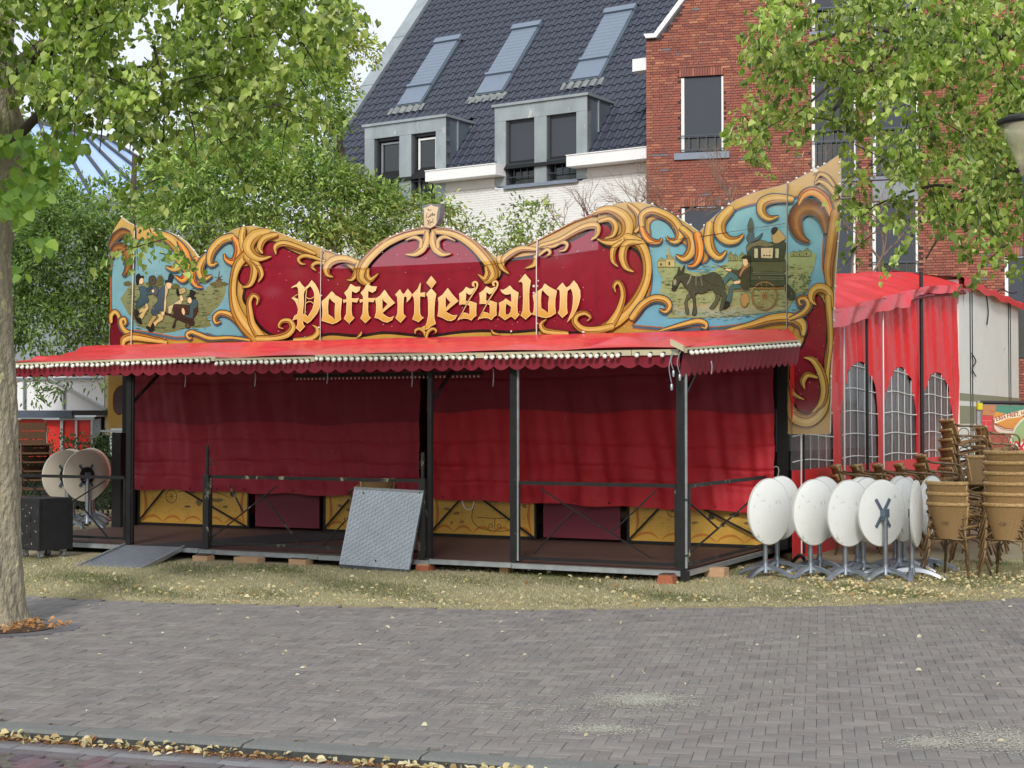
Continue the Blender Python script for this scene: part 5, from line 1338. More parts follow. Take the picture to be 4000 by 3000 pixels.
# cart
fig(z6, [(1280, 450), (1340, 400), (1500, 360), (1600, 390), (1720, 390), (1860, 390), (1900, 420), (1870, 640), (1860, 690), (1340, 690), (1300, 520)], C(64, 68, 54), C(56, 60, 48))
fig(z6, [(1350, 690), (1880, 690), (1850, 870), (1370, 870)], C(78, 82, 58), C(90, 94, 64)); fig(z6, [(1340, 870), (1860, 870), (1850, 1080), (1350, 1080)], C(58, 64, 50), C(66, 72, 56))
for y in (700, 868, 890, 935, 965): A.stroke([z6((1350, y)), z6((1600, y+3)), z6((1870, y+5))], [1, 1, 1], C(120, 124, 96), k=1)
A.poly([z6(p) for p in [(1400, 490), (1460, 490), (1460, 635), (1400, 635)]], C(190, 192, 150)); A.poly([z6(p) for p in [(1735, 490), (1790, 490), (1790, 635), (1735, 635)]], C(176, 180, 140)); A.poly([z6(p) for p in [(1510, 480), (1700, 480), (1690, 640), (1510, 635)]], C(204, 190, 146))
for x in (1560, 1600, 1640): blob(*z6((x, 600)), 4, 3, C(60, 50, 42), 7, .2)
fig(z6, [(1330, 420), (1420, 390), (1520, 355), (1640, 400), (1710, 430), (1600, 460), (1460, 440), (1360, 470), (1300, 540), (1280, 470)], C(112, 112, 84))
A.stroke([z6((1380, 1110)), z6((1700, 1115)), z6((1900, 1105))], [3, 3, 3], C(140, 108, 62)); A.stroke([z6((900, 1080)), z6((1150, 1110)), z6((1360, 1130))], [2, 2, 2], C(120, 104, 76))
A.stroke([z6((390, 1065)), z6((700, 1100)), z6((1000, 1140)), z6((1350, 1160))], [1.6, 1.6, 1.6, 1.6], C(130, 122, 98))
fig(z6, [(1190, 1260), (1230, 1200), (1300, 1210), (1320, 1300), (1270, 1400), (1210, 1380)], C(170, 138, 84))
cx, cy = z6((1565, 1230)); 
A.stroke([(cx+48.5*math.cos(t), cy+54*math.sin(t)) for t in np.linspace(0, 2*math.pi, 33)], [3.2]*33, C(70, 54, 32), k=1); A.stroke([(cx+48.5*math.cos(t), cy+54*math.sin(t)) for t in np.linspace(0, 2*math.pi, 33)], [2]*33, C(150, 118, 66), k=1)
for k in range(12):
    t = k*math.pi/6+.2; A.stroke([(cx+6*math.cos(t), cy+7*math.sin(t)), (cx+47*math.cos(t), cy+52*math.sin(t))], [1.3, 1.0], C(150, 118, 66), k=1)
blob(cx, cy, 9, 10, C(136, 104, 60), 14, .02); blob(cx, cy, 3, 3.5, C(50, 40, 28), 8, .02)
# figures on roof
fig(z6, [(1300, 130), (1350, 0), (1390, 130), (1370, 230), (1320, 230)], C(84, 96, 84)); fig(z6, [(1280, 310), (1330, 230), (1400, 250), (1390, 310), (1440, 320), (1540, 240), (1480, 340), (1400, 370), (1330, 400)], C(78, 96, 100))
fig(z6, [(1690, 330), (1680, 290), (1760, 200), (1810, 210), (1890, 320), (1840, 370), (1760, 405), (1700, 390)], C(176, 152, 96)); fig(z6, [(1670, 210), (1700, 160), (1760, 160), (1760, 210), (1700, 270)], C(44, 38, 34))
# driver
fig(z6, [(1080, 1050), (1200, 1060), (1190, 1110), (1060, 1130), (1060, 1220), (1030, 1330), (960, 1310), (1000, 1180), (1030, 1080)], C(74, 102, 100)); fig(z6, [(915, 960), (1030, 850), (1080, 880), (1150, 930), (1130, 990), (1070, 990), (1030, 950), (950, 1050), (930, 1040)], C(74, 108, 108))
fig(z6, [(910, 1400), (960, 1320), (1020, 1340), (1010, 1390), (930, 1440)], BK)
fig(z6, [(1050, 820), (1150, 830), (1240, 770), (1360, 770), (1370, 860), (1300, 1000), (1340, 1070), (1270, 1150), (1200, 1080), (1190, 1010), (1220, 960), (1180, 960), (1130, 900), (1060, 860)], C(72, 68, 52), C(64, 60, 46))
fig(z6, [(1230, 760), (1340, 750), (1240, 830), (1190, 920), (1170, 900)], C(168, 124, 84), ol=.8)
fig(z6, [(1225, 660), (1300, 650), (1320, 700), (1280, 760), (1235, 750)], SK, ol=.9); fig(z6, [(1210, 640), (1250, 600), (1320, 620), (1350, 680), (1310, 710), (1290, 650)], C(44, 42, 38))
fig(z6, [(950, 800), (1040, 820), (1030, 845), (960, 830)], SK, ol=.7); fig(z6, [(1080, 1010), (1170, 990), (1180, 1030), (1090, 1045)], SK, ol=.7)
A.stroke([z6((960, 810)), z6((880, 770)), z6((750, 730))], [1.2, 1.4, .5], BRN); A.stroke([z6((850, 765)), z6((830, 735))], [.8, .5], BRN)
A.stroke([z6((1090, 1040)), z6((1000, 1060)), z6((920, 1060))], [.8, .8, .8], C(100, 120, 84))
# donkey
fig(z6, [(310, 1330), (360, 1210), (420, 1180), (420, 1240), (350, 1320), (380, 1480), (370, 1510), (330, 1500)], DK3); fig(z6, [(700, 1420), (790, 1300), (800, 1200), (870, 1230), (850, 1290), (770, 1430)], DK3)
fig(z6, [(250, 900), (320, 880), (480, 930), (600, 920), (760, 860), (860, 910), (910, 1010), (960, 1180), (960, 1260), (900, 1450), (860, 1460), (880, 1350), (900, 1240), (780, 1180), (740, 1130), (600, 1190), (490, 1190), (480, 1280), (500, 1480), (480, 1530), (430, 1520), (450, 1400), (440, 1280), (380, 1160), (310, 1090), (250, 1000), (190, 1110), (150, 1150), (110, 1120), (140, 960), (180, 910)], C(66, 66, 54), C(78, 80, 62))
fig(z6, [(190, 900), (225, 770), (245, 860), (230, 900)], DK); fig(z6, [(235, 900), (270, 820), (315, 740), (300, 840), (270, 890)], DK)
fig(z6, [(135, 980), (175, 975), (180, 1040), (140, 1060)], C(150, 146, 118), ol=0); fig(z6, [(115, 1090), (180, 1080), (180, 1130), (150, 1150), (110, 1120)], DK2)
A.stroke([z6((350, 1050)), z6((390, 980)), z6((415, 900))], [2, 2, 1.5], C(150, 150, 120)); A.stroke([z6((490, 1070)), z6((490, 930))], [1.2, 1.2], C(140, 140, 110)); A.stroke([z6((590, 1080)), z6((565, 940))], [1.2, 1.2], C(140, 140, 110))
A.stroke([z6((600, 960)), z6((720, 1040)), z6((860, 1080))], [1, 1, 1], C(40, 40, 34))
fig(z6, [(1900, 1040), (1960, 1080), (2050, 1200), (2010, 1290), (1930, 1270), (1900, 1150)], C(64, 66, 54))
for _ in range(26):
    u, v = z6((random.uniform(600, 1300), random.uniform(1480, 1600))); blob(u, v, random.uniform(3, 8), random.uniform(1, 2.5), random.choice([C(176, 180, 150), C(140, 150, 120), C(160, 158, 120)]), 8, .2)

for _ in range(90):
    x, y = random.uniform(1300, 1860), random.uniform(400, 1080); u, v = z6((x, y)); A.stroke([(u, v), (u+random.uniform(-1, 1), v+random.uniform(3, 9))], [.6, .2], random.choice([C(36, 38, 30), C(112, 114, 86), C(44, 46, 36)]), k=1)
for _ in range(70):
    x, y = random.uniform(300, 900), random.uniform(920, 1150); u, v = z6((x, y)); A.stroke([(u, v), (u+random.uniform(3, 7), v+random.uniform(-3, 3))], [.6, .2], random.choice([C(40, 40, 34), C(100, 100, 80)]), k=1)
for _ in range(120):
    x, y = random.uniform(600, 1700), random.uniform(1000, 1280); u, v = r6((x, y)); A.stroke([(u, v), (u+random.uniform(-2, 2), v-random.uniform(4, 11))], [.7, .2], random.choice([C(60, 74, 44), C(92, 108, 62)]), k=1)
for x0, x1, y in ((1350, 1870, 692), (1350, 1870, 1082), (1345, 1345, 600)): A.stroke([z6((x0, y)), z6((x1, y+4 if x0 != x1 else 1080))], [1.1, 1.1], C(28, 28, 24), k=1)
for x in (1405, 1500, 1710, 1800): A.stroke([z6((x, 480)), z6((x-6, 680))], [.8, .8], C(30, 32, 26), k=1)
# ---- scrolls
def scroll(tr, pts, w, halo=SLATE, light=1, hw=5, base=(GOLDD, GOLD, GOLDL)):
    sc_ = 1/2.011 if tr is not r8 else 1/1.229
    P = [tr(p) for p in pts]; W = [x*sc_ for x in w]
    if halo is not None: A.stroke(P, W, halo, grow=hw if halo is SLATE else hw*.45, rnd=True, cap=False)
    A.stroke(P, W, C(86, 42, 20), grow=2.6, rnd=True, cap=False)
    prof = [(-1, base[0]), (-.35, base[1]), (.2, base[2]), (.6, base[1]), (1, base[1])]
    if light < 0: prof = [(-x, c) for x, c in prof[::-1]]
    A.stroke(P, W, prof, cap=False, rnd=True)
    if max(W) > 9:
        s_ = light; off = -.42*s_
        Q, WW = crom(P, W, 5); pts2 = []
        for i in range(2, len(Q)-2):
            d = Q[i+1]-Q[i-1]; d = d/(np.hypot(*d) or 1); nn = np.array([-d[1], d[0]]); pts2.append(tuple(Q[i]+nn*WW[i]*off))
        if len(pts2) > 4: A.stroke(pts2, [min(1.9, .6+i*.25) for i in range(len(pts2)-1)]+[.3], C(128, 66, 26), k=1)
        # orange wash between line and edge
OB = (ORG, C(214, 142, 62), C(226, 172, 92)); BB = (C(78, 44, 24), C(122, 78, 40), C(158, 112, 62))
# left panel
scroll(r4, [(110, 330), (150, 260), (210, 215), (270, 225)], [10, 26, 26, 6], SLATE, 1, 5, BB)
scroll(r4, [(125, 420), (150, 345), (205, 335), (250, 390), (262, 460), (245, 520), (210, 562)], [6, 26, 32, 34, 30, 18, 1], SLATE, 1, 5, BB)
scroll(r4, [(470, 225), (570, 265), (640, 330), (672, 400), (655, 470), (610, 505), (545, 488)], [24, 36, 42, 40, 34, 20, 1], SLATE, -1)
scroll(r4, [(650, 290), (700, 370), (722, 460), (715, 540), (680, 590), (618, 560)], [10, 26, 30, 28, 22, 1], SLATE, -1, 5, OB)
scroll(r4, [(790, 430), (765, 500), (760, 580), (790, 635), (842, 650)], [24, 24, 22, 14, 1], SLATE, 1, 5, OB)
scroll(r4, [(880, 390), (835, 450), (815, 520), (845, 580), (915, 555)], [18, 26, 28, 22, 1], SLATE, 1)
scroll(r4, [(1070, 255), (990, 280), (920, 350), (895, 420), (905, 470), (960, 455)], [26, 30, 30, 24, 18, 1], SLATE, 1)
scroll(r4, [(1085, 260), (1118, 330), (1110, 410), (1075, 450), (1025, 430), (1008, 385)], [14, 26, 28, 24, 14, 1], SLATE, -1, 5, OB)
scroll(r4, [(1160, 190), (1150, 260), (1165, 350), (1200, 410)], [20, 26, 26, 10], None, 1)
scroll(r4, [(120, 920), (120, 870), (150, 840), (180, 870), (188, 930)], [12, 16, 16, 14, 6], None, 1)
scroll(r4, [(300, 1020), (240, 1000), (205, 960), (195, 910), (225, 895), (235, 930), (215, 945)], [16, 18, 16, 14, 12, 8, 1], SLATE, 1)
scroll(r4, [(210, 1130), (220, 1060), (290, 1035), (400, 1050), (560, 1080)], [6, 26, 30, 26, 12], None, 1)
scroll(r4, [(1210, 1065), (1060, 1045), (900, 1050), (810, 1020), (750, 1000), (715, 1020), (735, 1050), (755, 1040)], [8, 10, 14, 14, 14, 10, 8, 1], SLATE, 1)
scroll(r4, [(1190, 1010), (1120, 920), (1050, 865), (975, 850), (935, 885), (945, 925), (985, 915)], [26, 24, 20, 17, 15, 12, 1], SLATE, 1)
# divider left
scroll(r4, [(1185, 390), (1120, 460), (1085, 560), (1075, 700), (1105, 840), (1180, 960), (1280, 1060)], [36, 34, 26, 26, 40, 46, 44], DARK, -1, 3)
scroll(r4, [(1190, 410), (1240, 480), (1235, 570), (1205, 630), (1145, 650)], [34, 28, 26, 18, 1], DARK, -1)
scroll(r4, [(1225, 430), (1275, 480), (1300, 550), (1275, 610)], [14, 20, 18, 1], DARK, -1, 4)
scroll(r4, [(1300, 1050), (1230, 940), (1210, 840), (1205, 760), (1235, 710), (1275, 735), (1262, 790)], [38, 26, 22, 18, 16, 14, 1], DARK, 1)
scroll(r4, [(1270, 1050), (1400, 1045), (1500, 1020), (1545, 965), (1520, 915), (1465, 915), (1440, 955), (1475, 975)], [20, 20, 24, 24, 18, 14, 10, 1], DARK, 1)
scroll(r4, [(1560, 1060), (1680, 1050), (1735, 1015), (1735, 970), (1700, 945)], [12, 18, 18, 12, 1], DARK, 1)
scroll(r4, [(1350, 215), (1250, 245), (1200, 320), (1225, 385), (1290, 420), (1380, 408)], [26, 44, 44, 36, 24, 1], DARK, 1)
scroll(r4, [(1420, 235), (1330, 265), (1290, 330), (1310, 385)], [14, 26, 24, 4], None, 1)
scroll(r4, [(1720, 385), (1600, 340), (1480, 305), (1415, 330), (1415, 392)], [10, 18, 22, 20, 1], DARK, 1)
scroll(r4, [(1790, 445), (1700, 412), (1635, 402), (1592, 428), (1612, 462), (1650, 468)], [10, 13, 14, 12, 8, 1], DARK, 1)
scroll(r4, [(1790, 462), (1730, 458), (1700, 488), (1732, 520)], [10, 13, 13, 1], DARK, 1)
scroll(r4, [(2050, 455), (1950, 425), (1860, 440), (1815, 490), (1820, 545), (1865, 570)], [18, 26, 30, 28, 18, 1], DARK, 1)
scroll(r4, [(2055, 470), (2040, 540), (2010, 585), (1972, 590)], [16, 20, 14, 1], DARK, -1)
# dome
scroll(r5, [(285, 618), (232, 575), (248, 480), (310, 395), (410, 305), (530, 245), (650, 210), (755, 205)], [22, 34, 36, 34, 32, 28, 24, 20], DARK, 1)
scroll(r5, [(1215, 600), (1268, 560), (1250, 480), (1190, 400), (1100, 310), (990, 240), (880, 208), (770, 205)], [24, 38, 38, 36, 34, 30, 26, 20], DARK, -1)
scroll(r5, [(370, 540), (310, 590), (280, 560), (290, 500)], [1, 18, 20, 8], None, 1)
scroll(r5, [(1150, 545), (1200, 585), (1225, 540), (1210, 490)], [1, 18, 20, 8], None, -1)
scroll(r5, [(735, 215), (730, 290), (700, 350), (650, 385), (575, 390)], [14, 30, 30, 20, 1], DARK, -1, 4)
scroll(r5, [(690, 330), (690, 280), (640, 255), (570, 280)], [14, 14, 12, 1], DARK, 1, 3)
scroll(r5, [(785, 215), (790, 290), (820, 350), (870, 385), (935, 385)], [14, 30, 30, 20, 1], DARK, 1, 4)
scroll(r5, [(830, 330), (830, 280), (880, 252), (965, 285)], [14, 14, 12, 1], DARK, -1, 3)
scroll(r5, [(1320, 420), (1340, 490), (1395, 545)], [26, 20, 1], DARK, 1)
scroll(r5, [(1600, 350), (1490, 345), (1410, 380), (1355, 430), (1350, 480)], [12, 20, 24, 22, 4], DARK, 1, 4)
scroll(r5, [(1600, 410), (1590, 470), (1520, 500)], [14, 18, 1], DARK, -1)
scroll(r5, [(1625, 330), (1730, 330), (1800, 295), (1845, 310), (1830, 355), (1780, 365)], [8, 10, 14, 12, 8, 1], DARK, -1, 4)
scroll(r5, [(1630, 395), (1690, 350), (1715, 380), (1680, 410)], [8, 12, 10, 1], DARK, 1, 3)
scroll(r5, [(1640, 320), (1780, 280), (1920, 200), (2010, 165), (2080, 170), (2080, 230), (2030, 280)], [12, 16, 20, 24, 26, 22, 1], DARK, -1, 4)
# upper right group
scroll(r6, [(30, 470), (160, 440), (260, 480), (310, 550), (300, 640), (230, 690), (140, 695), (70, 670)], [14, 26, 40, 44, 40, 30, 18, 1], DARK, -1)
scroll(r6, [(90, 535), (170, 520), (215, 570), (195, 640), (130, 670)], [10, 20, 24, 18, 1], None, -1)
scroll(r6, [(320, 400), (390, 470), (405, 560), (370, 620)], [10, 22, 24, 8], None, -1)
scroll(r6, [(430, 590), (430, 490), (500, 450), (590, 475), (665, 520), (715, 590), (722, 650), (690, 690), (640, 680), (618, 655)], [18, 24, 26, 30, 32, 32, 28, 20, 10, 1], SLATE, -1)
scroll(r6, [(425, 590), (455, 650), (500, 690), (560, 695), (585, 665)], [16, 22, 20, 12, 1], SLATE, 1, 5, OB)
scroll(r6, [(740, 590), (800, 650), (820, 720), (800, 790), (750, 825), (690, 800)], [22, 30, 34, 32, 22, 1], SLATE, -1)
scroll(r6, [(860, 640), (878, 740), (870, 820), (835, 875), (780, 885)], [28, 30, 26, 14, 1], SLATE, -1, 5, OB)
scroll(r6, [(960, 560), (950, 680), (975, 770), (1035, 815), (1092, 765)], [30, 36, 32, 22, 1], SLATE, 1)
scroll(r6, [(1120, 440), (1045, 530), (1040, 620), (1095, 680), (1170, 680), (1228, 635)], [30, 42, 42, 34, 22, 1], SLATE, 1)
scroll(r6, [(1600, 360), (1460, 355), (1375, 390), (1365, 460), (1420, 510), (1500, 495)], [22, 34, 36, 30, 20, 1], SLATE, 1)
# divider right
scroll(r6, [(310, 660), (410, 710), (460, 820), (465, 960), (420, 1090), (340, 1210), (230, 1310), (100, 1390)], [30, 36, 34, 32, 36, 40, 44, 30], DARK, -1, 3)
scroll(r6, [(420, 700), (310, 710), (275, 800), (300, 890), (365, 932)], [10, 28, 30, 22, 1], DARK, 1)
scroll(r6, [(270, 690), (205, 750), (200, 840), (240, 892)], [10, 22, 18, 1], DARK, 1, 4)
scroll(r6, [(170, 1360), (240, 1250), (278, 1130), (268, 1045), (235, 1008), (205, 1045), (222, 1092)], [36, 26, 20, 17, 15, 13, 1], DARK, -1)
scroll(r5, [(2200, 960), (2080, 985), (1975, 980), (1912, 925), (1925, 870), (1990, 850), (2035, 885), (2005, 915)], [24, 26, 26, 24, 20, 16, 10, 1], DARK, 1)
scroll(r5, [(1850, 1010), (1740, 1000), (1670, 985), (1648, 940), (1688, 900)], [14, 18, 22, 16, 1], DARK, -1)
scroll(r6, [(350, 1290), (430, 1190), (520, 1140), (605, 1150), (640, 1195), (610, 1240), (560, 1222)], [22, 24, 24, 24, 20, 14, 1], SLATE, -1)
scroll(r6, [(560, 1395), (740, 1345), (860, 1318), (925, 1335), (925, 1370), (885, 1360)], [4, 14, 18, 15, 8, 1], SLATE, -1)
scroll(r6, [(1080, 1395), (1290, 1345), (1440, 1300), (1590, 1292), (1680, 1340), (1690, 1430)], [10, 22, 32, 36, 34, 12], SLATE, -1)
scroll(r6, [(1590, 1300), (1690, 1255), (1738, 1190), (1710, 1135), (1655, 1145), (1665, 1190), (1685, 1180)], [10, 20, 22, 18, 14, 10, 1], SLATE, -1)
# right wing
scroll(r6, [(1870, 620), (1850, 500), (1780, 430), (1690, 430), (1632, 500), (1640, 600), (1680, 665), (1745, 700)], [10, 46, 56, 60, 52, 44, 28, 1], SLATE, -1, 5, BB)
scroll(r6, [(1910, 480), (1860, 360), (1770, 300), (1690, 330), (1655, 410)], [20, 34, 32, 26, 1], SLATE, -1, 5, OB)
scroll(r6, [(1955, 340), (1890, 250), (1820, 215), (1780, 245)], [20, 26, 16, 1], None, -1)
scroll(r6, [(1930, 250), (1880, 185), (1820, 165), (1780, 230)], [12, 16, 12, 1], None, -1)
scroll(r6, [(1945, 470), (1915, 700), (1890, 900), (1900, 1050)], [34, 38, 34, 24], None, 1, 5, (C(120, 74, 36), C(178, 122, 60), GOLD))
scroll(r6, [(1905, 1200), (1890, 1090), (1820, 1055), (1765, 1090), (1760, 1150), (1795, 1192)], [20, 32, 34, 30, 22, 1], DARK, 1)
# right leg
scroll(r8, [(660, 200), (672, 400), (655, 560), (655, 660), (630, 740), (570, 790), (500, 770), (478, 690), (474, 600)], [14, 12, 12, 14, 24, 28, 26, 10, 4], None, -1)
scroll(r8, [(545, 488), (590, 500), (628, 560), (645, 640), (630, 710), (585, 752)], [1, 14, 18, 18, 16, 2], DARK, 1, 4)
scroll(r8, [(550, 640), (540, 600), (565, 570), (612, 585)], [1, 14, 14, 4], DARK, 1, 4)
scroll(r8, [(478, 600), (492, 660), (548, 690)], [6, 12, 1], DARK, -1, 3)
# base waves
for (x0, x1, tr) in ((20, 700, r5), (780, 1590, r5)):
    pass
scroll(r5, [(742, 1045), (728, 1000), (692, 975), (660, 990), (662, 1015)], [8, 11, 10, 8, 1], DARK, 1, 3); scroll(r5, [(745, 1045), (760, 1000), (795, 975), (822, 988), (815, 1010)], [8, 11, 10, 8, 1], DARK, -1, 3)
scroll(r5, [(200, 1045), (228, 1020), (238, 995)], [2, 10, 1], DARK, 1, 3); scroll(r5, [(1330, 1020), (1275, 1010), (1255, 980)], [2, 9, 1], DARK, 1, 3)
# ---- lettering
LT, LB = C(238, 216, 158), C(206, 158, 58)
def glyph(tr, outer, holes=(), w=2.5):
    P = [tr(p) for p in outer]; H = [[tr(p) for p in h] for h in holes]
    A.stroke(P+[P[0]], [w]*(len(P)+1), C(54, 14, 18), k=1)
    for h in H: A.stroke(h+[h[0]], [w]*(len(h)+1), C(54, 14, 18), k=1)
    A.poly(P, LT, LB, H)
    A.stroke(P+[P[0]], [1.1]*(len(P)+1), C(244, 214, 150), k=1)
    for h in H: A.stroke(h+[h[0]], [.9]*(len(h)+1), C(240, 206, 140), k=1)
lP = lambda p: (1130+p[0]/6.9136, 1070+p[1]/6.9136)
l9 = lambda p: (1200+p[0]/4.424, 1100+p[1]/4.424); l10 = lambda p: (1600+p[0]/5.53, 1060+p[1]/5.53); l11 = lambda p: (1900+p[0]/5.53, 1060+p[1]/5.53)
def hair(tr, pts, w): 
    P = [tr(p) for p in pts]; A.stroke(P, [x+1.6 for x in w], C(54, 14, 18), k=4); A.stroke(P, w, C(230, 196, 124), k=4)
hair(lP, [(515, 400), (490, 650), (475, 900), (468, 1100)], [1.6]*4); hair(lP, [(505, 630), (560, 672), (640, 668), (720, 615)], [1.5]*4); hair(lP, [(500, 795), (560, 752), (640, 760), (700, 810)], [1.5]*4); hair(lP, [(305, 535), (110, 655)], [1.2, 1.0])
glyph(lP, [(110, 655), (190, 650), (260, 680), (295, 730), (295, 900), (280, 1000), (265, 870), (220, 760), (170, 700)], w=2)
glyph(lP, [(105, 380), (170, 330), (240, 300), (320, 205), (390, 310), (465, 380), (510, 395), (450, 470), (428, 560), (432, 800), (410, 1000), (410, 1250), (410, 1330), (430, 1385), (465, 1415), (335, 1560), (225, 1455), (270, 1380), (275, 1300), (268, 1222), (200, 1225), (130, 1270), (185, 1145), (270, 1085), (282, 1000), (300, 800), (300, 540), (290, 400), (250, 345), (180, 350)])
glyph(lP, [(455, 400), (560, 310), (650, 180), (750, 290), (830, 450), (870, 600), (875, 780), (855, 930), (790, 1070), (700, 1180), (620, 1270), (535, 1335), (410, 1255), (400, 1090), (470, 1090), (540, 1160), (600, 1080), (670, 960), (710, 820), (730, 650), (720, 520), (680, 410), (610, 325), (520, 400)])
glyph(lP, [(1190, 480), (1300, 590), (1465, 685), (1440, 860), (1425, 1060), (1435, 1235), (1320, 1310), (1210, 1350), (1080, 1310), (920, 1260), (945, 1150), (950, 980), (925, 750), (1060, 630)], [[(1130, 640), (1200, 730), (1290, 800), (1275, 950), (1280, 1240), (1190, 1160), (1095, 1100), (1085, 900), (1100, 730)]])
f_ = [(780, 50), (860, 95), (945, 95), (925, 160), (870, 195), (795, 165), (790, 290), (850, 300), (920, 290), (885, 360), (795, 350), (790, 500), (800, 590), (840, 630), (750, 720), (665, 640), (705, 560), (715, 350), (660, 370), (650, 320), (710, 315), (710, 260), (670, 200), (730, 140)]
glyph(l9, f_); glyph(l9, [(x+284, y-4) for x, y in f_])
glyph(l9, [(1365, 150), (1440, 260), (1540, 370), (1430, 450), (1320, 545), (1400, 610), (1460, 630), (1525, 600), (1490, 665), (1410, 705), (1340, 690), (1260, 640), (1195, 625), (1220, 540), (1225, 400), (1205, 300), (1290, 250)], [[(1325, 265), (1350, 330), (1420, 390), (1370, 450), (1322, 490)]])
glyph(l9, [(1630, 140), (1660, 200), (1700, 225), (1765, 130), (1840, 230), (1800, 300), (1745, 360), (1755, 290), (1735, 255), (1695, 270), (1685, 400), (1685, 560), (1730, 605), (1640, 710), (1555, 630), (1590, 560), (1595, 400), (1585, 270), (1550, 230)])
glyph(l9, [(1985, 25), (1975, 200), (2070, 190), (2060, 265), (1975, 255), (1970, 400), (1975, 560), (2000, 610), (2040, 620), (1950, 700), (1845, 650), (1880, 570), (1885, 400), (1875, 290), (1840, 235), (1940, 130)])
glyph(l10, [(500, 110), (605, 240), (505, 370), (400, 250)])
glyph(l10, [(500, 378), (605, 495), (580, 620), (565, 800), (560, 1000), (595, 1135), (500, 1180), (440, 1235), (370, 1265), (290, 1220), (370, 1180), (410, 1110), (440, 950), (440, 700), (430, 560), (390, 500)])
glyph(l10, [(855, 370), (950, 500), (1085, 645), (960, 740), (810, 870), (900, 930), (970, 960), (1060, 950), (1010, 1030), (930, 1070), (850, 1060), (740, 1000), (640, 970), (660, 850), (665, 680), (650, 580), (750, 510)], [[(808, 520), (850, 600), (920, 675), (808, 800)]])
s_ = [(1255, 345), (1330, 385), (1400, 380), (1450, 350), (1470, 370), (1400, 480), (1320, 505), (1250, 460), (1245, 560), (1240, 650), (1350, 655), (1475, 695), (1465, 850), (1470, 960), (1410, 1000), (1365, 1060), (1290, 1020), (1200, 1015), (1120, 1030), (1070, 1065), (1120, 970), (1160, 900), (1220, 900), (1290, 920), (1330, 945), (1335, 850), (1330, 740), (1260, 715), (1180, 710), (1110, 720), (1120, 600), (1105, 490), (1190, 430)]
hr = [(1110, 1000), (1200, 840), (1300, 650), (1400, 490), (1470, 380), (1495, 300), (1480, 245), (1435, 235), (1400, 270), (1412, 310), (1440, 315)]
for dx, dy in ((0, 0), (436, -12)):
    glyph(l10, [(x+dx, y+dy) for x, y in s_]); hair(l10, [(x+dx, y+dy) for x, y in hr], [1.2, 1.6, 1.8, 2.2, 3, 3.6, 3.8, 4, 4.4, 4.4, 3])
glyph(l11, [(535, 315), (610, 400), (720, 465), (705, 600), (695, 750), (700, 900), (745, 930), (650, 1040), (565, 970), (430, 1050), (370, 1000), (300, 955), (320, 850), (320, 760), (305, 690), (390, 650), (450, 595), (510, 640), (575, 670), (575, 560), (565, 480), (500, 500), (440, 500), (370, 460), (335, 400), (400, 410), (470, 370)], [[(460, 690), (570, 770), (555, 880), (500, 950), (445, 930), (440, 800)]])
glyph(l11, [(865, 65), (985, 205), (955, 400), (950, 600), (955, 850), (980, 905), (1025, 905), (875, 1040), (775, 955), (820, 850), (830, 600), (825, 400), (820, 260), (780, 225), (725, 240), (790, 160)])
glyph(l11, [(1290, 275), (1400, 350), (1550, 430), (1515, 600), (1510, 750), (1525, 910), (1410, 980), (1320, 1005), (1230, 990), (1130, 960), (1030, 935), (1060, 830), (1065, 680), (1035, 520), (1150, 430), (1240, 370)], [[(1240, 395), (1310, 480), (1390, 550), (1370, 680), (1370, 905), (1290, 850), (1215, 800), (1205, 640), (1215, 470)]])
glyph(l11, [(1675, 255), (1720, 320), (1760, 360), (1830, 320), (1920, 205), (1990, 290), (2050, 420), (2055, 560), (2020, 720), (1960, 860), (1870, 1000), (1770, 1105), (1830, 980), (1880, 850), (1900, 700), (1905, 560), (1890, 450), (1850, 370), (1775, 430), (1765, 600), (1765, 800), (1780, 905), (1670, 1005), (1580, 905), (1615, 830), (1625, 600), (1620, 440), (1600, 395), (1550, 390), (1610, 320)])
# joints, rivets, chips
for a, b, wd in (((533, 886), (519, 1348), 1.6), ((1260, 973), (1257, 1336), 1.3), ((2101, 940), (2101, 1315), 2.2), ((3078, 719), (3076, 1287), 1.6)):
    A.stroke([a, b], [wd, wd], C(214, 206, 196) if a[0] != 3078 else C(150, 150, 140), k=1); A.stroke([(a[0]+3, a[1]), (b[0]+3, b[1])], [.9, .9], C(30, 20, 20), k=1)
def dashes(a, b, n, col=C(96, 40, 36)):
    for i in range(n):
        t = i/n; u = a[0]+(b[0]-a[0])*t; v = a[1]+(b[1]-a[1])*t+random.uniform(-1, 1); A.poly([(u-1.2, v-1.2), (u+1.2, v-1.2), (u+1.2, v+1.2), (u-1.2, v+1.2)], col)
for a, b, n in (((1010, 1037), (1260, 1044), 24), ((1290, 1050), (1470, 1052), 14), ((1480, 1056), (1690, 1066), 26), ((1690, 1066), (2100, 1010), 50), ((2110, 1004), (2330, 978), 30), ((2336, 976), (2700, 930), 40), ((2750, 925), (3070, 874), 26), ((2332, 985), (2336, 1270), 24), ((1667, 1070), (1669, 1290), 20), ((2740, 925), (3075, 875), 30)):
    A.stroke([a, b], [.5, .5], C(90, 40, 40), k=1); dashes(a, b, n)
for _ in range(260):
    P = random.choice(pan[1:]); u = random.uniform(min(p[0] for p in P), max(p[0] for p in P)); t = float(np.interp(u, [p[0] for p in top], [p[1] for p in top])); v = random.uniform(t+10, 1325 if u < 1300 else 1290)
    if u > 3076: v = random.uniform(max(t, 700)+10, 1650)
    if u > 3230: continue
    A.poly([(u-1.3, v-1), (u+1, v-1.2), (u+1.3, v+1.2), (u-1, v+1)], random.choice([C(230, 214, 214), C(200, 150, 150), C(226, 210, 190), C(90, 50, 40)]))
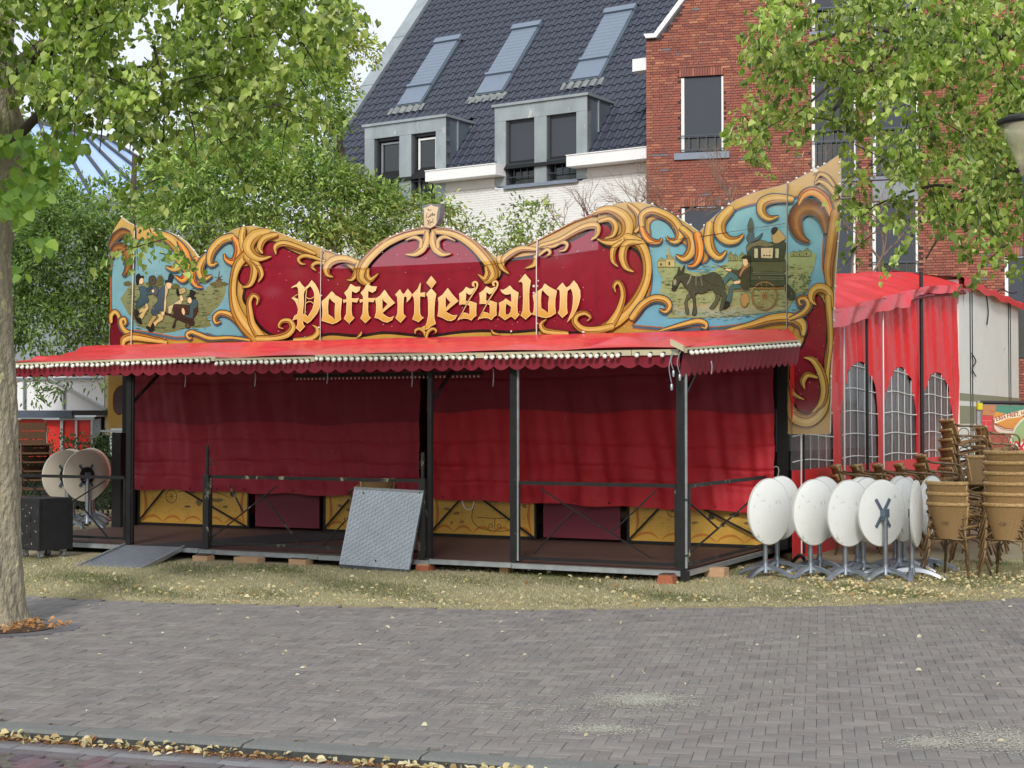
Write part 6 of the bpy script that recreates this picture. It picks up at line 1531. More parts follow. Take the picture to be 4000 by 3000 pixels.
for u, v, r_ in ((2093, 1118, 5), (2092, 1145, 4), (2107, 1118, 3), (2110, 1098, 3), (2106, 1264, 3), (2004, 1295, 4), (2285, 1297, 5), (3190, 668, 9), (1264, 1155, 3), (1253, 1280, 4)): blob(u, v, r_, r_*.9, C(228, 220, 212), 7, .3)
bend_object(A.build('painted_decoration', fasc))
# edge bulbs
top_path = crom([p for p in top], k=1); L_ = []; pr = None
for a, b in zip(top, top[1:]):
    d = math.hypot(b[0]-a[0], b[1]-a[1]); n = max(1, int(d/26)); L_ += [(a[0]+(b[0]-a[0])*i/n, a[1]+(b[1]-a[1])*i/n) for i in range(n)]
L_ += [(3280+0*i, 640+i*42) for i in range(5)]+[(3276-i*2.2, 860+i*44) for i in range(18)]
SM = MB(); SM.lathe([(.014, 0), (.015, .012), (.010, .022), (0, .025)], n=7); SMM = SM.mesh('edge_bulb', MAT['bulb'], smooth=True)
for u, v in L_:
    if random.random() < .3: continue
    o = link('edge_bulb', SMM, fasc); o.location = onplane(u, v-1, SP(0, TF+.004, 0), TD)-fasc.location; o.rotation_euler = (0, 0, 0); o.scale = (1.1, 1.1, 1.1)
mb = MB()
tp3 = [onplane(u, v-.5, SP(0, TF-.002, 0), TD) for u, v in top+[(3283, 839), (3271, 960), (3260, 1110), (3252, 1260), (3246, 1480), (3242, 1690)]]
for a, b in zip(tp3, tp3[1:]): mb.bar(a+TD*.016, b+TD*.016, .036, .006)
tag(mb.build('edge_trim', MAT['boardedge'], fasc), kind='stuff')
# crest lantern on the dome
lz = lambda p: (1630+p[0]/13.825, 780+p[1]/13.825)
_lo = lean_off(onplane(1683, 890, SP(0, TF, 0), TD), onplane(1683, 888, SP(0, TF, 0), TD))
cr = thing('crest_sign', 'small cream lantern shaped sign with dark handwriting on the fascia dome', 'sign', tuple(onplane(1683, 888, SP(0, TF, 0), TD)))
mb = MB(); out = [(380, 1470), (340, 1000), (300, 800), (250, 400), (240, 330), (560, 240), (740, 215), (900, 230), (1260, 240), (1230, 700), (1180, 1000), (1060, 1300), (700, 1560)]
mb.prism([onplane(*lz(p), SP(0, TF-.03, 0), TD) for p in out], TD*.12); mb.build('lantern_body', M('grey_carving', C(112, 122, 122), rough=.7, var=.3, scale=20), cr)
B = Art(SP(0, TF-.032, 0), -TD); AK = A; A = B
A.poly([lz(p) for p in [(380, 1470), (360, 1000), (370, 600), (320, 460), (560, 380), (740, 260), (900, 360), (1150, 400), (1080, 700), (1040, 1000), (1050, 1200), (980, 1380), (700, 1540)]], C(224, 208, 172), C(214, 196, 160))
for pts in ([(560, 500), (600, 570), (620, 480), (600, 600)], [(620, 580), (680, 600), (720, 540), (770, 570)], [(530, 700), (510, 850), (480, 980), (440, 990)], [(590, 870), (580, 980), (640, 930), (680, 850), (700, 920), (740, 760), (700, 800)], [(760, 880), (830, 700), (820, 870), (870, 800), (900, 850), (930, 760), (950, 860)],
            [(520, 1150), (570, 1100), (590, 1200), (570, 1370)], [(580, 1240), (640, 1150), (690, 1080)], [(580, 1240), (650, 1300), (710, 1410)], [(690, 1190), (670, 1250), (730, 1250), (710, 1180)], [(760, 1170), (770, 1240), (800, 1180)], [(850, 1000), (840, 1150), (850, 1230), (900, 1270)]):
    A.stroke([lz(p) for p in pts], [1.1]*len(pts), C(84, 64, 44), k=4)
A.build('handwriting', cr, kind=None); A = AK

# ================================================================== painted lower boards behind the deck
MAT['paint2'] = artmat('yellow_board_paint', .45, .15, C(120, 90, 40), .2)
def lower_board(u0, u1, vb0, vb1, kind, lab):
    t = TB-.01; s0, zb0 = onT(u0, vb0, t); s1, zb1 = onT(u1, vb1, t); zb = .2; zt = .86
    mb = MB(); sbox(mb, s0, s1, t-.02, t, zb, zt)
    if kind == 'm': return mb.build('lower_board', MAT['maroonpanel'], stand)
    o = mb.build('lower_board', MAT['boardedge'], stand)
    global A
    A = Art(SP(0, t-.022, 0), -TD)
    f = lambda x, y: (lambda p: px_of(p))(SP(s0+(s1-s0)*x, t-.022, zb+(zt-zb)*y))
    Y1, Y2 = C(218, 176, 84), C(206, 160, 66)
    A.poly([f(0, 0), f(1, 0), f(1, 1), f(0, 1)], Y1, Y2)
    for _ in range(60):
        x, y = random.uniform(.03, .93), random.uniform(.05, .9); u, v = f(x, y); L = random.uniform(4, 20); A.stroke([(u, v), (u+L, v+random.uniform(-2, 2))], [.3, .8], random.choice([C(160, 118, 52), C(190, 150, 76), C(140, 110, 60)]), k=2)
    for cx_ in np.linspace(.12, .88, 5):
        A.stroke([f(cx_-.09, .03), f(cx_-.04, .13), f(cx_+.03, .15), f(cx_+.09, .04)], [1, 4.5, 5, 1], C(190, 118, 40), k=4)
    for sx in (0.03, .97):
        A.stroke([f(sx, .05), f(sx+(.03 if sx < .5 else -.03), .4), f(sx, .9)], [1, 6, 2], C(186, 112, 40), k=4)
    if kind == 'cart':
        wx, wy = .30, .60
        c = f(wx, wy); 
        A.stroke([(c[0]+21*math.cos(a), c[1]+26*math.sin(a)) for a in np.linspace(0, 6.283, 22)], [1.6]*22, C(110, 78, 34), k=1)
        for a in np.linspace(0, 6.28, 11)[:-1]: A.stroke([c, (c[0]+20*math.cos(a), c[1]+25*math.sin(a))], [.8, .8], C(120, 86, 40), k=1)
        for x, y, w, h in ((.5, .75, 20, 9), (.56, .5, 12, 14), (.72, .55, 24, 8), (.8, .4, 12, 6), (.64, .35, 10, 9), (.45, .38, 13, 5), (.4, .8, 16, 6), (.86, .7, 10, 12)): blob(*f(x, y), w, h, random.choice([C(104, 86, 48), C(78, 66, 42), C(130, 104, 54)]), 11, .35)
        A.stroke([f(.35, .7), f(.6, .78), f(.85, .6)], [1.2, 1.2, .6], C(80, 60, 34), k=3)
    else:
        c = f(.62, .7); blob(c[0], c[1], 46, 20, C(214, 160, 80), 20, .02); blob(c[0], c[1], 38, 14, C(226, 186, 104), 20, .02); blob(c[0], c[1], 22, 8, C(168, 128, 70), 12, .2)
        for pts in ([(.42, .6), (.4, .3), (.5, .12), (.74, .1), (.8, .3), (.78, .6)], [(.45, .35), (.62, .34), (.78, .36)], [(.62, .34), (.62, .12)], [(.56, .12), (.57, .22), (.6, .2), (.58, .14)], [(.68, .12), (.67, .22), (.64, .2), (.66, .14)]): A.stroke([f(*p) for p in pts], [1.3]*len(pts), C(60, 46, 28), k=4)
        for x, y, w, h in ((.15, .5, 12, 6), (.25, .42, 14, 7), (.3, .25, 7, 6), (.2, .22, 5, 6), (.9, .6, 9, 8)): blob(*f(x, y), w, h, C(150, 100, 54), 11, .35)
    for _ in range(130):
        x, y = random.uniform(.06, .94), random.uniform(.15, .95); u, v = f(x, y); a_ = random.uniform(0, 3.1); L = random.uniform(2, 9); A.stroke([(u, v), (u+L*.5*math.cos(a_)+1, v+L*.5*math.sin(a_)), (u+L*math.cos(a_), v+L*math.sin(a_)*.6)], [.3, random.uniform(.5, 1.3), .3], random.choice([C(96, 74, 40), C(140, 106, 54), C(168, 120, 56), C(74, 60, 38)]), k=2)
    A.build('painted_picture', o, 'paint2')
    for (a, b, c_, d) in ((s0-.03, s0, zb-.03, zt), (s1, s1+.03, zb-.03, zt), (s0, s1, zb-.035, zb)):
        mb = MB(); sbox(mb, a, b, t-.04, t, c_, d); mb.build('frame_bar', MAT['bpost'], o)
    mb = MB(); mb.bar(SP(s0, t-.07, zb), SP(s0+.62, t-.07, .82), .022); mb.build('brace', MAT['bpost'], o)
    mb = MB(); mb.bar(SP(s0+.55, t-.08, .84), SP(s1, t-.08, zb), .022); mb.build('brace', MAT['bpost'], o)
    return o
def px_of(p):
    x, y, z = p.x, p.y, p.z-EYE; d = y*_cp+z*_sp; up = -y*_sp+z*_cp
    return (2000+F*x/d, 1500-F*up/d)
lower_board(550, 972, 2043, 2060, 'cart', ''); lower_board(1000, 1250, 2062, 2068, 'm', ''); lower_board(1275, 1662, 2072, 2082, 'dish', '')
lower_board(1690, 2092, 2085, 2100, 'dish', ''); lower_board(2125, 2425, 2100, 2115, 'm', ''); lower_board(2462, 3040, 2115, 2145, 'cart', '')
# ================================================================== BISTRO TABLES
MAT['top'] = M('white_table_top', C(230, 232, 230), rough=.42, var=.05, scale=3, wear=C(190, 190, 184), wscale=7, wamt=.5)
MAT['topedge'] = M('table_edge', C(196, 196, 190), rough=.5, var=.1, scale=20, wear=C(140, 138, 130), wscale=12, wamt=.35)
MAT['cast'] = M('cast_aluminium', C(150, 156, 164), rough=.34, metal=.85, var=.12, scale=9, wear=C(120, 124, 128), wscale=9, wamt=.3)
MAT['castdark'] = M('grey_bracket', C(104, 118, 134), rough=.45, metal=.5, var=.12)
MAT['beige'] = M('beige_table_top', C(196, 190, 174), rough=.5, var=.06, scale=3, wear=C(160, 154, 140), wscale=5, wamt=.3)
def table_parts(kind):
    """origin on the ground at the column; the tipped top faces -Y"""
    P = []
    col = MB(); col.lathe([(.028, .10), (.028, .70)], n=14); P.append(('column', col.mesh('column', MAT['cast'], smooth=40)))
    hub = MB(); hub.lathe([(.0, .055), (.05, .055), (.046, .09), (.036, .13), (.034, .17), (0, .17)], n=14); P.append(('base_hub', hub.mesh('base_hub', MAT['cast'], smooth=40)))
    for k in range(4):
        a = k*math.pi/2+.12; c, s_ = math.cos(a), math.sin(a); m = MB(); N = 10; vs = []
        for i in range(N+1):
            t = i/N; r = .02+.33*t; z = .125-.105*t**2.1; w = .024+.010*t; h = .026-.008*t
            for (dx, dz) in ((-w, -h), (w, -h), (w*.75, h*.7), (0, h), (-w*.75, h*.7)): vs.append((r*c-dx*s_, r*s_+dx*c, max(.0, z+dz-.01)))
        fs = []
        for i in range(N):
            for j in range(5): fs.append((i*5+j, i*5+(j+1) % 5, (i+1)*5+(j+1) % 5, (i+1)*5+j))
        fs += [tuple(range(5))[::-1], tuple(N*5+j for j in range(5))]; m.add(vs, fs); P.append(('base_leg', m.mesh('base_leg', MAT['cast'], smooth=35)))
    cy = -.055 if kind != 'back' else -.06
    R_ = .355
    d = MB(); d.lathe([(0, .012), (R_-.012, .012), (R_, .006), (R_, -.012), (R_-.01, -.016), (0, -.016)], (0, cy, .715), 48, axis=(0, -1, 0)); P.append(('table_top', d.mesh('table_top', MAT['top'] if kind != 'beige' else MAT['beige'], smooth=30)))
    e = MB(); e.lathe([(R_+.0015, .009), (R_+.004, .0), (R_+.0015, -.013), (R_-.004, -.013)], (0, cy, .715), 48, axis=(0, -1, 0)); P.append(('edge_band', e.mesh('edge_band', MAT['topedge'], smooth=30)))
    br = MB()
    for k in range(4):
        a = math.pi/4+k*math.pi/2; c, s_ = math.cos(a)*.72, math.sin(a); L = .19
        br.bar((0, cy+.026, .715), (c*L*1.1, cy+.024, .715+s_*L*1.1), .030, .018, up=(0, 1, 0))
    P.append(('bracket', br.mesh('bracket', MAT['castdark'])))
    h = MB(); h.box(-.035, cy+.018, .67, .035, .03, .76); h.box(.0, .0, .64, .06, .02, .665); P.append(('hinge', h.mesh('hinge', MAT['castdark'])))
    if kind == 'beige':
        q = MB(); q.lathe([(0, .0), (.10, .0), (.12, .02), (0, .02)], (0, cy+.03, .715), 24, axis=(0, 1, 0)); P.append(('hub_plate', q.mesh('hub_plate', MAT['black'])))
    return P
TP = {k: table_parts(k) for k in ('front', 'beige')}
def table(lab, x, y, z, rz, kind='front', group='folded white bistro tables', sc_=1.):
    o = thing('bistro_table', lab, 'table', (x, y, z), group, rz); o.scale = (sc_, sc_, sc_)
    for n_, me in TP[kind]: link(n_, me, o)
    return o
def gp(u, v): p = ground(u, v, .02); return p.x, p.y
rows = [(2990, 2256, 42, 'folded white table at the left end of the front row beside the deck'),
        (3166, 2258, 40, 'second folded white table from the left in the front row, smooth face outward'),
        (3302, 2264, 38, 'third folded white table in the front row, left of the one showing its bracket'),
        (3459, 2266, 214, 'folded white table showing its grey cross bracket and column'),
        (3562, 2266, 66, 'white table turned nearly edge-on beside the one showing its bracket'),
        (3036, 2232, 42, 'white folded table peeping out behind the leftmost front table'),
        (3202, 2232, 40, 'white folded table peeping out behind the second front table'),
        (3350, 2240, 40, 'rear white folded table behind the third one, its rim just showing'),
        (3372, 2246, 44, 'rear white folded table nearest the back of the third front table'),
        (3498, 2228, 48, 'rear white folded table between the bracket table and the edge-on table'),
        (3512, 2240, 48, 'white folded table directly behind the edge-on table'),
        (3532, 2234, 60, 'narrow rear table with only its column seen left of the edge-on table'),
        (3625, 2228, 50, 'rear white folded table beside the short chair stack, shaded lower half')]
for u, v, a, lab in rows:
    x, y = gp(u, v); table(lab, x, y, .02, R(a), sc_=1.0+random.uniform(-.006, .006))
# beige tables stored on the left of the deck
for k, (u, v, a, lab) in enumerate(((262, 2062, 228, 'beige folded table with round black hub, left one of the pair behind the rail'), (340, 2060, 230, 'beige folded table with black hub nearest the deck post'),
        (285, 2046, 230, 'beige folded table in second row behind the left hub'), (352, 2044, 232, 'beige folded table in second row behind the right hub'), (362, 2034, 232, 'rearmost beige folded table next to the dark hedge'))):
    p = ground(u, v, ZF); table(lab, p.x, p.y, ZF, R(a), 'beige', 'beige tables on the left of the deck', 1.06)

# ================================================================== RATTAN CHAIRS
def weave(name, c1, c2):
    m = M(name, c1, rough=.6, var=.15, scale=8); t = m.node_tree; L = t.links; b = t.nodes['Principled BSDF']
    tc_ = t.nodes.new('ShaderNodeTexCoord'); bt = t.nodes.new('ShaderNodeTexChecker'); bt.inputs['Scale'].default_value = 95
    mp_ = t.nodes.new('ShaderNodeMapping'); mp_.inputs['Scale'].default_value = (1, 1, 1.4); L.new(tc_.outputs['Object'], mp_.inputs[0]); L.new(mp_.outputs[0], bt.inputs['Vector'])
    wv = t.nodes.new('ShaderNodeTexWave'); wv.inputs['Scale'].default_value = 26; wv.bands_direction = 'X'; wv.inputs['Distortion'].default_value = 1.2; L.new(mp_.outputs[0], wv.inputs['Vector'])
    mx = t.nodes.new('ShaderNodeMix'); mx.data_type = 'RGBA'; L.new(bt.outputs['Fac'], mx.inputs['Factor']); mx.inputs[6].default_value = c1; mx.inputs[7].default_value = c2
    m2 = t.nodes.new('ShaderNodeMix'); m2.data_type = 'RGBA'; m2.blend_type = 'MULTIPLY'; m2.inputs['Factor'].default_value = .5; L.new(mx.outputs[2], m2.inputs[6]); L.new(wv.outputs['Color'], m2.inputs[7])
    oi = t.nodes.new('ShaderNodeObjectInfo'); mr = t.nodes.new('ShaderNodeMapRange'); mr.inputs['To Min'].default_value = .8; mr.inputs['To Max'].default_value = 1.15; L.new(oi.outputs['Random'], mr.inputs[0])
    vm = t.nodes.new('ShaderNodeVectorMath'); vm.operation = 'SCALE'; L.new(m2.outputs[2], vm.inputs[0]); L.new(mr.outputs[0], vm.inputs['Scale'])
    L.new(vm.outputs[0], b.inputs['Base Color'])
    bm = t.nodes.new('ShaderNodeBump'); bm.inputs['Distance'].default_value = .006; bm.inputs['Strength'].default_value = .9; L.new(bt.outputs['Fac'], bm.inputs['Height']); L.new(bm.outputs[0], b.inputs['Normal'])
    return m
MAT['weave'] = weave('honey_rattan_weave', C(204, 168, 114), C(146, 112, 70))
MAT['cane'] = M('cane_wrap', C(204, 172, 120), rough=.5, var=.25, scale=30, base2=C(140, 106, 60), stretch=(1, 1, 3))
MAT['bamboo'] = M('bamboo_tube', C(140, 112, 74), rough=.38, var=.25, scale=14, base2=C(84, 64, 42), spec=.6)
MAT['weave2'] = weave('brown_flat_weave', C(128, 90, 58), C(98, 68, 44))
MAT['tube2'] = M('brown_tube', C(82, 62, 46), rough=.4, var=.15)
MAT['clip'] = M('chair_glide', C(40, 36, 30), rough=.6)
def chair_parts():
    """seat .44 high, back at +Y side, faces -Y"""
    P = []
    def back(a, z, th=0):  # a -1..1 ; curved back shell
        w = .178+.072*((z-.44)/.38); x = math.sin(a*1.15)*w*1.02; y = .20+.06*(z-.44)/.38-(1-math.cos(a*1.15))*.16
        return Vector((x, y+th, z))
    m = MB(); m.grid(lambda i, j: back(-1+2*i, .43+.36*j, .008), 14, 6); m.grid(lambda i, j: back(1-2*i, .43+.36*j, -.008), 14, 6); P.append(('backrest', m.mesh('backrest', MAT['weave'], smooth=True)))
    # woven diamond ornament
    m = MB()
    for (dx, dz) in ((0, 0), (-1, 0), (1, 0), (-.5, .5), (.5, .5), (-.5, -.5), (.5, -.5)):
        c = back(dx*.14, .60+dz*.03, .012); m.add([c+Vector((-.012, 0, 0)), c+Vector((0, .003, -.008)), c+Vector((.012, 0, 0)), c+Vector((0, .003, .008))], [(0, 1, 2, 3)])
    P.append(('woven_ornament', m.mesh('woven_ornament', MAT['bamboo'])))
    m = MB(); m.tube([back(a, .80) for a in np.linspace(-1.05, 1.05, 13)], .024, 7); P.append(('top_rim', m.mesh('top_rim', MAT['cane'], smooth=True)))
    m = MB()
    for sg in (-1, 1): m.tube([back(sg*1.0, z) for z in (.42, .55, .7, .80)], .014, 6)
    P.append(('back_frame', m.mesh('back_frame', MAT['cane'], smooth=True)))
    m = MB(); m.grid(lambda i, j: Vector((-.21+.42*i, -.24+.42*j, .455-.012*math.sin(i*math.pi)*math.sin(j*math.pi))), 6, 6)
    m.tube([(x, y, .445) for x, y in ((-.21, .18), (-.22, -.1), (-.19, -.24), (0, -.26), (.19, -.24), (.22, -.1), (.21, .18))], .016, 6); P.append(('seat', m.mesh('seat', MAT['weave'], smooth=50)))
    for sg in (-1, 1):
        m = MB(); pts = [back(sg*1.0, .74), Vector((sg*.275, .08, .70)), Vector((sg*.285, -.10, .66)), Vector((sg*.28, -.22, .63)), Vector((sg*.262, -.265, .56)), Vector((sg*.24, -.25, .45))]
        m.tube(crom(pts, k=3), .0135, 6); P.append(('arm', m.mesh('arm', MAT['bamboo'], smooth=True)))
        m = MB(); c = Vector((sg*.27, -.10, .56)); m.tube([c+Vector((0, .075*math.cos(t), .07*math.sin(t))) for t in np.linspace(0, 6.283, 12)], .007, 5, caps=False); P.append(('arm_ring', m.mesh('arm_ring', MAT['bamboo'], smooth=True)))
        for yy in (-.23, .18):
            m = MB(); m.tube([(sg*.195, yy*.92, .46), (sg*.215, yy*1.05, .25), (sg*.275, yy*1.4, .0)], [.015, .0145, .013], 6); P.append(('leg', m.mesh('leg', MAT['bamboo'], smooth=True)))
            m = MB(); m.tube([(sg*.22, yy*1.08, .30), (sg*.15, yy*.98, .385), (sg*.06, yy*.95, .41)], .008, 5); P.append(('corner_brace', m.mesh('corner_brace', MAT['bamboo'], smooth=True)))
    m = MB(); m.tube([(-.2, .18, .425), (.2, .18, .425)], .012, 6); m.tube([(-.2, -.22, .425), (.2, -.22, .425)], .012, 6); P.append(('seat_rail', m.mesh('seat_rail', MAT['bamboo'], smooth=True)))
    return P
def chair2_parts():
    P = []
    m = MB(); m.box(-.20, .17, .66, .20, .195, .778); P.append(('backrest', m.mesh('backrest', MAT['weave2'])))
    m = MB(); m.box(-.20, -.22, .43, .20, .2, .455); P.append(('seat', m.mesh('seat', MAT['weave2'])))
    for sg in (-1, 1):
        m = MB(); m.tube([(sg*.215, -.24, 0), (sg*.215, -.2, .44), (sg*.215, .14, .46), (sg*.215, .19, .62), (sg*.2, .19, .80)], .012, 6); P.append(('side_frame', m.mesh('side_frame', MAT['tube2'], smooth=40)))
        m = MB(); m.tube([(sg*.215, .0, .44), (sg*.22, .26, .0)], .012, 6); P.append(('leg', m.mesh('leg', MAT['tube2'], smooth=40)))
    m = MB(); m.tube([(-.2, .19, .80), (-.14, .19, .83), (.14, .19, .83), (.2, .19, .80)], .012, 6); P.append(('top_bar', m.mesh('top_bar', MAT['tube2'], smooth=40)))
    return P
CH = chair_parts(); CH2 = chair2_parts()
def chair(lab, M4, group, parts=CH, name='rattan_chair'):
    o = bpy.data.objects.new(name, None); COL.objects.link(o); o.empty_display_size = .1; o.matrix_world = M4; tag(o, lab, 'chair', group)
    o.location, o.rotation_euler, o.scale = M4.to_translation(), M4.to_euler(), M4.to_scale()
    for n_, me in parts: link(n_, me, o)
    return o
ORD = ['bottom', 'second', 'third', 'fourth', 'fifth', 'sixth', 'seventh', 'eighth', 'ninth', 'tenth']
def stack(n, u, v, rz, where, group, dz=.115, dy=-.012, lean=0., leanax='X', z0=.02, parts=CH, name='rattan_chair', loc=None, jit=.02, start=0):
    p = Vector(loc) if loc is not None else ground(u, v, z0)
    for k in range(n):
        base = Matrix.Translation(p) @ Matrix.Rotation(R(rz), 4, 'Z') @ Matrix.Rotation(lean, 4, leanax)
        m = base @ Matrix.Translation((random.uniform(-1, 1)*.006, dy*k+random.uniform(-1, 1)*.006, dz*k)) @ Matrix.Rotation(random.uniform(-jit, jit), 4, 'Z') @ Matrix.Rotation(-.012*k, 4, 'X')
        pos = 'topmost' if k == n-1 else ORD[k+start]+('' if k == 0 and start == 0 else ' from the bottom')
        chair(f'{pos} honey rattan chair {where}' if parts is CH else f'{pos} brown chair {where}', m, group, parts, name)
G1 = 'stacked rattan chairs on the right'
stack(3, 3728, 2256, 139, 'in the short stack beside the tables', G1)
stack(6, 3950, 2262, 143, 'in the tall stack at the right edge', G1)
stack(5, 3850, 2160, -20, 'in the outward facing stack', G1, dz=.11)
# leaning pile
stack(8, 3770, 2120, 88, 'in the leaning pile near the banner', G1, dz=.135, dy=-.03, lean=-.12, jit=.09)
stack(7, 3900, 2110, 84, 'in the rear pile below the banner', G1, dz=.14, dy=-.02, lean=-.08, jit=.08)
for k, (u, n, rz, w) in enumerate(((3345, 4, 76, 'in the leftmost low stack by the red wall'), (3425, 4, 70, 'in the second low stack by the red wall'), (3510, 4, 80, 'in the third low stack by the red wall'), (3590, 4, 74, 'in the fourth low stack by the red wall'), (3670, 5, 82, 'in the low stack next to the leaning pile'))):
    stack(n, u, 2168-k*6, rz, w, G1, dz=.115, dy=-.03, lean=-.10)
stack(2, 3800, 2200, 70, 'low down between the two front stacks', G1, dz=.12)
# brown chairs left, standing on the deck end
stack(7, 132, 2060, 26, 'in the tall stack behind the flight case', 'brown stacked chairs on the left', dz=.128, dy=.0, lean=.02, z0=ZF, parts=CH2, name='stacking_chair', jit=.01)
# chair on the deck behind the leaning board
p = ground(1462, 2112, ZF); chair('honey rattan chair standing on the deck behind the leaning checker plate', Matrix.Translation(p) @ Matrix.Rotation(R(200), 4, 'Z'), None)

# ================================================================== FLIGHT CASE
MAT['case'] = M('scuffed_black_case', C(26, 26, 29), rough=.5, var=.3, scale=8, bump=.2, bscale=60, wear=C(150, 150, 150), wscale=11, wamt=.25)
MAT['rubber'] = M('grey_wheel', C(92, 92, 92), rough=.6, var=.15)
pc_ = ground(172, 2182, .02); case = thing('flight_case', 'black scuffed wheeled box standing on the grass beside the tree trunk', 'case', tuple(pc_), rz=R(-38))
w, d_, h = .46, .46, .62
m = MB(); m.box(-w/2, -d_/2, .12, w/2, d_/2, .12+h-.03); m.build('body', MAT['case'], case, local=True)
m = MB(); m.box(-w/2-.006, -d_/2-.006, .12+h-.029, w/2+.006, d_/2+.006, .12+h+.012); m.build('lid', MAT['case'], case, local=True)
for x in (-1, 1):
    for y in (-1, 1):
        m = MB(); m.box(x*(w/2+.002)-.012, y*(d_/2+.002)-.012, .115, x*(w/2+.002)+.012, y*(d_/2+.002)+.012, .12+h-.03); m.build('edge_profile', MAT['bpost'], case, local=True)
        if True:
            c = (x*(w/2-.07), y*(d_/2-.07))
            m = MB(); m.box(c[0]-.035, c[1]-.03, .095, c[0]+.035, c[1]+.03, .12); m.box(c[0]-.026, c[1]-.022, .045, c[0]-.020, c[1]+.022, .095); m.box(c[0]+.020, c[1]-.022, .045, c[0]+.026, c[1]+.022, .095)
            f = m.build('caster_fork', MAT['alu'], case, local=True)
            m = MB(); m.lathe([(.0, -.015), (.044, -.015), (.048, -.01), (.048, .01), (.044, .015), (0, .015)], (c[0], c[1], .048), 16, axis=(1, 0, 0)); m.build('caster_wheel', MAT['rubber'], f, local=True)
for z in (.3, .5):
    m = MB(); m.box(-.05, -d_/2-.006, z-.03, .05, -d_/2-.001, z+.03); m.build('latch', MAT['bpost'], case, local=True)
MAT['chip'] = M('grey_paint_chip', C(170, 172, 174), rough=.7)
m = MB()
for _ in range(26):
    x, z, s_ = random.uniform(-.2, .2), random.uniform(.15, .68), random.uniform(.003, .011)
    f_ = [(x+s_*math.cos(t)*random.uniform(.6, 1.3), -d_/2-.0015, z+s_*math.sin(t)*random.uniform(.6, 1.3)) for t in np.linspace(0, 6.28, 7)[:-1]]; m.add(f_, [tuple(range(6))])
    f_ = [(-w/2-.0015, x+s_*math.cos(t)*random.uniform(.6, 1.3), z+s_*math.sin(t)*random.uniform(.6, 1.3)) for t in np.linspace(0, 6.28, 7)[:-1]]; m.add(f_, [tuple(range(6))])
tag(m.build('paint_chips', MAT['chip'], case, local=True), kind='stuff')

# ================================================================== LEFT BACKGROUND
MAT['truckwhite'] = M('white_trailer_sheet', C(228, 230, 232), rough=.4, var=.05, scale=1.5, wear=C(190, 190, 188), wscale=2, wamt=.2)
MAT['redpanel'] = M('red_trailer_panel', C(224, 34, 20), rough=.4, var=.06, scale=2)
MAT['bluegrey'] = M('blue_grey_beam', C(64, 76, 92), rough=.5, var=.15)
tY = 29.0
def bq(u, v, Y=tY): return atY(u, v, Y)
trl = thing('show_trailer', 'white and red showman trailer with pale lattice struts beyond the left tables', 'trailer', (bq(240, 1500).x, tY, 0))
def slab(nm, par, u0, v0, u1, v1, Y, dep, m_):
    a = bq(u0, v1, Y); b = bq(u1, v0, Y); m = MB(); m.box(a.x, Y, a.z, b.x, Y+dep, b.z); return m.build(nm, MAT[m_], par)
slab('upper_panel', trl, -300, 1440, 408, 1603, tY, 2.2, 'truckwhite')
slab('corner_post', trl, 409, 1430, 424, 1700, tY-.02, .2, 'cream')
slab('red_panel', trl, -300, 1640, 236, 1790, tY, .1, 'redpanel'); slab('red_panel', trl, 246, 1640, 292, 1790, tY, .1, 'redpanel'); slab('red_panel', trl, 303, 1640, 352, 1790, tY, .1, 'redpanel')
for u0, u1 in ((234, 246), (292, 302), (353, 362)): slab('upright', trl, u0, 1636, u1, 1800, tY-.08, .06, 'alu')
slab('head_rail', trl, 232, 1630, 366, 1641, tY-.1, .08, 'alu')
slab('beam', trl, -300, 1604, 280, 1632, tY-.25, .2, 'bluegrey'); slab('beam', trl, 284, 1603, 424, 1622, tY-.25, .2, 'black'); slab('skirt', trl, 366, 1628, 424, 2000, tY+.3, .1, 'dark')
slab('cross_rail', trl, 390, 1680, 490, 1688, tY-.3, .05, 'alu')
for (a, b) in (((148, 1450), (415, 1598)), ((57, 1478), (400, 1480)), ((95, 1480), (95, 1600)), ((250, 1525), (250, 1600))):
    m = MB(); m.bar(bq(*a, tY-.06), bq(*b, tY-.06), .045 if a != (148, 1450) else .10, .03); m.build('strut', MAT['alu'] if a == (148, 1450) else MAT['panelgrey'], trl)
m = MB(); P_ = [bq(u, v, tY-.12) for u, v in ((362, 1640), (392, 1634), (392, 1690), (366, 1720))]; m.prism(P_, (0, .05, 0)); m.build('gusset', MAT['panelgrey'], trl)
m = MB(); m.box(bq(-300, 0, tY).x, tY+.5, .1, bq(420, 0, tY).x, tY+2, bq(0, 1790, tY).z); m.build('chassis', MAT['dark'], trl)

# ================================================================== BANNER
MAT['print'] = artmat('banner_print', .4, .2, C(230, 220, 210), .06)
bY = 24.0; bn = thing('banner_frame', 'printed snack banner with red lettering tied to a grey tube frame', 'banner', tuple(atY(3900, 1650, bY).xy)+(0,))
for (a, b, mm, r_) in (((3822, 1566), (3818, 2080), 'alu', .035), ((3824, 1572), (4100, 1576), 'bpost', .03)):
    m = MB(); m.tube([atY(*a, bY), atY(*b, bY)], r_, 8); m.build('frame_tube', MAT[mm], bn, smooth=40)
m = MB(); m.tube([atY(3826, 1574, bY-.03), atY(3827, 1600, bY-.03)], .05, 8); m.build('yellow_tape', M('yellow_tape', C(206, 196, 40), rough=.5), bn, smooth=40)
lb = lambda p: (3800+p[0]/5.925, 1500+p[1]/5.925)
m = MB(); m.prism([atY(*lb(p), bY) for p in [(215, 480), (2200, 500), (2200, 2400), (180, 2400)]], (0, .012, 0)); bb = m.build('banner_sheet', MAT['whiteboard'], bn)
A = Art((0, bY-.002, 0), (0, -1, 0)); K = lambda P: [lb(p) for p in P]
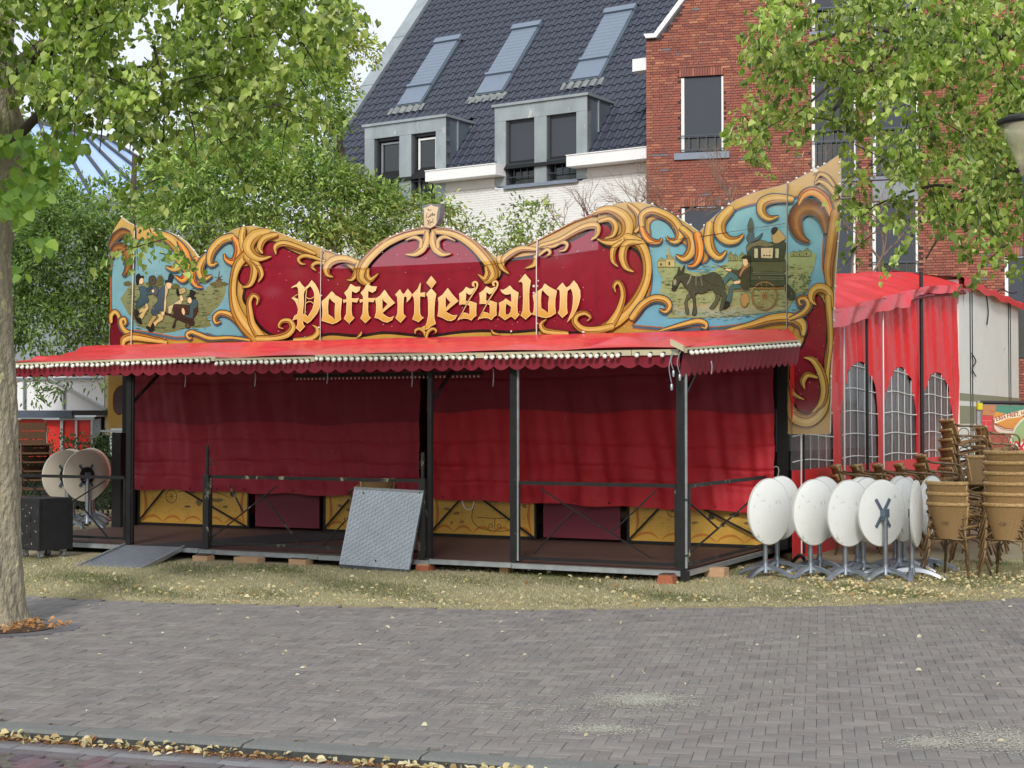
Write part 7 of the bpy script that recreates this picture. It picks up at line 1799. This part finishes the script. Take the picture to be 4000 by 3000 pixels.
A.poly(K([(215, 480), (2200, 500), (2200, 2400), (180, 2400)]), C(150, 70, 52)); A.poly(K([(540, 490), (2200, 500), (2200, 760), (760, 700), (540, 640)]), C(70, 128, 106))
A.poly(K([(230, 485), (535, 490), (525, 730), (220, 715)]), C(178, 118, 76)); A.stroke(K([(380, 600), (440, 640), (500, 630)]), [.6, .8, .5], C(110, 66, 40))
for y0, y1 in ((745, 845), (860, 980), (1000, 1100), (1120, 1170), (1280, 1370), (1400, 1500), (1520, 1640)):
    A.poly(K([(215, y0), (445, y0), (440, y1), (210, y1)]), C(196, 52, 60))
A.stroke(K([(325, 860), (305, 980)]), [.8, .8], C(222, 120, 110)); 
for y in (850, 990, 1110): A.stroke(K([(215, y), (445, y)]), [.8, .8], C(226, 130, 120))
A.poly(K([(540, 640), (760, 690), (1180, 760), (1180, 800), (950, 1040), (740, 1010), (560, 920), (470, 760)]), C(206, 138, 58), C(190, 128, 50))
A.poly(K([(490, 940), (560, 960), (740, 1040), (930, 1060), (880, 1180), (700, 1160), (560, 1100), (500, 1020)]), C(206, 186, 168)); A.stroke(K([(510, 940), (700, 1050), (920, 1080)]), [1, 1.2, 1], BRN)
A.poly(K([(860, 1340), (900, 1150), (980, 980), (1090, 850), (1190, 770), (2200, 700), (2200, 1400), (860, 1400)]), C(196, 196, 180)); A.poly(K([(890, 1340), (930, 1180), (1010, 1010), (1120, 880), (1220, 800), (2200, 760), (2200, 1340)]), C(140, 164, 112))
A.poly(K([(1130, 1330), (1150, 1280), (1190, 1250), (2200, 1260), (2200, 1340)]), C(206, 60, 34))
A.poly(K([(470, 800), (740, 700), (1190, 590), (1190, 720), (1080, 770), (800, 800), (540, 910), (500, 900)]), C(232, 214, 180))
A.poly(K([(860, 1380), (2200, 1340), (2200, 1660), (960, 1660)]), C(220, 214, 206))
A.build('printed_picture', bb, 'print')
def text3(txt, size, loc, rz, mname, par, name, ext=.004, ry=0, sx=1.):
    cu = bpy.data.curves.new('t', 'FONT'); cu.body = txt; cu.size = size; cu.extrude = ext; cu.align_x = 'LEFT'; cu.space_character = .95; cu.offset = size*.018
    o = bpy.data.objects.new('t', cu); COL.objects.link(o); dg = bpy.context.evaluated_depsgraph_get(); me = bpy.data.meshes.new_from_object(o.evaluated_get(dg)); bpy.data.objects.remove(o)
    me.transform(Matrix.Translation(Vector(loc)-root_loc(par)) @ Matrix.Rotation(rz, 4, 'Z') @ Matrix.Rotation(-ry, 4, 'Y') @ Matrix.Rotation(R(90), 4, 'X') @ Matrix.Scale(sx, 4, (1, 0, 0))); me.name = name
    me.materials.clear(); me.materials.append(MAT[mname]); return link(name, me, par)
MAT['redink'] = M('red_ink', C(150, 34, 30), rough=.5, var=.05); MAT['redink2'] = M('bright_red_ink', C(200, 24, 44), rough=.5, var=.05)
x = 0
for ch, (px, py, an) in zip('VERSE FRIET, H', ((470, 890, 20), (545, 860, 19), (608, 838, 18), (668, 818, 17), (725, 800, 16), (0, 0, 0), (800, 785, 14), (860, 770, 13), (922, 757, 12), (955, 750, 11), (1010, 742, 10), (1068, 738, 8), (0, 0, 0), (1125, 725, 5))):
    if ch == ' ': continue
    p = atY(*lb((px, py)), bY-.006); text3(ch, .094, p, 0, 'redink', bb, 'letter', .002, R(an), .78)
p = atY(*lb((860, 1620)), bY-.006); text3('V', .28, p, 0, 'redink2', bb, 'letter', .002, 0, .55)
p = atY(*lb((985, 1630)), bY-.006); text3('X', .30, p, 0, 'redink2', bb, 'letter', .002, 0, .85)
p = atY(*lb((1190, 1630)), bY-.006); text3('I', .30, p, 0, 'redink2', bb, 'letter', .002)

# ================================================================== STREET LAMP
LY = 11.6; lp = atY(4018, 1650, LY); lamp = thing('street_lamp', 'grey street lamp with clear cone shaped glass head at the right frame edge', 'street lamp', (lp.x, LY, 0))
zt_l = atY(4012, 470, LY).z; zb_l = atY(4012, 690, LY).z
MAT['lampglass'] = M('lamp_glass', C(206, 200, 170), rough=.12, var=.08, scale=5, alpha=.45, spec=.8); MAT['lampgrey'] = M('grey_lamp_post', C(78, 92, 108), rough=.5, var=.12, scale=5)
c = (lp.x, LY, 0)
m = MB(); m.lathe([(.028, 0), (.028, 1.0), (.028, zb_l-.05), (.038, zb_l)], c, 14); m.build('pole', MAT['lampgrey'], lamp, smooth=40)
m = MB(); m.lathe([(.035, zb_l), (.07, zb_l+.10), (.125, zb_l+.24), (.19, zt_l-.03)], c, 24); m.build('glass_cone', MAT['lampglass'], lamp, smooth=True)
m = MB(); m.lathe([(0, zt_l+.04), (.16, zt_l+.03), (.215, zt_l), (.215, zt_l-.02), (.19, zt_l-.035), (.08, zt_l-.04), (0, zt_l-.04)], c, 28); m.build('cap', MAT['bpost'], lamp, smooth=40)
m = MB(); m.tube([(lp.x, LY, zb_l), (lp.x, LY, zt_l-.06)], .02, 8); m.build('lamp_stem', MAT['lampgrey'], lamp)
# small bits on the deck: spare crate, cable loop under the deck right
cb = thing('rubber_hose', 'black rubber hose loop lying under the deck beside the tables', 'hose', tuple(ground(3120, 2190)))
m = MB(); m.tube(crom([ground(3085, 2205, .04), ground(3100, 2190, .12), ground(3122, 2170, .2), ground(3135, 2175, .1), ground(3150, 2200, .04)], k=5), .022, 7); m.build('hose', MAT['black'], cb, smooth=True)
# ================================================================== TREES
MAT['linden'] = leafmat('linden_leaf', .45, .38); MAT['shrubleaf'] = leafmat('shrub_leaf', .4, .3)
MAT['bark'] = M('linden_bark', C(168, 158, 136), rough=.95, var=.3, scale=9, base2=C(128, 120, 102), bump=2.4, bscale=26, wear=C(190, 184, 140), wscale=14, wamt=.7, stretch=(1, 1, .5))
MAT['twig'] = M('dark_twig', C(52, 44, 38), rough=.9, var=.2); MAT['barkdark'] = M('dark_bark', C(70, 62, 52), rough=.95, var=.3, scale=10, bump=.6)
MAT['greytwig'] = M('bare_grey_twig', C(120, 104, 88), rough=.9, var=.25)
def pal(n, g, cols, p=None, f=(.75, 1.25)):
    c = np.array(cols)[g.choice(len(cols), n, p=p)]*g.uniform(*f, (n, 1)); return np.concatenate([np.clip(c, 0, 1), np.ones((n, 1))], 1)
LIND = [[.18, .26, .055], [.24, .335, .075], [.33, .41, .11], [.12, .18, .05], [.44, .50, .18]]
BRACT = [[.48, .55, .26], [.58, .60, .34]]
def sprays(blobs, Yr, per_area, g, leafsize=.082, nleaf=26, twigs=None, cols=LIND):
    """hanging sprays: blobs in view pixels (cx,cy,rx,ry,dens); returns leaf arrays"""
    Ps, As, Ns, Ss, Cs = [], [], [], [], []
    for cx, cy, rx, ry, dens in blobs:
        n = int(math.pi*rx*ry/1000.*per_area*dens*1.25)+1
        for _ in range(n):
            a = g.uniform(0, 6.283); r_ = math.sqrt(g.random()); u = cx+rx*r_*math.cos(a); v = cy+ry*r_*math.sin(a); Y = g.uniform(*Yr)
            p0 = np.array(atY(u*V2, v*V2, Y)); d = g.normal(0, 1, 3); d[2] = -abs(g.normal(.35, .4)); d /= np.linalg.norm(d)
            L = g.uniform(.16, .38); t = np.linspace(0, 1, nleaf)+g.uniform(-.02, .02, nleaf)
            path = p0+np.outer(t*L, d)+np.outer(t**2*L*.45, [0, 0, -1])
            side = np.cross(d, [0, 0, 1]); side /= (np.linalg.norm(side)+1e-6); sg = np.where(np.arange(nleaf) % 2, 1, -1)[:, None]
            P = path+side*sg*g.uniform(.01, .07, (nleaf, 1))+g.normal(0, .03, (nleaf, 3))
            A = side*sg*.7+d*.5+np.array([0, 0, -.75])+g.normal(0, .35, (nleaf, 3)); N_ = np.array([0, -.5, .75])+g.normal(0, .55, (nleaf, 3))
            Ps.append(P); As.append(A); Ns.append(N_); Ss.append(g.uniform(.45, 1.3, nleaf)*leafsize)
            tone = g.uniform(.7, 1.3); c = pal(nleaf, g, cols, None, (.85, 1.15)); c[:, :3] *= tone; Cs.append(c)
            if twigs is not None and g.random() < .55: twigs.append([p0-d*.1, p0+d*L*.5-np.array([0, 0, L*.12]), p0+d*L-np.array([0, 0, L*.45])])
    return [np.concatenate(x) for x in (Ps, As, Ns, Ss, Cs)]
def add_bracts(arr, g, frac=.16):
    P, A, N_, S, Cc = arr; k = g.random(len(P)) < frac; n = k.sum()
    return P[k]+g.normal(0, .02, (n, 3)), A[k]+[0, 0, -1], g.normal(size=(n, 3)), S[k]*1.0, pal(n, g, BRACT, None, (.8, 1.15))
def build_leaves(nm, arr, w, mat, parent, shape='heart', kind='stuff', fold=.3):
    P, A, N_, S, Cc = arr; vs, cs = leaves(P, A, N_, S, w, Cc, shape, fold)
    org = tuple(root_loc(parent)) if parent else (0, 0, 0)
    o = link(nm, npmesh(nm, vs, 4, cs, mat, org), parent); 
    return tag(o, kind=kind) if kind else o
# ---- left linden
g1 = np.random.default_rng(11)
base = Vector((-4.42, 12.9, 0)); lt = thing('linden_tree', 'linden tree with pale lichen bark at the left edge, overhanging the awning', 'tree', tuple(base))
prof_px = [(2441, 112), (2420, 97), (2380, 84), (2200, 76), (1900, 66), (1500, 58), (1200, 46), (1000, 38), (850, 60), (700, 75), (560, 92), (480, 88), (420, 66), (300, 52), (0, 40)]
def trunk_r(z): 
    zz = [atY(60, v, 12.9).z for v, _ in prof_px]; rr = [atY(u, v, 12.9).x-base.x for v, u in prof_px]
    return float(np.interp(z, zz, rr))
m = MB(); ns = 30
def tr(i, j):
    z = -.05+6.5*j; a = i*2*math.pi; r_ = trunk_r(max(z, .0)); r_ = r_*(1+.04*math.sin(a*3+z*1.3)+.03*math.sin(a*7+z*4)+.018*math.sin(a*17+z*9)+.012*math.sin(a*29-z*23)+(.12*math.exp(-z*5)*abs(math.sin(a*2.5))))
    if a > math.pi/2 and a < 1.5*math.pi: r_ = min(r_, .34+.03*math.sin(a*3))
    return Vector((base.x+r_*math.cos(a), base.y+r_*math.sin(a)*.95, z))
m.grid(tr, 96, 200); tko = m.build('trunk', MAT['bark'], lt, smooth=True)
m = MB()
for (p, q_, r0) in ((( -4.3, 12.9, 4.6), (-1.5, 12.0, 5.6), .09), ((-4.4, 12.9, 5.2), (-2.6, 13.8, 6.6), .08), ((-4.3, 12.8, 3.9), (-2.8, 12.0, 4.5), .05), ((-4.4, 12.8, 6), (-3.5, 11.4, 7.2), .09)):
    p, q_ = Vector(p), Vector(q_); m = MB(); m.tube(crom([p, p.lerp(q_, .5)+Vector((0, 0, .25)), q_], k=5), [r0*(1-.7*i/10) for i in range(11)], 7); m.build('limb', MAT['barkdark'], lt, smooth=True)
Lb = [(110, 40, 200, 110, .62), (330, 50, 240, 120, .7), (560, 50, 190, 110, 1.0), (660, 15, 100, 50, .9), (710, 0, 50, 40, .7), (240, 170, 190, 85, .58), (460, 180, 180, 90, .8), (590, 160, 100, 80, .75), (380, 270, 120, 55, .6), (560, 250, 70, 40, .55), (200, 270, 55, 45, .4), (340, 350, 35, 80, .3), (120, 190, 60, 50, .5), (60, -20, 200, 60, 1), (-140, 150, 100, 300, 1), (300, -90, 420, 80, 1.1), (500, 320, 40, 30, .35), (640, 230, 50, 40, .4), (310, 500, 28, 22, 1.1), (345, 535, 28, 22, 1.1), (375, 560, 20, 18, .9), (60, 130, 50, 60, .6)]
tw = []; arr = sprays(Lb, (10.6, 13.8), .72, g1, .064, 26, tw)
br_ = add_bracts(arr, g1, .12)
build_leaves('crown', arr, .86, MAT['linden'], lt); build_leaves('seed_bracts', br_, .2, MAT['linden'], lt, 'n')
m = MB()
for t in tw: m.tube([Vector(x) for x in t], [.006, .004, .002], 3, caps=False)
for (u0, v0, u1, v1) in ((375, 180, 425, 340), (140, 60, 160, 300), (205, 80, 215, 330), (260, 170, 280, 330), (410, 60, 412, 200), (525, 60, 545, 120), (440, 110, 480, 190), (118, 170, 120, 270), (330, 90, 350, 340)):
    p, q_ = atY(*vw(u0, v0), 11.8), atY(*vw(u1, v1), 11.6); m.tube(crom([p, p.lerp(q_, .5)+Vector((.05, 0, 0)), q_], k=4), [.012, .011, .010, .009, .008, .007, .006, .005, .004], 4, caps=False)
tag(m.build('twigs', MAT['twig'], lt), kind='stuff')
# bright shoots on the trunk: each leaf an object
g2 = np.random.default_rng(5); n = 0
for cx, cy, rx, ry, cnt in ((28, 300, 40, 25, 22), (30, 430, 45, 55, 60), (75, 380, 45, 60, 50), (110, 330, 60, 40, 36), (90, 520, 25, 30, 14), (50, 590, 20, 14, 3), (130, 200, 60, 60, 40), (200, 140, 60, 50, 30), (160, 290, 40, 40, 20)):
    for _ in range(cnt):
        a = g2.uniform(0, 6.283); r_ = math.sqrt(g2.random()); Y = g2.uniform(11.9, 12.55); p = atY((cx+rx*r_*math.cos(a))*V2, (cy+ry*r_*math.sin(a))*V2, Y)
        col = np.array([[.22, .36, .07], [.30, .44, .09], [.16, .28, .06]])[g2.integers(0, 3)]*g2.uniform(.85, 1.15)
        A_3 = np.array([[g2.normal(0, .6), g2.normal(0, .3), -.8]]); N3 = np.array([[g2.normal(0, .4), -1, g2.normal(.3, .4)]])
        vs, cs = leaves(np.array([[0, 0, 0.]]), A_3, N3, np.array([g2.uniform(.07, .115)]), .9, np.array([list(col)+[1]]), 'heart', .12)
        o = link('leaf', npmesh('leaf', vs, 4, cs, MAT['linden']), lt); o.location = p-base; n += 1
# ---- right linden
g3 = np.random.default_rng(21)
rt = thing('linden_tree', 'linden tree with drooping pale seed bracts spreading in from the right edge', 'tree', (7.4, 14.8, 0))
m = MB(); m.tube([(7.4, 14.8, -.05), (7.4, 14.8, .4), (7.35, 14.8, 3), (7.3, 14.8, 6.5)], [.36, .27, .24, .2], 16); m.build('trunk', MAT['bark'], rt, smooth=True)
Rb = [(1790, 50, 190, 90, 1.1), (2000, 60, 200, 90, 1.15), (2160, 90, 120, 130, 1.2), (1960, 150, 160, 90, 1.1), (1760, 140, 110, 70, .9), (2130, 260, 120, 130, 1.1), (1680, 80, 70, 60, .8), (1690, 235, 85, 50, .9), (1630, 275, 45, 30, .7), (1650, 325, 50, 25, .8), (1760, 250, 60, 40, .6), (1930, 260, 100, 80, .75), (1870, 330, 45, 50, .6), (1960, 350, 90, 70, .85), (2060, 380, 110, 80, 1.05), (2170, 400, 80, 110, 1), (1870, 420, 55, 50, .6), (1990, 450, 80, 45, .8), (2080, 470, 70, 40, .8), (1960, 520, 40, 14, .6), (2160, 530, 60, 40, .8), (2180, 575, 50, 14, .6), (1860, 500, 25, 25, .3), (2350, 200, 140, 350, 1.2), (1950, -80, 350, 80, 1.1), (1820, 205, 40, 25, .3), (1870, 160, 60, 30, .6)]
tw = []; arr = sprays(Rb, (12.3, 16.2), .66, g3, .064, 26, tw)
build_leaves('crown', arr, .86, MAT['linden'], rt); build_leaves('seed_bracts', add_bracts(arr, g3, .34), .22, MAT['linden'], rt, 'n')
m = MB()
for t in tw: m.tube([Vector(x) for x in t], [.006, .004, .002], 3, caps=False)
tag(m.build('twigs', MAT['twig'], rt), kind='stuff')
for (pts, r0) in (([(2260, 340), (2190, 370), (2120, 410), (2050, 450), (1985, 480)], .05), ([(2250, 60), (2080, 90), (1930, 110), (1840, 190), (1800, 240)], .06), ([(2240, 420), (2130, 440), (2040, 500), (2000, 560)], .025), ([(1950, 150), (1830, 160), (1740, 230), (1690, 270)], .025), ([(2100, 420), (2020, 400), (1900, 440), (1860, 470)], .02), ([(1990, 90), (1880, 60), (1760, 90), (1690, 130)], .03)):
    P = [atY(*vw(*p), 14.4) for p in pts]; P = crom(P, k=4); m = MB(); m.tube(P, [r0*(1-.75*i/len(P)) for i in range(len(P))], 6); m.build('limb', MAT['barkdark'], rt, smooth=True)
# ---- middle distance trees and shrubs
def mass(nm, lab, cat, blobs, Yr, per_m2, size, w, cols, seed, probs=None, group=None, trunk=None, droop=.3, hang=None, shape='n', grey=None):
    """blobs (cx,cy,rx,ry) in view px at mid depth: clumped leaf shells"""
    g = np.random.default_rng(seed); Ym = sum(Yr)/2; s = Ym/F*V2
    bx = [atY(*vw(b[0], b[1]), Ym) for b in blobs]; cxm = sum(p.x for p in bx)/len(bx)
    t = thing(nm, lab, cat, (cxm, Ym, 0), group)
    P_, A__, N__, S_, C_ = [], [], [], [], []
    for b, c in zip(blobs, bx):
        rx, rz_b = b[2]*s, b[3]*s; ry = min(rx, (Yr[1]-Yr[0])/2); ncl = int(math.pi*rx*rz_b*per_m2*5.2*(b[4] if len(b) > 4 else 1)/22)+2
        d = rnd_unit(ncl, g); d[:, 1] = -np.abs(d[:, 1])*np.sign(g.random(ncl)-.25); rad = g.uniform(.45, 1.03, (ncl, 1))**.6
        cc = np.array(c)+d*rad*np.array([rx, ry, rz_b]); cr_ = g.uniform(.14, .30, ncl)
        for k in range(ncl):
            n = 22; q = rnd_unit(n, g)*cr_[k]*g.uniform(.3, 1.1, (n, 1)); tone = g.uniform(.6, 1.3)
            P_.append(cc[k]+q); A__.append(q/cr_[k]+d[k]*.7+np.array([0, 0, -droop])+g.normal(0, .5, (n, 3))); N__.append(np.array([0, -.3, 1.])+g.normal(0, .5, (n, 3)))
            S_.append(g.uniform(.65, 1.25, n)*size); c_ = pal(n, g, cols, probs, (.85, 1.2)); c_[:, :3] *= tone; C_.append(c_)
    arr = [np.concatenate(x) for x in (P_, A__, N__, S_, C_)]
    build_leaves('crown', arr, w, MAT['shrubleaf'], t, shape)
    for (x, y, h, r0) in (trunk or [(0, 0, 3, .1)]):
        m = MB(); m.tube([(cxm+x, Ym+y, -.02), (cxm+x*1.1, Ym+y, h*.5), (cxm+x*1.4+.1, Ym+y, h)], [r0, r0*.8, r0*.4], 8); m.build('trunk', MAT['barkdark'], t, smooth=True)
    return t
GM = [[.17, .27, .07], [.23, .35, .09], [.31, .43, .13], [.12, .20, .06], [.42, .51, .18]]
GD = [[.08, .14, .05], [.11, .19, .055], [.15, .24, .07], [.20, .29, .09]]
GY = [[.36, .36, .05], [.42, .38, .05], [.26, .34, .06], [.17, .28, .06]]
mass('large_shrub', 'broad bushy tree with narrow leaves behind the left half of the fascia', 'tree', [(480, 430, 190, 110), (640, 440, 170, 110), (560, 350, 130, 70), (750, 460, 130, 80), (860, 480, 110, 60), (420, 380, 90, 80), (640, 540, 260, 60), (930, 470, 50, 40), (400, 500, 150, 70), (700, 390, 70, 60), (600, 310, 60, 30, .6), (760, 400, 60, 30, .6), (830, 430, 50, 30, .7), (960, 440, 30, 30, .6), (860, 540, 100, 40)], (26.5, 30.5), 185, .115, .34, GM, 31, trunk=[(-1, 0, 3, .12), (1, .3, 3, .1), (2.2, 0, 2.6, .08)])
mass('shrub', 'rounded dark green bush filling the gap between trunk and fascia', 'tree', [(130, 560, 120, 120), (60, 640, 90, 110), (190, 640, 90, 100), (120, 700, 140, 70), (170, 480, 90, 70), (60, 520, 60, 90), (250, 560, 60, 100)], (24.8, 27.5), 230, .10, .36, GD+[[.24, .36, .10], [.18, .28, .08]], 32, trunk=[(-1.2, 0, 2, .09)])
mass('tree', 'tall green tree rising behind the bushes left of the house verge', 'tree', [(650, 230, 110, 110), (560, 260, 110, 90), (700, 210, 65, 85), (600, 330, 90, 50), (480, 290, 90, 60), (690, 130, 60, 50), (680, 300, 40, 36, .5)], (33, 37), 120, .12, .42, GM, 33, trunk=[(.8, 0, 8, .22)])
mass('tree', 'yellow and green tree top beside the zinc verge of the house', 'tree', [(760, 120, 62, 40), (720, 110, 50, 35), (690, 150, 45, 30), (735, 190, 45, 30, .7)], (36, 38.5), 170, .10, .5, GY, 34, [.35, .2, .25, .2], trunk=[(0, 0, 9, .18)])
mass('tree', 'orange tinged tree seen in the gap of the left crown', 'tree', [(300, 200, 30, 30, .7), (260, 235, 40, 20, .7), (330, 170, 24, 16, .6), (240, 270, 40, 22, .6)], (35, 37), 90, .12, .5, [[.55, .34, .05], [.42, .40, .07], [.30, .36, .08]], 35, trunk=[(0, 0, 8, .15)])
mass('tree', 'green tree in the middle distance filling the left side below the glazed roof', 'tree', [(60, 440, 110, 80), (200, 440, 110, 55), (340, 420, 100, 70), (80, 350, 70, 60), (400, 340, 80, 60), (470, 400, 70, 60), (0, 300, 60, 90)], (38, 42), 70, .15, .42, GM, 41, trunk=[(0, 0, 4, .15)])
mass('tree', 'dim green trees far behind the glazed roof', 'tree', [(120, 420, 200, 90), (330, 400, 130, 60), (60, 330, 100, 60, .6), (420, 330, 90, 50)], (52, 56), 40, .2, .5, GD, 36, trunk=[(0, 0, 5, .2)])
mass('shrub', 'light leafy shrub sprays standing before the white wall right of the crest sign', 'tree', [(1090, 510, 50, 34, .8), (1150, 475, 34, 32, .6), (1060, 540, 60, 24, .9), (1190, 500, 30, 26, .5), (1130, 545, 80, 22, 1), (1010, 520, 30, 30, .6), (1170, 450, 20, 14, .5), (1120, 455, 16, 14, .4), (1010, 480, 20, 16, .4)], (28.5, 30), 150, .11, .34, GM, 37, trunk=[(0, 0, 3.2, .06)])
mass('hedge', 'dark clipped hedge behind the beige tables on the left', 'hedge', [(150, 1000, 150, 60), (20, 1010, 100, 60), (230, 1000, 60, 60), (100, 1080, 200, 50), (240, 1080, 60, 50)], (26.3, 27.3), 200, .06, .55, [[.03, .06, .028], [.05, .085, .035], [.04, .07, .035]], 38, trunk=[(0, 0, 1, .05), (-1, 0, 1, .05)], droop=0)
mass('shrub', 'few leafy twigs hanging just below the left end of the awning', 'tree', [(60, 812, 30, 12, .9), (110, 822, 26, 14, .9), (160, 815, 24, 10, .8), (215, 815, 22, 12, .9), (70, 850, 14, 10, .6), (130, 845, 14, 8, .6)], (24.2, 24.7), 60, .10, .36, GD, 39, trunk=[(-4.8, 0, 3, .05)])
# ---- bare twiggy shrub before the brick wall
def bare(nm, lab, roots, Y, seed, depth=6, L0=.8, spread=.42, up=.3):
    g = np.random.default_rng(seed); t = thing(nm, lab, 'shrub', (float(atY(roots[0][0]*V2, 1000, Y).x), Y, 0)); m = MB(); big = MB()
    def grow(p, d, L, r_, k):
        q = p+d*L; mid = p.lerp(q, .5)+Vector(g.normal(0, .04*L, 3)); (m if k < depth-1 else big).tube([p, mid, q], [r_, r_*.85, r_*.65], 3 if k < 3 else 5, caps=False)
        if k <= 0: return
        for _ in range(2 if g.random() < .62 else 3):
            nd = (d+Vector(g.normal(0, spread, 3))+Vector((0, 0, up*.3))).normalized(); grow(p.lerp(q, g.uniform(.55, 1)), nd, L*g.uniform(.62, .92), r_*.66, k-1)
    for u, v, dx, dz in roots:
        p = atY(u*V2, v*V2, Y+g.uniform(-.4, .4)); grow(p, Vector((dx, 0, dz)).normalized(), L0, .026, depth)
        b = MB(); b.tube([(p.x-.1, p.y, 0), tuple(p)], [.05, .03], 6); b.build('stem', MAT['greytwig'], t)
    tag(m.build('twigs', MAT['greytwig'], t), kind='stuff'); big.build('branches', MAT['greytwig'], t)
bare('bare_shrub', 'leafless twiggy shrub spreading in front of the red brick wall', [(1500, 540, -.5, .8), (1560, 560, .3, .9), (1620, 540, .8, .7), (1460, 520, -.9, .6), (1700, 520, .7, .8), (1600, 500, -.3, .9)], 30, 3, 6, .62)
bare('bare_shrub', 'leafless shrub behind the fascia tip beside the tall dark windows', [(1840, 600, .1, 1), (1880, 600, .5, .9), (1800, 560, -.3, .9), (1900, 560, -.5, .8)], 30, 4, 6, .58)
bare('bare_shrub', 'thin bare twigs rising against the white house wall', [(1300, 560, -.3, .9), (1360, 550, .4, .9), (1250, 560, -.6, .8)], 31, 5, 5, .55)

# unseen tree row, added so the glossy paint and glass mirror dark leaves
for k, (x, y, h) in enumerate(((-27, -20, 9), (-29, -12, 10), (-27, -4.5, 9.5), (-28, 3, 10), (-27, 10, 9), (-30, 17, 10))):
    g = np.random.default_rng(90+k); t = thing('tree', 'unseen leafy tree added for the fascia to mirror, '+['first from the road', 'second from the road', 'third from the road', 'fourth from the road', 'fifth from the road', 'last, beyond the stand'][k], 'tree', (x, y, 0), 'unseen trees added for reflections')
    n = 1500; q = rnd_unit(n, g)*np.array([4.2, 4.6, h*.46])*g.uniform(.55, 1, (n, 1))+[x, y, h*.52]
    build_leaves('crown', (q, rnd_unit(n, g), rnd_unit(n, g), g.uniform(.5, 1.0, n), pal(n, g, GD, None)), .8, MAT['shrubleaf'], t)
    m = MB(); m.tube([(x, y, -.05), (x, y, h*.5)], [.3, .18], 8); m.build('trunk', MAT['barkdark'], t)
